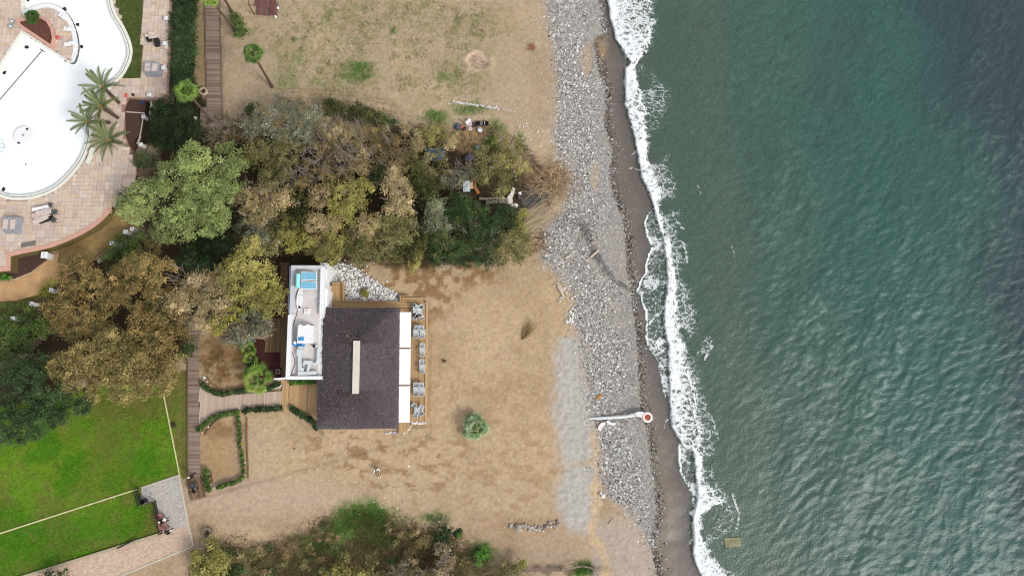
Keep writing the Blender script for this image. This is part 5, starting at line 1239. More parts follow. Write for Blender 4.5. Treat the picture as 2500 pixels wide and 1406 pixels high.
strip('leafy border with lily leaves curving below the walkway', [(482, 1052), (505, 1030), (528, 1016), (555, 1010), (580, 1006)], 7, 'mid', .7, .28, 1.0, 'plant border', 'bgreen')
strip('straight leafy border on the east of the sunken sand square', [(580, 1015), (584, 1050), (586, 1085), (591, 1120), (594, 1155)], 5.5, 'mid', .6, .26, .9, 'plant border', 'yellow')
strip('leafy border at the south of the sunken sand square', [(592, 1165), (572, 1178), (552, 1182), (532, 1190)], 6, 'mid', .6, .26, .9, 'plant border', 'bgreen')
strip('leafy border at the south west of the sunken sand square', [(502, 1150), (504, 1166), (506, 1184), (510, 1196)], 8, 'mid', .7, .3, .9, 'plant border', 'yellow')
edgem = mat('brown_edging', (134, 100, 66), .85, .2, 4)
for pts, l in (([(603, 1018), (603, 1080), (606, 1140), (606, 1168)], 'straight brown edging east of the leafy border'), (smooth([(500, 1062), (512, 1044), (530, 1026), (545, 1018)], 4), 'curved brown edging of the sunken sand square'), (smooth([(506, 920), (520, 938), (545, 952), (575, 952), (598, 944)], 4), 'curved brown edging of the brown garden bed'),
               ([(515, 1150), (520, 1180)], 'short brown edging at the south west border')):
    tag(MB().ribbon(W(pts), .09, -.05, .12).build('garden_edging', edgem), l, 'edging')
lump('shrub_stump', 'dark round stump in the grass beside the lower boardwalk', 'stump', 425, 1037, 0, .3, mat('stump', (60, 52, 40), .95), j=.3)

# ---------------- palms
def fan_leaf(m, k):
    V_, F_, K_ = [], [], []; n_ = 13; sp = math.radians(160); c0 = lin(np.array(PAL['fan'][k % 3], float))
    for i in range(n_):
        a0 = -sp/2+sp*i/n_; am = a0+sp/n_/2; a1 = a0+sp/n_; L_ = .82*(1-.18*abs(am/(sp/2)))*random.uniform(.85, 1.05)*.95; cx_ = .60
        b = len(V_); dr_ = -.10*L_
        V_ += [(cx_, 0, .02), (cx_+L_*.6*math.cos(a0), L_*.6*math.sin(a0), .0), (cx_+L_*math.cos(am), L_*math.sin(am), dr_-.08), (cx_+L_*.6*math.cos(a1), L_*.6*math.sin(a1), .0), (cx_+L_*.58*math.cos(am), L_*.58*math.sin(am), .05)]
        F_ += [(b, b+1, b+4), (b+1, b+2, b+4), (b+2, b+3, b+4), (b+3, b, b+4)]; sh = random.uniform(.85, 1.15)
        K_ += [c0*sh*.65, c0*sh*.9, c0*sh*1.45, c0*sh*.9, c0*sh*1.15]
    b = len(V_); V_ += [(0, -.03, 0), (cx_, -.02, .02), (cx_, .02, .02), (0, .03, 0)]; F_ += [(b, b+1, b+2), (b, b+2, b+3)]; K_ += [c0*1.1]*4
    me_o = fast('frond', np.array(V_), np.array(F_), m, np.array(K_)); me = me_o.data; bpy.data.objects.remove(me_o); return me
PAL['fan'] = [(82, 110, 50), (102, 128, 60), (62, 90, 40)]
fanmeshes = [fan_leaf(leafm, k) for k in range(3)]
PAL['fan'] = [(124, 152, 66), (136, 158, 70), (108, 138, 58)]; fanmeshes_y = [fan_leaf(leafm, k) for k in range(3)]
PAL['fan'] = [(138, 160, 118), (158, 174, 132), (120, 146, 96)]; fanmeshes_g = [fan_leaf(leafm, k) for k in range(3)]
def fan_palm(label, base, top, zt, n, size, grp=None, ms=fanmeshes, tr=.17, dead=0):
    b = P(*base, -.1); t = thing('fan_palm', label, 'palm tree', b, grp); tp_ = P(*top, zt)
    m1 = b.lerp(tp_, .5); m1.x = b.x*.45+tp_.x*.55; MB().tube([b, b.lerp(m1, .3), m1, tp_-Vector((0, 0, .2))], [tr*1.5, tr, tr*.85, tr*.9], 9).build('trunk', mat('palm_trunk', (98, 82, 68), .95, .3, 10, bump=.5), t)
    for k in range(n):
        f = k/n; az = k*2.399+random.uniform(-.2, .2); el = math.radians(72-82*f**.8+random.uniform(-8, 8))
        if k == 0: MB().ball((tp_-b+Vector((0, 0, .05)))[:], (.24*size, .24*size, .3*size), 8, 6, .2).build('heart', mat('palm_bud', (96, 112, 54), .9, .3, 8), t, True)
        o = bpy.data.objects.new('frond', ms[k % 3]); COL.objects.link(o); o.parent = t; o.location = tp_-b+Vector((0, 0, .1-.15*f)); o.rotation_euler = (random.uniform(-.25, .25), -el, az); s_ = size*(.72+.34*f)*random.uniform(.92, 1.05); o.scale = (s_, s_, s_)
    if dead:
        d = MB(); 
        for k in range(dead):
            a = random.random()*6.3; d.tube([tp_-Vector((0, 0, .2)), tp_+Vector((.35*math.cos(a), .35*math.sin(a), -.9)), tp_+Vector((.45*math.cos(a), .45*math.sin(a), -1.5))], [.05, .08, .02], 4)
        d.build('dead_fronds', mat('dead_frond', (170, 140, 96), .95, .2, 4), t)
    return t
fan_palm('fan palm with long bare trunk standing alone on the northern sand', (665, 213), (617, 130), 7.4, 24, 1.05, dead=6)
fan_palm('fan palm overhanging the hedge end and the boardwalk', (520, 298), (456, 224), 7.2, 22, 1.2, dead=10, ms=[fanmeshes[1], fanmeshes_y[0], fanmeshes[0]])
fan_palm('leaning fan palm crossing the boardwalk at the top edge', (575, 76), (511, -6), 7.6, 20, 1.05, dead=8, ms=fanmeshes_y)
fan_palm('slim palm trunk at the top edge right of the boardwalk', (567, 31), (528, -34), 7, 24, .95, dead=4)
fan_palm('big bright fan palm beside the white stones and walkway', (632, 930), (628, 925), 1.5, 12, 1.62, ms=fanmeshes_y, tr=.2)
fan_palm('small bright fan palm by the red bark bed, upper clump', (609, 852), (609, 850), 1.2, 8, .95, ms=fanmeshes_y, tr=.1)
fan_palm('small bright fan palm by the red bark bed, lower clump', (612, 874), (612, 873), 1.2, 7, .9, ms=fanmeshes_y, tr=.1)
fan_palm('squat grey green fan palm alone on the restaurant sand', (1159, 1042), (1159, 1043), .9, 15, 1.5, ms=fanmeshes_g, tr=.2)
fan_palm('bushy dark fan palm on the planted pool island', (80, 44), (80, 42), TZ+1.6, 34, .78, ms=[fanmeshes[2]]*3, tr=.2)
for u, v, r in ((1161, 1013, .35), (1140, 1035, .28), (1150, 1052, .22)):
    t = thing('stone_heap', {1161: 'white pebble heap at the top of the squat fan palm', 1140: 'white pebble heap at the left of the squat fan palm', 1150: 'white pebble heap at the lower left of the squat fan palm'}[u], 'stones', P(u, v))
    for k in range(14): MB().ball((random.uniform(-r, r)*1.3, random.uniform(-r, r), .5+random.uniform(0, .25)), (.12, .1, .08), 6, 4, .2).build('stone', white, t, True)
def date_leaf():
    V_, F_, K_ = [], [], []; n_ = 38; L_ = 3.0; c0 = lin(np.array((112, 124, 78), float))
    def sp(t): return np.array([L_*t*(1-.12*t*t), 0, .55*math.sin(t*1.9)-1.0*t*t])
    for i in range(n_):
        t = .12+.88*i/n_; p = sp(t); ll = .40*math.sin(PI*min(1, .25+t*.75))+.12
        for s_ in (-1, 1):
            b = len(V_); d = np.array([.75, s_*.66, -.12+random.uniform(-.1, .25)])*ll; w_ = np.array([.034, 0, 0])
            V_ += [p-w_, p+w_, p+d*.6+w_*.8, p+d]; F_ += [(b, b+1, b+2), (b, b+2, b+3)]; k = c0*random.uniform(.75, 1.25); K_ += [k*.9, k*.9, k, k*1.3]
    for i in range(8):
        a, c_ = sp(i/8), sp((i+1)/8); b = len(V_); w_ = np.array([0, .035*(1-i/9), 0]); V_ += [a-w_, a+w_, c_+w_, c_-w_]; F_ += [(b, b+1, b+2), (b, b+2, b+3)]; K_ += [c0*1.3]*4
    o = fast('frond', np.array(V_), np.array(F_), leafm, np.array(K_)); me = o.data; bpy.data.objects.remove(o); return me
datem = [date_leaf() for k in range(3)]
def date_palm(label, base, top, zt, n, size, z0=0):
    b = P(*base, z0-.1); t = thing('date_palm', label, 'palm tree', b); tp_ = P(*top, zt)
    MB().tube([b, b.lerp(tp_, .5), tp_], [.24, .2, .22], 9).build('trunk', MATS['palm_trunk'], t)
    for k in range(n):
        f = k/n; az = k*2.399+random.uniform(-.25, .25); el = math.radians(48-46*f+random.uniform(-6, 6)); o = bpy.data.objects.new('frond', datem[k % 3]); COL.objects.link(o); o.parent = t; o.location = tp_-b; o.rotation_euler = (random.uniform(-.4, .4), -el, az); s_ = size*random.uniform(.85, 1.05); o.scale = (s_, s_, s_)
    MB().ball((tp_-b)[:], (.28, .28, .35), 8, 6, .2).build('heart', mat('palm_heart', (150, 124, 72), .9, .2, 6), t, True)
date_palm('date palm at the pool edge, northernmost of the four', (302, 262), (252, 214), 6.4, 16, 1.02)
date_palm('date palm at the pool edge with yellowish heart, second from north', (300, 296), (248, 262), 6.2, 18, .98)
date_palm('date palm at the pool edge reaching furthest over the water basin', (284, 300), (214, 298), 6.0, 14, .86)
date_palm('date palm at the pool edge, southernmost of the four', (306, 352), (268, 344), 5.2, 18, 1.04)

# ---------------- grass, weeds, dead brush (uncountable)
def scatter(name, n, mask, ub, vb, hgt, wid, pal, label, cat, z=.0, lean=.6, vbri=.2, zf_=None):
    u = rng.uniform(*ub, n*3); v = rng.uniform(*vb, n*3); k = mask(u, v) > rng.random(n*3); u, v = u[k][:n], v[k][:n]
    B = PA(u, v, np.full(len(u), z) if zf_ is None else zf_(u, v)); D_ = rng.normal(0, lean, (len(u), 3)); D_[:, 2] = np.abs(D_[:, 2])*.5+.6; D_ = D_/np.linalg.norm(D_, axis=1)[:, None]*rng.uniform(.5, 1.2, (len(u), 1))*hgt
    return tag(blades(name, B, D_, wid*rng.uniform(.6, 1.4, len(u)), pick(pal, len(u), vbri), leafm), label, cat, kind='stuff')
def lawnmask(u, v): return inpoly(u, v, LAWN)*np.clip(1.25-1.1*sst(.45, .65, fbm(u*.012, v*.012, 4, 500)), .15, 1)
scatter('lawn_grass', 42000, lawnmask, (-20, 445), (955, 1410), .16, .05, [(98, 150, 30), (82, 136, 24), (120, 158, 50), (134, 150, 58)], 'bright green grass of the lower lawn', 'grass', lean=1.0)
scatter('dry_lawn_grass', 9000, lambda u, v: inpoly(u, v, LAWN)*sst(.48, .62, fbm(u*.012, v*.012, 4, 500))+inpoly(u, v, [(402, 940), (458, 900), (459, 1170), (441, 1165)]), (-20, 460), (900, 1410), .14, .05, [(134, 128, 70), (118, 112, 58), (96, 112, 44)], 'dry yellowish grass of the lower lawn', 'grass', lean=1.0)
scatter('terrace_grass', 6000, lambda u, v: inpoly(u, v, TOPLAWN)*1.0, (260, 350), (-20, 195), .14, .05, [(80, 104, 46), (96, 116, 54), (64, 88, 38), (112, 104, 62)], 'dark green grass strip between pool and upper terrace', 'grass', z=TZ-.02, lean=1.0)
def weeds(u, v):
    k = np.clip(1-np.hypot((u-900)/330, (v-110)/175), 0, 1)+.8*np.clip(1-np.hypot((u-1070)/150, (v-100)/140), 0, 1)
    return np.clip(k*2, 0, 1)*(.15+.85*sst(.46, .66, fbm(u*.05, v*.05, 3, 510)))*sst(.30, .55, fbm(u*.008, v*.008, 3, 515))
scatter('sand_weeds', 13000, weeds, (620, 1250), (-20, 300), .16, .09, [(126, 130, 86), (112, 120, 70), (136, 132, 92), (92, 122, 56)], 'sparse grey green weeds over the northern sand', 'weeds', lean=1.2)
def gp_(l): 
    def f(u, v):
        r = 0*u
        for a, b, p, q in l: r = np.maximum(r, np.clip(1.6-1.6*np.hypot((u-a)/p, (v-b)/q)+.8*(fbm(u*.06, v*.06, 3, 520)-.5), 0, 1))
        return r
    return f
scatter('grass_clumps', 9000, gp_([(1066, 288, 34, 17), (1205, 318, 26, 26), (1200, 345, 24, 26), (1150, 270, 46, 14), (880, 165, 32, 16), (875, 186, 42, 10), (958, 75, 12, 9), (1268, 352, 12, 26), (716, 96, 7, 7)]), (700, 1290), (60, 380), .34, .07, [(78, 132, 40), (62, 112, 30), (100, 146, 56), (90, 118, 44)], 'bright green grass clumps at the sandy north edge of the thicket', 'grass', lean=.8)
SCY = lambda u: np.interp(u, [430, 520, 700, 800, 900, 1000, 1100, 1180, 1260, 1340, 1420, 1500], [1440, 1310, 1300, 1245, 1235, 1260, 1290, 1340, 1380, 1420, 1470, 1500])
scatter('southern_scrub', 26000, lambda u, v: sst(-20, 60, v-SCY(u))*sst(.25, .6, fbm(u*.02, v*.02, 4, 530)), (440, 1300), (1200, 1420), .42, .05, [(122, 108, 76), (100, 90, 62), (142, 116, 94), (88, 96, 48), (110, 104, 60)], 'dry brown and olive scrub at the southern edge', 'scrub', lean=.9)
scatter('southern_grass', 14000, gp_([(890, 1262, 62, 34), (925, 1300, 24, 38), (790, 1330, 46, 22), (840, 1285, 44, 26), (1425, 1388, 26, 20), (1180, 1345, 22, 20), (1060, 1262, 30, 12)]), (730, 1460), (1200, 1420), .3, .06, [(80, 130, 44), (66, 112, 36), (100, 146, 58)], 'dark green grass patches within the southern scrub', 'grass', lean=.8)
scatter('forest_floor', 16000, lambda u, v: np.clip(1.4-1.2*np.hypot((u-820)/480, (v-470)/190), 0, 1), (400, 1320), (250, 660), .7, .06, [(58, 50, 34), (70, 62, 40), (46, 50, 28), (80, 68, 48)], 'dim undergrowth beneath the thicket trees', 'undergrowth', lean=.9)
scatter('garden_litter', 5000, lambda u, v: np.clip(1.3-1.1*np.hypot((u-550)/70, (v-880)/80), 0, 1)*sst(.4, .6, fbm(u*.03, v*.03, 3, 540)), (480, 625), (790, 960), .10, .05, [(112, 86, 56), (92, 70, 46), (134, 106, 70)], 'brown leaf litter on the garden bed', 'leaf litter', lean=1.4)

lb_ = []
while len(lb_) < 120:
    u, v = random.uniform(450, 1310), random.uniform(1235, 1425)
    if v > SCY(u)+26 and random.random() < .25+.75*float(sst(.35, .6, fbm(u*.02, v*.02, 3, 560))) and not (1010 < u < 1062 and 1345 < v < 1400) and not (840 < u < 950 and v < 1330):
        lb_.append((u, v, random.uniform(7, 17), random.uniform(.4, 1), random.choice(['olive', 'brown', 'brown', 'dgreen', 'dgreen', 'pinktan'])))
br = crown(None, lb_, 'olive', .6, leaf=.14, dens=.6, shrub=True); br.name = 'brushwood'; tag(br, 'low mixed brush covering the scrub at the southern edge', 'brush', kind='stuff')

# ================================================================ people
skinm = mat('skin', (206, 160, 132), .6, .04, 6)
def cloth(rgb): return mat('cloth_%d_%d_%d' % rgb, rgb, .85, .12, 12)
def skin_obj(name, m, parent, V_, E_, R_):
    me = bpy.data.meshes.new(name); me.from_pydata(V_, E_, []); me.materials.append(m)
    o = bpy.data.objects.new(name, me); COL.objects.link(o); o.parent = parent
    o.modifiers.new('skin', 'SKIN'); s_ = o.modifiers.new('sub', 'SUBSURF'); s_.levels = 1; s_.render_levels = 1
    for i, r in enumerate(R_): me.skin_vertices[0].data[i].radius = (r, r*.9)
    me.skin_vertices[0].data[0].use_root = True
    return o
POSES = dict(
 walk=dict(pel=(0, 0, .93), che=(0, .05, 1.36), hd=(0, .10, 1.62), kn=[(-.1, .22, .50), (.1, -.05, .48)], an=[(-.1, .24, .09), (.1, -.36, .14)], el=[(-.27, -.12, 1.12), (.27, .10, 1.12)], wr=[(-.26, .10, .92), (.25, .34, 1.02)]),
 wave=dict(pel=(0, 0, .93), che=(0, .02, 1.38), hd=(0, .05, 1.64), kn=[(-.1, .1, .50), (.1, -.02, .48)], an=[(-.1, .08, .09), (.1, -.22, .10)], el=[(-.30, -.04, 1.14), (.42, .12, 1.34)], wr=[(-.26, .16, 1.00), (.62, .22, 1.40)]),
 sit=dict(pel=(0, 0, .56), che=(0, .02, 1.0), hd=(0, .08, 1.26), kn=[(-.12, .42, .54), (.12, .42, .54)], an=[(-.12, .40, .10), (.12, .44, .10)], el=[(-.27, .10, .80), (.27, .10, .80)], wr=[(-.16, .34, .70), (.16, .34, .72)]),
 ground=dict(pel=(0, 0, .14), che=(0, -.06, .58), hd=(0, .0, .84), kn=[(-.11, .42, .22), (.11, .42, .20)], an=[(-.10, .82, .09), (.10, .84, .09)], el=[(-.30, .06, .38), (.34, .10, .52)], wr=[(-.20, .28, .28), (.42, .34, .60)]))
def person(label, loc, rot, pose, top, legs, hair, shoes=(40, 40, 42), hat=None, sc=1.0):
    p = POSES[pose]; t = thing('person', label, 'person', loc, None, rot); t.scale = (sc, sc, sc)
    pel, che, hd = Vector(p['pel']), Vector(p['che']), Vector(p['hd']); nk = che.lerp(hd, .48); sp = pel.lerp(che, .5)
    V_ = [pel, sp, che, nk, hd, hd+Vector((0, .03, .07)), hd+Vector((0, .105, -.01))]; E_ = [(0, 1), (1, 2), (2, 3), (3, 4), (4, 5), (4, 6)]; R_ = [.13, .12, .13, .055, .085, .07, .016]
    for s_ in (-1, 1): b = len(V_); V_.append(hd+Vector((s_*.092, 0, 0))); E_.append((4, b)); R_.append(.018)
    for k in (0, 1):
        s_ = -1 if k == 0 else 1; sh = che+Vector((s_*.185, 0, .03)); hp = pel+Vector((s_*.10, 0, -.03)); b = len(V_)
        el, wr = Vector(p['el'][k]), Vector(p['wr'][k]); d = (wr-el).normalized(); pm = wr+d*.07; a = d.orthogonal().normalized(); V_ += [sh, el, wr, pm]; E_ += [(2, b), (b, b+1), (b+1, b+2), (b+2, b+3)]; R_ += [.062, .042, .028, .032]
        for i in range(4):
            q = len(V_); o_ = a*(i-1.5)*.021; cu = Vector((0, 0, -.02)); ln = (.062, .075, .072, .055)[i]; V_ += [pm+d*.035+o_, pm+d*(.035+ln*.55)+o_+cu*.4, pm+d*(.035+ln)+o_+cu]; E_ += [(b+3, q), (q, q+1), (q+1, q+2)]; R_ += [.010, .009, .008]
        q = len(V_); V_ += [wr+d*.03+a*.045, wr+d*.07+a*.065]; E_ += [(b+2, q), (q, q+1)]; R_ += [.012, .010]
        kn, an = Vector(p['kn'][k]), Vector(p['an'][k]); q = len(V_); V_ += [hp, kn, an, an+Vector((0, .15, -.05))]; E_ += [(0, q), (q, q+1), (q+1, q+2), (q+2, q+3)]; R_ += [.095, .062, .042, .04]
    skin_obj('body', skinm, t, V_, E_, R_)
    V2 = [sp.lerp(pel, .6), sp, che, nk.lerp(che, .35)]; E2 = [(0, 1), (1, 2), (2, 3)]; R2 = [.155, .15, .16, .085]
    V3 = [pel]; E3 = []; R3 = [.15]
    for k in (0, 1):
        s_ = -1 if k == 0 else 1; sh = che+Vector((s_*.19, 0, .03)); el, wr = Vector(p['el'][k]), Vector(p['wr'][k]); b = len(V2); V2 += [sh, el, el.lerp(wr, .92)]; E2 += [(2, b), (b, b+1), (b+1, b+2)]; R2 += [.082, .062, .048]
        hp = pel+Vector((s_*.10, 0, -.03)); kn, an = Vector(p['kn'][k]), Vector(p['an'][k]); b = len(V3); V3 += [hp, kn, kn.lerp(an, .93)]; E3 += [(0, b), (b, b+1), (b+1, b+2)]; R3 += [.112, .08, .062]
    skin_obj('jacket', cloth(top), t, V2, E2, R2); skin_obj('trousers', cloth(legs), t, V3, E3, R3)
    for k in (0, 1):
        an = Vector(p['an'][k]); MB().ball(an+Vector((0, .07, -.035)), (.055, .145, .055), 10, 6).build('shoe', cloth(shoes), t, True, True)
        MB().ball(hd+Vector((.034*(-1 if k == 0 else 1), .088, .015)), .012, 6, 4).build('eye', blackm, t, True)
    MB().ball(hd+Vector((0, .098, -.045)), (.026, .012, .008), 6, 4).build('mouth', cloth((150, 84, 80)), t, True)
    hm = MB(); hm.ball(hd+Vector((0, -.025, .055)), (.108, .115, .105), 12, 8, .04); hm.build('hair', cloth(hair), t, True, True)
    if hat: MB().lathe(hd+Vector((0, 0, .09)), [(.24, -.02), (.23, 0), (.12, .02), (.11, .1), (0, .13)], 18).build('hat', cloth(hat), t, True)
    return t
def facing(a, b):
    d = P(*b)-P(*a); return math.atan2(d.y, d.x)-PI/2
person('person in black clothes with pale hair walking on the lower boardwalk', P(476, 1160), facing((476, 1160), (466, 1172)), 'walk', (26, 24, 28), (24, 22, 26), (226, 220, 214))
person('person in black with white shoes pushing a grey pushchair on the wooden landing', P(478, 1198), facing((478, 1198), (480, 1182)), 'walk', (28, 26, 30), (24, 24, 28), (52, 42, 36), (240, 238, 234))
person('person in black with white bag seated on the red bench', P(400, 1270, .02), facing((396, 1271), (416, 1266)), 'sit', (26, 24, 26), (24, 22, 24), (232, 226, 220))
person('person in black with a white scarf walking past the end of the red bench', P(418, 1295), facing((418, 1295), (428, 1288)), 'walk', (24, 22, 26), (22, 22, 26), (58, 40, 34))
MB_ = MB().box((0, 0, 0), (.36, .30, .12)); ob = MB_.build('white_bag', white); ob.location = P(401, 1268, .68); tag(ob, 'white bag on the lap of the seated bench person', 'bag')
ob = MB().tube([(-.16, 0, 0), (-.06, .13, .04), (.08, .12, .04), (.16, 0, 0)], .05, 6).build('scarf', white); ob.location = P(417, 1296, 1.5); tag(ob, 'white scarf round the neck of the walking person by the bench', 'scarf')
person('person in white top sitting on the open sand with legs stretched out', P(921, 1146), facing((921, 1146), (926, 1163)), 'ground', (232, 234, 240), (158, 142, 120), (150, 140, 132), (244, 238, 226))
person('person in lilac and white with a white hat sitting by the thicket', P(1141, 306), facing((1141, 306), (1160, 303)), 'ground', (206, 186, 214), (232, 214, 212), (120, 96, 80), (240, 236, 230), hat=(246, 244, 238))
DZ2 = DZ+.02
person('person in pale mint clothes seated at the northernmost table', P(1014.4, 750.5, DZ2-.06), facing((1014, 750), (1022, 762)), 'sit', (206, 232, 230), (190, 214, 214), (44, 38, 36), (240, 240, 240))
person('person in a black jacket with grey hair seated at the northernmost table', P(1015.6, 774.5, DZ2-.06), facing((1015, 775), (1021, 764)), 'sit', (22, 22, 26), (96, 84, 92), (150, 152, 158))
person('person in pinkish white clothes seated at the northernmost table', P(1030.4, 775.5, DZ2-.06), facing((1031, 776), (1025, 764)), 'sit', (236, 222, 220), (224, 206, 204), (92, 84, 84))

# ================================================================ cafe furniture
greyseat = mat('grey_sling', (184, 190, 194), .8, .08, 8)
def make_chair():
    t = thing('armchair', 'x', 'chair', (0, 0, 0))
    MB().box((0, .02, .43), (.46, .46, .04)).build('seat', greyseat, t, True)
    MB().box((0, -.24, .68), (.46, .04, .46), rx=.18).build('backrest', greyseat, t, True)
    for sx in (-1, 1):
        MB().tube([(sx*.26, -.26, .64), (sx*.26, .26, .64)], .028, 6).build('armrest', white, t, True)
        for sy in (-.26, .25): MB().tube([(sx*.26, sy, 0), (sx*.26, sy, .64)], .022, 6).build('leg', white, t, True)
    MB().tube([(-.25, -.28, .9), (.25, -.28, .9)], .022, 6).build('top_rail', white, t, True)
    return t
def make_table():
    t = thing('cafe_table', 'x', 'table', (0, 0, 0))
    MB().box((0, 0, .71), (.66, .62, .025)).build('tabletop', mat('glass_top', (176, 184, 188), .3, .06, 4), t, True)
    for a in (.72, -.72): MB().box((0, 0, .735), (.80, .05, .025), a).build('cross_bar', white, t, True)
    for sx in (-1, 1):
        MB().tube([(sx*.3, -.28, 0), (sx*.3, .26, .7)], .022, 6).build('leg', white, t, True); MB().tube([(sx*.3, .28, 0), (sx*.3, -.26, .7)], .022, 6).build('leg', white, t, True)
    return t
ch0, tb0 = make_chair(), make_table(); firstc = [True, True]
def put(proto, i, u, v, rz, lab, grp):
    if firstc[i]: o = proto; firstc[i] = False
    else: o = copy_tree(proto)
    o.location = P(u, v, DZ2); o.rotation_euler = (0, 0, rz); tag(o, lab, None, grp); return o
CH = [('the northernmost table with people', [(1014.4, 750, 'upper left', 2.6), (1030, 752, 'upper right', 3.7), (1015.3, 776, 'lower left', -.5), (1030.6, 776.5, 'lower right', .5)], [(1025, 763.5, 'right'), (1016, 760, 'left')]),
      ('the second table group from north', [(1018.6, 802, 'upper left', PI), (1029.7, 802, 'upper right', PI), (1016.7, 821.6, 'lower left', 0), (1033, 821.6, 'lower right', 0)], [(1016.7, 811.4, 'left'), (1032.6, 811.4, 'right')]),
      ('the single table below the awning gap', [(1032, 845, 'upper', PI), (1032, 865, 'lower', 0)], [(1032, 855, 'only')]),
      ('the single table in mid deck', [(1030.8, 884, 'upper', PI), (1032, 906, 'lower', 0)], [(1031.6, 895.5, 'only')]),
      ('the double table by the second gap', [(1016.6, 940, 'upper left', PI), (1029.9, 940, 'upper right', PI), (1017, 960.5, 'lower left', 0), (1031.6, 960.5, 'lower right', 0)], [(1016.8, 950.5, 'left'), (1031, 950.5, 'right')]),
      ('the southernmost table with scattered chairs', [(1011.7, 990, 'upper left', 2.5), (1029.7, 994, 'upper right', 2.6), (1016.6, 1012, 'lower left', -.2), (1029.7, 1008, 'lower right', .5)], [(1019.5, 1000, 'only')])]
for g, cs, ts in CH:
    for u, v, l, a in cs: put(ch0, 0, u, v, a, 'white armchair with grey seat, %s at %s' % (l, g), 'white deck armchairs')
    for u, v, l in ts: put(tb0, 1, u, v, random.uniform(-.08, .08), ('small grey table with white crossed frame, %s at %s' % (l, g)) if l != 'only' else 'small grey table with white crossed frame, %s' % g, 'small deck tables')
ob = MB().box((0, 0, .5), (.34, .26, .1), .4).build('dark_bag', mat('dark_cloth', (70, 78, 74), .9, .4, 9)); ob.location = P(1030, 751, DZ2); tag(ob, 'dark bag on the upper right chair of the northernmost table', 'bag')
for u, v, l, r in ((1024, 755.5, 'white round plate on the northernmost table', .16), (1018, 766, 'white crumpled napkin on the northernmost table', .12)):
    o = MB().lathe((0, 0, 0), [(r, .02), (r*.6, .0), (0, .0)], 14).build('plate', white); o.location = P(u, v, DZ2+.75); tag(o, l, 'plate')

# ================================================================ beach camp north of the thicket
bc_ = thing('beach_chair', 'black reclining beach chair with white stripes near the thicket', 'beach chair', P(1170, 304), None, -.04)
blk = mat('black_fabric', (22, 22, 24), .85, .1, 9)
MB().box((.05, 0, .3), (.95, .62, .07)).build('seat', blk, bc_, True); MB().box((.80, 0, .48), (.62, .60, .06), rx=0).build('backrest', blk, bc_, True)
MB().box((1.06, 0, .55), (.24, .5, .12)).build('headrest', blk, bc_, True)
for y in (-.14, .14): MB().box((.42, y, .36), (.6, .06, .05)).build('stripe', white, bc_, True)
MB().box((.70, 0, .53), (.06, .36, .03)).build('stripe', white, bc_, True)
for x in (-.3, .5):
    for y in (-.3, .3): MB().tube([(x, y, 0), (x+.1, y, .32)], .025, 5).build('leg', metal_dark, bc_, True)
def box_thing(name, lab, cat, u, v, size, m, rz=0.0, z=0.0, tp=.92):
    o = MB().box((0, 0, size[2]/2), size, taper=tp).build(name, m); o.location = P(u, v, z); o.rotation_euler = (0, 0, rz); return tag(o, lab, cat)
box_thing('blanket', 'brownish folded blanket at the foot of the black beach chair', 'blanket', 1158, 305, (.6, .62, .22), mat('brown_blanket', (84, 66, 68), .95, .3, 8))
box_thing('towel', 'pinkish white towel spread beside the sitting person', 'towel', 1149, 303, (1.1, .62, .05), mat('pink_towel', (226, 206, 206), .95, .2, 8), -.08)
lump('rucksack', 'dark blue grey rucksack left of the sitting person', 'bag', 1117, 311, 0, .48, mat('blue_bag', (74, 86, 100), .85, .3, 6), j=.15, fl_=.7)
lump('bag', 'orange brown bag between rucksack and sitting person', 'bag', 1127, 312, 0, .34, mat('brown_bag', (166, 104, 76), .85, .3, 6), j=.2)
lump('bag', 'dark purple bag beside the orange brown bag', 'bag', 1133, 316, 0, .34, mat('purple_bag', (72, 52, 66), .85, .3, 6), j=.2)
for u, v, r, l in ((1145, 297, .28, 'white ball beside the white hat of the sitting person'), (1172, 320, .32, 'white bucket below the black beach chair')):
    t = thing('ball' if v < 300 else 'bucket', l, 'ball' if v < 300 else 'bucket', P(u, v))
    if v < 300: MB().ball((0, 0, r), r, 14, 9).build('shell', white, t, True, True); MB().lathe((0, 0, r), [(r*1.004, -.02), (r*1.006, .02)], 16).build('seam', greyseat, t, True)
    else: MB().lathe((0, 0, 0), [(r*.8, 0), (r, .35), (r*.95, .37), (0, .37)], 16).build('body', white, t, True); MB().tube([(r*math.cos(a), .04, .37+.15*math.sin(a)) for a in np.linspace(0, PI, 7)], .012, 4).build('handle', grey_metal, t, True)
t = thing('ring_toy', 'small white ring on the sand under the sitting person', 'ring', P(1149, 315)); MB().ribbon([(P(1149, 315)+Vector((.17*math.cos(a), .17*math.sin(a), 0)))[:2] for a in np.linspace(0, 2*PI, 15)[:-1]], .1, 0, .08, closed=True).build('ring', white, t)
ct = thing('camp_tarpaulin', 'torn blue grey tarpaulin stretched among the olive shrubs', 'tarpaulin', P(1062, 376)); b_ = MB()
ctm = mat('old_tarp', (92, 112, 136), .7, .4, 3, bump=.5)
nq = 7; vsq = [P(1040+44*i/(nq-1)+random.uniform(-2, 2), 362+30*j/(nq-1)+random.uniform(-2, 2), 1.3+random.uniform(-.25, .25)) for j in range(nq) for i in range(nq)]
b_.add(vsq, [(j*nq+i, (j+1)*nq+i, (j+1)*nq+i+1, j*nq+i+1) for j in range(nq-1) for i in range(nq-1)]); b_.build('sheet', ctm, ct)
for u, v in ((1042, 364), (1082, 390)): MB().tube([P(u, v), P(u, v)+Vector((0, 0, 1.3))], .04, 5).build('pole', barkm, ct)
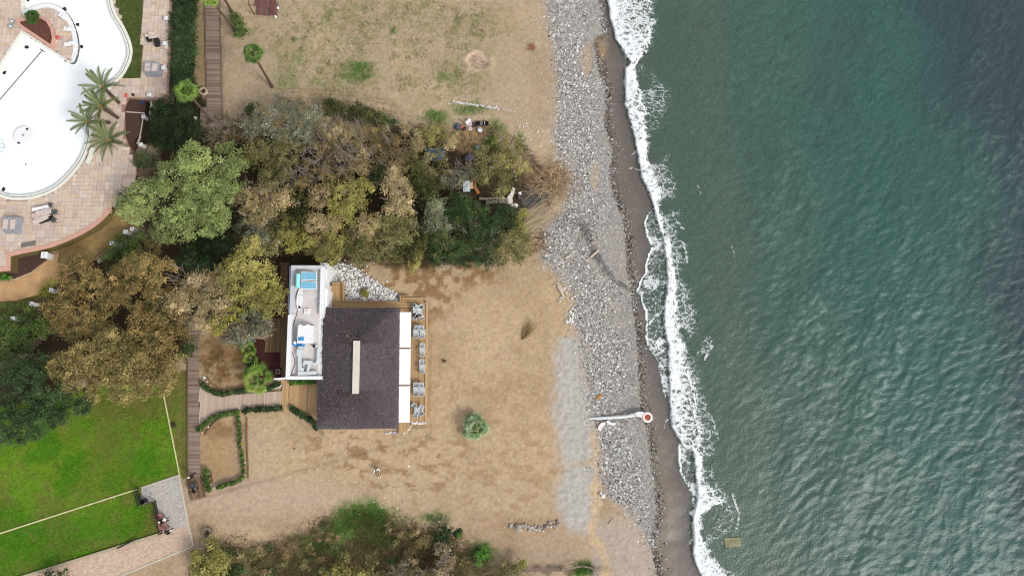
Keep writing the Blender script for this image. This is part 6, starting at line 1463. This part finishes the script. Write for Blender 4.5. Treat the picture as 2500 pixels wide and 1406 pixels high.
box_thing('camp_sheet', 'dark violet cloth hanging in the shrubs east of the blue tarpaulin', 'cloth', 1147, 386, (1.0, .8, .1), mat('violet', (92, 84, 112), .9, .4, 4), .5, .6)
box_thing('camp_box', 'small slate blue box at the sandy clearing in the thicket', 'box', 1166, 363, (.55, .5, .5), mat('slate', (104, 122, 132), .7, .2, 5), .2)
bd = thing('camp_board', 'pale blue white board leaning at the camp by the stone wall', 'board', P(1139, 455)); MB().box(P(1139, 455, .8), (.85, 1.35, .08), .03, rx=.2).build('board', mat('pale_board', (196, 204, 214), .6, .1, 3), bd); MB().box(P(1139, 455, .4), (.1, .1, .9)).build('prop', barkm, bd)
box_thing('camp_board', 'tan plywood piece right of the pale board', 'board', 1150, 453, (.5, .9, .08), mat('ply', (206, 176, 142), .8, .15, 4), .05, .6)
box_thing('camp_board', 'rusty orange sheet lying right of the tan plywood', 'board', 1163, 463, (.45, 1.2, .06), mat('rust_sheet', (168, 112, 66), .8, .4, 5), .5, .4)
lump('camp_bundle', 'brown red bundle above the pale camp board', 'bundle', 1151, 442, .3, .35, mat('red_bundle', (128, 76, 58), .9, .4, 6))
t = thing('concrete_slab', 'broken white concrete slab beside the dark creek pool', 'slab', P(1246, 482)); sp_ = W(smooth([(1251, 460), (1257, 462), (1255, 474), (1250, 486), (1252, 494), (1243, 500), (1236, 494), (1239, 482), (1246, 474), (1251, 460)], 2)); MB().prism([(p.x, p.y) for p in sp_], -.2, .35).build('slab', mat('white_concrete', (226, 216, 204), .85, .15, 3, bump=.3), t)
MB().ball(P(1256, 502, .1), (.5, .3, .2), 9, 5, .3).build('chunk', MATS['white_concrete'], t)
box_thing('creek_debris', 'dark box with a white corner at the edge of the creek pool', 'box', 1267, 481, (.35, .7, .4), mat('dark_box', (96, 84, 84), .8, .3, 6), .1)
box_thing('creek_debris', 'small white block above the dark box at the creek pool', 'block', 1269, 474, (.35, .3, .5), white, .4)
pd = W(smooth([(1268, 478), (1282, 462), (1306, 456), (1328, 468), (1338, 486), (1326, 504), (1300, 512), (1276, 502), (1268, 478)], 3))
tag(MB().prism([(p.x, p.y) for p in pd], -.3, .03).build('creek_water', mat('creek_water', (84, 80, 76), .25, .35, .9, spec=.5)), kind='structure')

# dead reeds
def sticks(name, lab, n, fn, pal, r=(.02, .045), cat='reeds'):
    Bs, Ds = [], []
    for k in range(n): a, d = fn(k); Bs.append(a); Ds.append(d)
    t = thing(name, lab, cat, Bs[0]); Bs, Ds = np.array([tuple(x) for x in Bs]), np.array([tuple(x) for x in Ds])
    kc_ = pick(pal, n, .18); V_, F_ = [], []; side = np.cross(Ds, [0, 0, 1.0]); side /= np.maximum(np.linalg.norm(side, axis=1), 1e-6)[:, None]; upv = np.cross(side, Ds); upv /= np.linalg.norm(upv, axis=1)[:, None]
    w_ = rng.uniform(*r, (n, 1)); ring_ = [side*w_, upv*w_, -side*w_]
    Vv = np.stack([Bs+ring_[0], Bs+ring_[1], Bs+ring_[2], Bs+Ds+ring_[0]*.5, Bs+Ds+ring_[1]*.5, Bs+Ds+ring_[2]*.5], 1).reshape(-1, 3); b0 = np.arange(n)[:, None]*6
    Ff_ = np.concatenate([b0+np.array(q) for q in ((0, 3, 4, 1), (1, 4, 5, 2))], 0)
    tag(fast('stems', Vv, Ff_, mat('reed', attr=True, rough=.9, var=0), np.repeat(kc_, 6, 0), t), kind='stuff'); return t
RP = [(176, 146, 108), (150, 118, 86), (196, 170, 132), (120, 92, 70), (206, 184, 150)]
def rf1(k):
    u, v = random.gauss(1345, 26), random.gauss(442, 24); a = random.gauss(.3, .9)+(PI if random.random() < .5 else 0); l = random.uniform(.6, 2.6); return P(u, v, random.uniform(.05, .8)), Vector((math.cos(a)*l, math.sin(a)*l, random.uniform(-.2, .3)))
sticks('reed_heap', 'tangled heap of dry brown reeds north of the creek pool', 480, rf1, RP, (.014, .034))
def rf2(k):
    s_ = random.random(); b = P(1278+random.uniform(-8, 14)+10*s_, 575-55*s_+random.uniform(-8, 8), random.uniform(.1, .7)); a = math.radians(34+random.gauss(0, 11)); l = random.uniform(1.0, 3.7); return b, Vector((math.cos(a)*l, math.sin(a)*l, random.uniform(-.1, .15)))
sticks('reed_bundle', 'fan of long pale reeds lying flat south of the creek pool', 260, rf2, [(206, 188, 156), (188, 168, 136), (222, 206, 176), (150, 130, 104)], (.012, .03))
def rf3(k):
    b = P(random.gauss(1305, 14), random.gauss(590, 14), .05); a = random.random()*6.3; l = random.uniform(.5, 1.6); return b, Vector((math.cos(a)*l, math.sin(a)*l, random.uniform(0, .4)))
sticks('reed_scraps', 'scattered brown reed scraps between the olive tree and the pebbles', 150, rf3, RP)
def rf4(k):
    s_ = random.random(); b = P(1262+s_*60+random.gauss(0, 4), 345+s_*80+random.gauss(0, 4), .05); a = random.gauss(-.8, .6); l = random.uniform(.4, 1.2); return b, Vector((math.cos(a)*l, math.sin(a)*l, random.uniform(0, .2)))
sticks('brush_line', 'line of brown dead brush along the north east thicket edge', 170, rf4, [(110, 88, 70), (136, 110, 86), (92, 76, 64)], cat='brush')
def rf5(k):
    b = P(1274+random.uniform(-2, 2), 828+random.uniform(-2, 2), .05); a = math.radians(52+random.gauss(0, 16)); l = random.uniform(.8, 2.9); return b, Vector((math.cos(a)*l, math.sin(a)*l, random.uniform(.1, .5)))
sticks('dry_branch', 'dry fan shaped brown branch lying alone on the sand', 110, rf5, [(160, 132, 92), (136, 108, 70), (176, 148, 106)], (.01, .024), 'branch')
def rf6(k):
    b = P(1297+random.uniform(-7, 7), 116+random.uniform(-5, 5), .05); a = random.random()*6.3; l = random.uniform(.2, .6); return b, Vector((math.cos(a)*l, math.sin(a)*l, .1))
sticks('twig_pile', 'small reddish twig pile on the northern sand near the pebbles', 60, rf6, [(150, 96, 72), (176, 124, 96)], (.02, .04), 'twigs')
def rf7(k):
    b = P(1084+random.uniform(-3, 3), 881+random.uniform(-3, 3), .03); a = random.random()*6.3; l = random.uniform(.15, .45); return b, Vector((math.cos(a)*l, math.sin(a)*l, .15))
sticks('twig_pile', 'tiny dark twig pile on the sand right of the restaurant deck', 30, rf7, [(92, 70, 40), (112, 84, 52)], (.015, .03), 'twigs')

# driftwood, stones
drift = mat('driftwood', (206, 188, 168), .9, .25, 5, bump=.4)
def log(lab, a, b, r, m=drift, z=.1, name='driftwood', flat=False):
    t = thing(name, lab, 'driftwood', P(*a)); A, B = P(*a, z), P(*b, z+.05)
    MB().tube([A, A.lerp(B, .4)+Vector((.04, .05, .02)), B], [r*.8, r, r*.7], 7).build('stem', m, t); MB().tube([A.lerp(B, .55), A.lerp(B, .62)+Vector((r*2.2, r*1.6, .1))], [r*.4, r*.2], 5).build('stub', m, t); return t
log('thick grey driftwood trunk at the inner edge of the pebbles', (1361, 697), (1377, 726), .22)
log('straight pale driftwood pole next to the thick trunk', (1361, 691), (1385, 722), .10)
log('short pale driftwood piece touching the thick trunk', (1349, 697), (1356, 698), .08)
log('pale driftwood log on the dark trail in the pebbles', (1441, 629), (1461, 611), .14)
log('short thick pale driftwood piece left of the dark pebble trail', (1380, 630), (1391, 624), .16)
log('forked thin driftwood on the southern gravel', (1486, 1280), (1501, 1264), .07)
log('very thin stick at the tide line end of the dark trail', (1528, 695), (1545, 680), .035)
wst = mat('white_stone', rough=.85, var=.15, scale=6, ramp=[(236, 232, 226), (214, 210, 206), (188, 186, 184), (226, 220, 212), (242, 240, 236), (150, 148, 148)])
STM = []
for k in range(5):
    b_ = MB().ball((0, 0, 0), (.5, .42, .34), 7, 5, .16); me = bpy.data.meshes.new('stone_shape'); me.from_pydata(b_.v, [], b_.f); me.materials.append(wst); STM.append(me)
rks = mat('grey_stone', rough=.9, var=.2, scale=5, ramp=[(150, 138, 122), (182, 170, 154), (120, 112, 104), (206, 198, 186), (98, 92, 88)])
STG = []
for me in STM: m2 = me.copy(); m2.materials.clear(); m2.materials.append(rks); STG.append(m2)
def stone_set(name, lab, pts, sz, ms, cat='stones'):
    t = thing(name, lab, cat, P(*pts[0]))
    for u, v in pts:
        o = bpy.data.objects.new('stone', random.choice(ms)); COL.objects.link(o); o.parent = t; s_ = random.uniform(*sz); o.location = P(u, v, s_*.2)-t.location; o.rotation_euler = (0, random.uniform(-.3, .3), random.random()*6.3); o.scale = (s_, s_, s_)
    return t
BED = [(806, 662), (824, 640), (850, 648), (872, 656), (905, 680), (950, 705), (977, 722), (977, 735), (843, 735), (840, 690), (808, 688)]
def fill(poly, n, dmin, warp=3):
    out = []; xs_, ys_ = [p[0] for p in poly], [p[1] for p in poly]; k = 0
    while len(out) < n and k < 20000:
        k += 1; u, v = random.uniform(min(xs_), max(xs_)), random.uniform(min(ys_), max(ys_))
        if inpoly(np.array([u]), np.array([v]), poly)[0] and all((u-a)**2+(v-b)**2 > dmin*dmin for a, b in out): out.append((u, v))
    return out
bp_ = fill(BED, 290, 4.4); bt_ = stone_set('boulder_bed', 'bed of large white stones north of the restaurant deck', bp_, (.22, .46), STM)
bu_ = np.array(fill(BED, 900, 2.0)); pebbles('stone_chips', bu_[:, 0], bu_[:, 1], rng.uniform(.12, .26, len(bu_)), pick([(176, 174, 170), (120, 120, 120), (84, 84, 86), (56, 56, 58), (210, 208, 204)], len(bu_), .1), .03, 'grey and white chips filling between the large white stones', 'stones', 0)
plant('shrub', 'plant', 'small yellow green plant growing among the white stones', 'yellow', .8, [(888, 708, 7), (894, 716, 7), (886, 716, 6)], leaf=.14)
fs_ = [(u+random.gauss(0, 12), v+random.gauss(0, 7)) for u, v in [(840+3.2*i, 640+2.1*i) for i in range(34)]]
stone_set('stone_scatter', 'scattered pale stones on the uphill edge of the white stone bed', fs_, (.16, .32), STM)
stone_set('stone_row', 'row of dark and pale rocks on the southern sand', [(1243+i*2.05+random.uniform(-2, 2), 1284+random.gauss(0, 3)+(i > 22)*4-(i > 44)*12*random.random()) for i in range(60)]+[(1262, 1284), (1266, 1288), (1258, 1290), (1350, 1272), (1354, 1290)], (.2, .5), STG)
ob_ = stone_set('big_rock', 'largest tan rock in the southern rock row', [(1265, 1287), (1267, 1291)], (.75, .95), STG, 'rock')
stone_set('stone_row', 'long line of white stones above the grass on the northern sand', [(1108+i*1.95+random.uniform(-1, 1), 250+i*.27+random.gauss(0, 1.3)) for i in range(56)], (.14, .34), STM)
stone_set('stone_row', 'faint row of tiny stones continuing the white line eastward', [(1228+i*1.6, 266+i*.45+random.gauss(0, .5)) for i in range(20)], (.08, .16), STM)
stone_set('white_stones', 'pair of white stones just left of the white stone line', [(1095.5, 253.5), (1100, 253.5)], (.24, .28), STM)
stone_set('stone_row', 'white stone row at the south end of the restaurant deck', [(1004+i*1.5, 1031+random.gauss(0, 1.3)) for i in range(24)], (.2, .42), STM)
stone_set('stone_scatter', 'curved scatter of white stones round the deck ramp', [(1003-.4*i+random.gauss(0, 1.6), 1038+i*.7+random.gauss(0, 2)) for i in range(22)]+[(940+2.2*i, 1056+random.gauss(0, 2)) for i in range(24)], (.12, .26), STM)
stone_set('white_stones', 'row of white stones between low plants and the pale walkway', [(645+1.5*i, 951-.38*i+random.gauss(0, 1.2)) for i in range(28)], (.22, .42), STM)
stone_set('white_stones', 'white stones at the corner of the walkway border', [(497, 920), (500, 921), (498, 924), (506, 931), (513, 940), (536, 955), (547, 954), (592, 955)], (.18, .34), STM)
stone_set('white_stones', 'white stones strewn along the sunken sand square border', [(494, 1056), (508, 1042), (586, 1095), (598, 1128), (599, 1150), (506, 1148), (521, 1190), (511, 1156)], (.18, .32), STM)
stone_set('stone_scatter', 'pale stones between thicket tip and pebble beach', [(1285+random.gauss(0, 18), 335+random.gauss(0, 22)) for i in range(44)]+[(1262+random.gauss(0, 5), 428+random.gauss(0, 8)) for i in range(12)], (.10, .24), STM)
stone_set('stone_scatter', 'pale stones beside the driftwood at the inner pebble edge', [(1394+random.gauss(0, 5), 775+random.gauss(0, 9)) for i in range(30)]+[(1375+random.gauss(0, 10), 712+random.gauss(0, 10)) for i in range(20)], (.16, .4), STM)
stone_set('pebble_boulders', 'larger pale boulders sprinkled over the stony beach band', [(lambda v: (PEB_L(v)+random.random()*(PEB_R(v)-PEB_L(v))*.75, v))(random.uniform(0, 1240)) for i in range(110)], (.18, .34), STM)

# beach pole and concrete pieces
bp2 = thing('beach_pole', 'long white pole lying on the pebbles with a round white drum', 'pole', P(1575, 1018))
wp = mat('worn_white', (226, 228, 228), .7, .1, 3)
MB().tube([P(1437, 1021, 0), P(1475, 1020, .25), P(1520, 1017.5, .4), P(1556, 1013, .5)], [.10, .17, .17, .14], 9).build('pole', wp, bp2)
MB().prism([(p.x, p.y) for p in W([(1548, 1007), (1558, 1004), (1570, 1006), (1565, 1014), (1563, 1019), (1550, 1016)])], .1, .7).build('bracket', wp, bp2); MB().tube([P(1560, 1016, .6), P(1566, 1019, .6)], .06, 6).build('hook', wp, bp2)
MB().tube([P(1530, 1014.5, .45), P(1552, 1008, .55)], .06, 6).build('stay', wp, bp2)
MB().lathe(P(1578, 1018, 0), [(.62, -.5), (.64, .55), (.58, .7), (.40, .72), (.34, .62)], 32).build('drum', mat('pinkish_white', (240, 226, 220), .7, .05, 3), bp2)
MB().lathe(P(1579.3, 1018, .6), [(.36, .0), (.2, .07), (0, .09)], 24).build('rusty_cap', mat('rust_cap', (164, 86, 58), .85, .25, 7), bp2)
for lab, pts in (('pale concrete chunk below the white pole, left one', [(1458, 1047), (1464, 1034), (1474, 1030), (1478, 1033), (1474, 1039), (1469, 1044), (1465, 1051)]), ('pale concrete chunk below the white pole, right one', [(1479, 1027), (1486, 1026), (1492, 1031), (1502, 1032), (1503, 1035), (1494, 1039), (1490, 1036), (1484, 1035)])):
    tag(MB().prism([(p.x, p.y) for p in W(smooth(pts+[pts[0]], 2)[:-1])], -.4, .32).build('concrete_chunk', wp if 'right' in lab else MATS['pinkish_white']), lab, 'concrete')
lump('white_stone', 'bright white stone lower on the southern gravel edge', 'stone', 1472, 1210, 0, .28, white, j=.2); lump('white_stone', 'smaller white stone by the bright one on the gravel edge', 'stone', 1467, 1203, 0, .18, white, j=.2)
lump('orange_weed', 'clump of orange weed on the pebbles above the white pole', 'weed', 1463, 968, 0, .35, mat('orange_weed', (176, 128, 60), .9, .4, 7), j=.4, fl_=.25)
sl_ = thing('sunken_block', 'yellowish block just under the water near the southern surf', 'block', P(1787, 1322, SEAZ)); MB().box(P(1787, 1322, SEAZ-.14), (1.9, 1.05, .5), .03).build('block', mat('yellow_block', (132, 128, 98), .5, .35, 1.5), sl_)

# lamp post in the hedge
lpp = thing('lamp_post', 'slim black lamp post with white lamp above the dark evergreen', 'lamp post', P(477, 290)); MB().tube([(0, 0, 0), (0, 0, 2.9)], .045, 6).build('pole', metal_dark, lpp, True); MB().lathe((0, 0, 2.8), [(.02, 0), (.17, .1), (.17, .3), (0, .4)], 12).build('lamp_head', white, lpp, True); MB().box((0, 0, .15), (.35, .35, .3)).build('base', white, lpp, True)
# pushchair
pc_ = thing('pushchair', 'dark grey pushchair on the wooden landing', 'pushchair', P(476, 1186), None, .4)
dg = mat('dark_grey_cloth', (74, 72, 80), .85, .2, 8)
MB().box((0, 0, .5), (.45, .7, .3), taper=.8).build('seat', dg, pc_, True); MB().ball((0, .22, .78), (.25, .28, .2), 10, 6).build('hood', dg, pc_, True)
for x in (-.28, .28):
    MB().tube([(x, -.55, 1.0), (x, .4, .2)], .02, 5).build('handle_bar', grey_metal, pc_, True)
    for y in (-.3, .38): MB().tube([(x-.02, y, .14), (x+.02, y, .14)], .14, 12).build('wheel', blackm, pc_, True)

# terrace furniture
cov = mat('grey_cover', (150, 152, 158), .7, .25, 3, bump=.6)
cush = mat('beige_cushion', (206, 188, 178), .85, .12, 4)
def covered(u, v, sx, sy, lab):
    t = thing('covered_stack', lab, 'covered furniture', P(u, v, TZ)); b_ = MB(); n_ = 9; vv = []
    for j in range(n_):
        for i in range(n_):
            x, y = -1+2*i/(n_-1), -1+2*j/(n_-1); e = max(abs(x), abs(y)); z = (1.05 if e < .8 else 1.0 if e < .99 else .05)+.06*random.uniform(-1, 1)*(e < .99); vv.append((x*sx/2*(1 if e > .99 else .97)+random.uniform(-.03, .03), y*sy/2+random.uniform(-.03, .03), z))
    b_.add(vv, [(j*n_+i, j*n_+i+1, (j+1)*n_+i+1, (j+1)*n_+i) for j in range(n_-1) for i in range(n_-1)]).build('cover', cov, t, True)
    for x in (-.2, .25): MB().box((x*sx, -.05*sy, 1.07), (.3*sx, .55*sy, .05)).build('cushion', cush, t, True)
    return t
covered(378, 173, 2.0, 1.75, 'grey plastic covered furniture stack on the upper terrace strip'); covered(36, 551, 1.9, 2.1, 'grey plastic covered furniture stack at the lower left of the terrace')
tpile = thing('lounger_stack', 'pile of beige cushioned loungers beside three dark stools', 'stacked loungers', P(108, 528, TZ))
for k, (dx, dy, a, z) in enumerate(((-.2, .1, .3, .5), (.1, -.25, .45, .62), (.3, .3, .2, .7), (.1, -.6, .5, .75))):
    MB().box((dx, dy, z), (1.8, .6, .08), a).build('lounger', cush, tpile, True)
MB().box((-.2, .85, .55), (1.9, .38, .12), .22).build('white_board', white, tpile, True); MB().box((.2, -.1, .25), (1.7, 1.3, .45), .35).build('frame', metal_dark, tpile, True)
for k in range(4): MB().tube([(.1+.1*k, .35-.25*k, .95), (1.15+.1*k, .8-.28*k, 1.0)], .022, 5).build('tube', white, tpile, True)
for u, v, l in ((127, 503, 'dark wicker stool beside the lounger pile, upper one'), (139, 520, 'dark wicker stool beside the lounger pile, middle one'), (136, 540, 'dark wicker stool beside the lounger pile, lower one')):
    t = thing('stool', l, 'stool', P(u, v, TZ), 'dark stools by the lounger pile', random.uniform(-.3, .3)); MB().box((0, 0, .42), (.45, .45, .1)).build('seat', mat('wicker', (74, 78, 84), .85, .25, 12), t, True)
    for x in (-.18, .18):
        for y in (-.18, .18): MB().tube([(x*1.2, y*1.2, 0), (x, y, .4)], .03, 5).build('leg', metal_dark, t, True)
ps_ = thing('parasol_stack', 'beige folded parasols lying on dark frames on the upper terrace strip', 'parasols', P(376, 94, TZ))
for k, (x, y, a, l) in enumerate(((-.35, .1, .12, 1.0), (.35, .12, -.06, 1.1), (.2, -.2, .1, 1.0), (.1, .35, -.02, .9))): MB().tube([(x-l/2, y-a*l/2, .5+.06*k), (x+l/2, y+a*l/2, .5+.06*k)], [.17, .11], 8).build('parasol', cush, ps_, True)
for x, y in ((-.45, -.3), (.5, -.4), (.6, -.95)): MB().box((x, y, .25), (.55, .5, .45), .3).build('frame', metal_dark, ps_, True)
lounger(225, 383, TZ, math.radians(72), 'single white lounger under the southernmost date palm', None, cream, 2.0, .6)
ob = MB().box((0, 0, .2), (1.7, .55, .06), .22).build('dark_mat', mat('stain_mat', (120, 112, 104), .95, .3, 3)); ob.location = P(72, 597, TZ-.17); tag(ob, 'dark worn mat at the foot of the curved pink wall', 'mat')
lump('black_pot', 'small black pot by the terrace corner above the bark bed', 'pot', 326, 233, TZ, .2, blackm, j=.1, fl_=1)
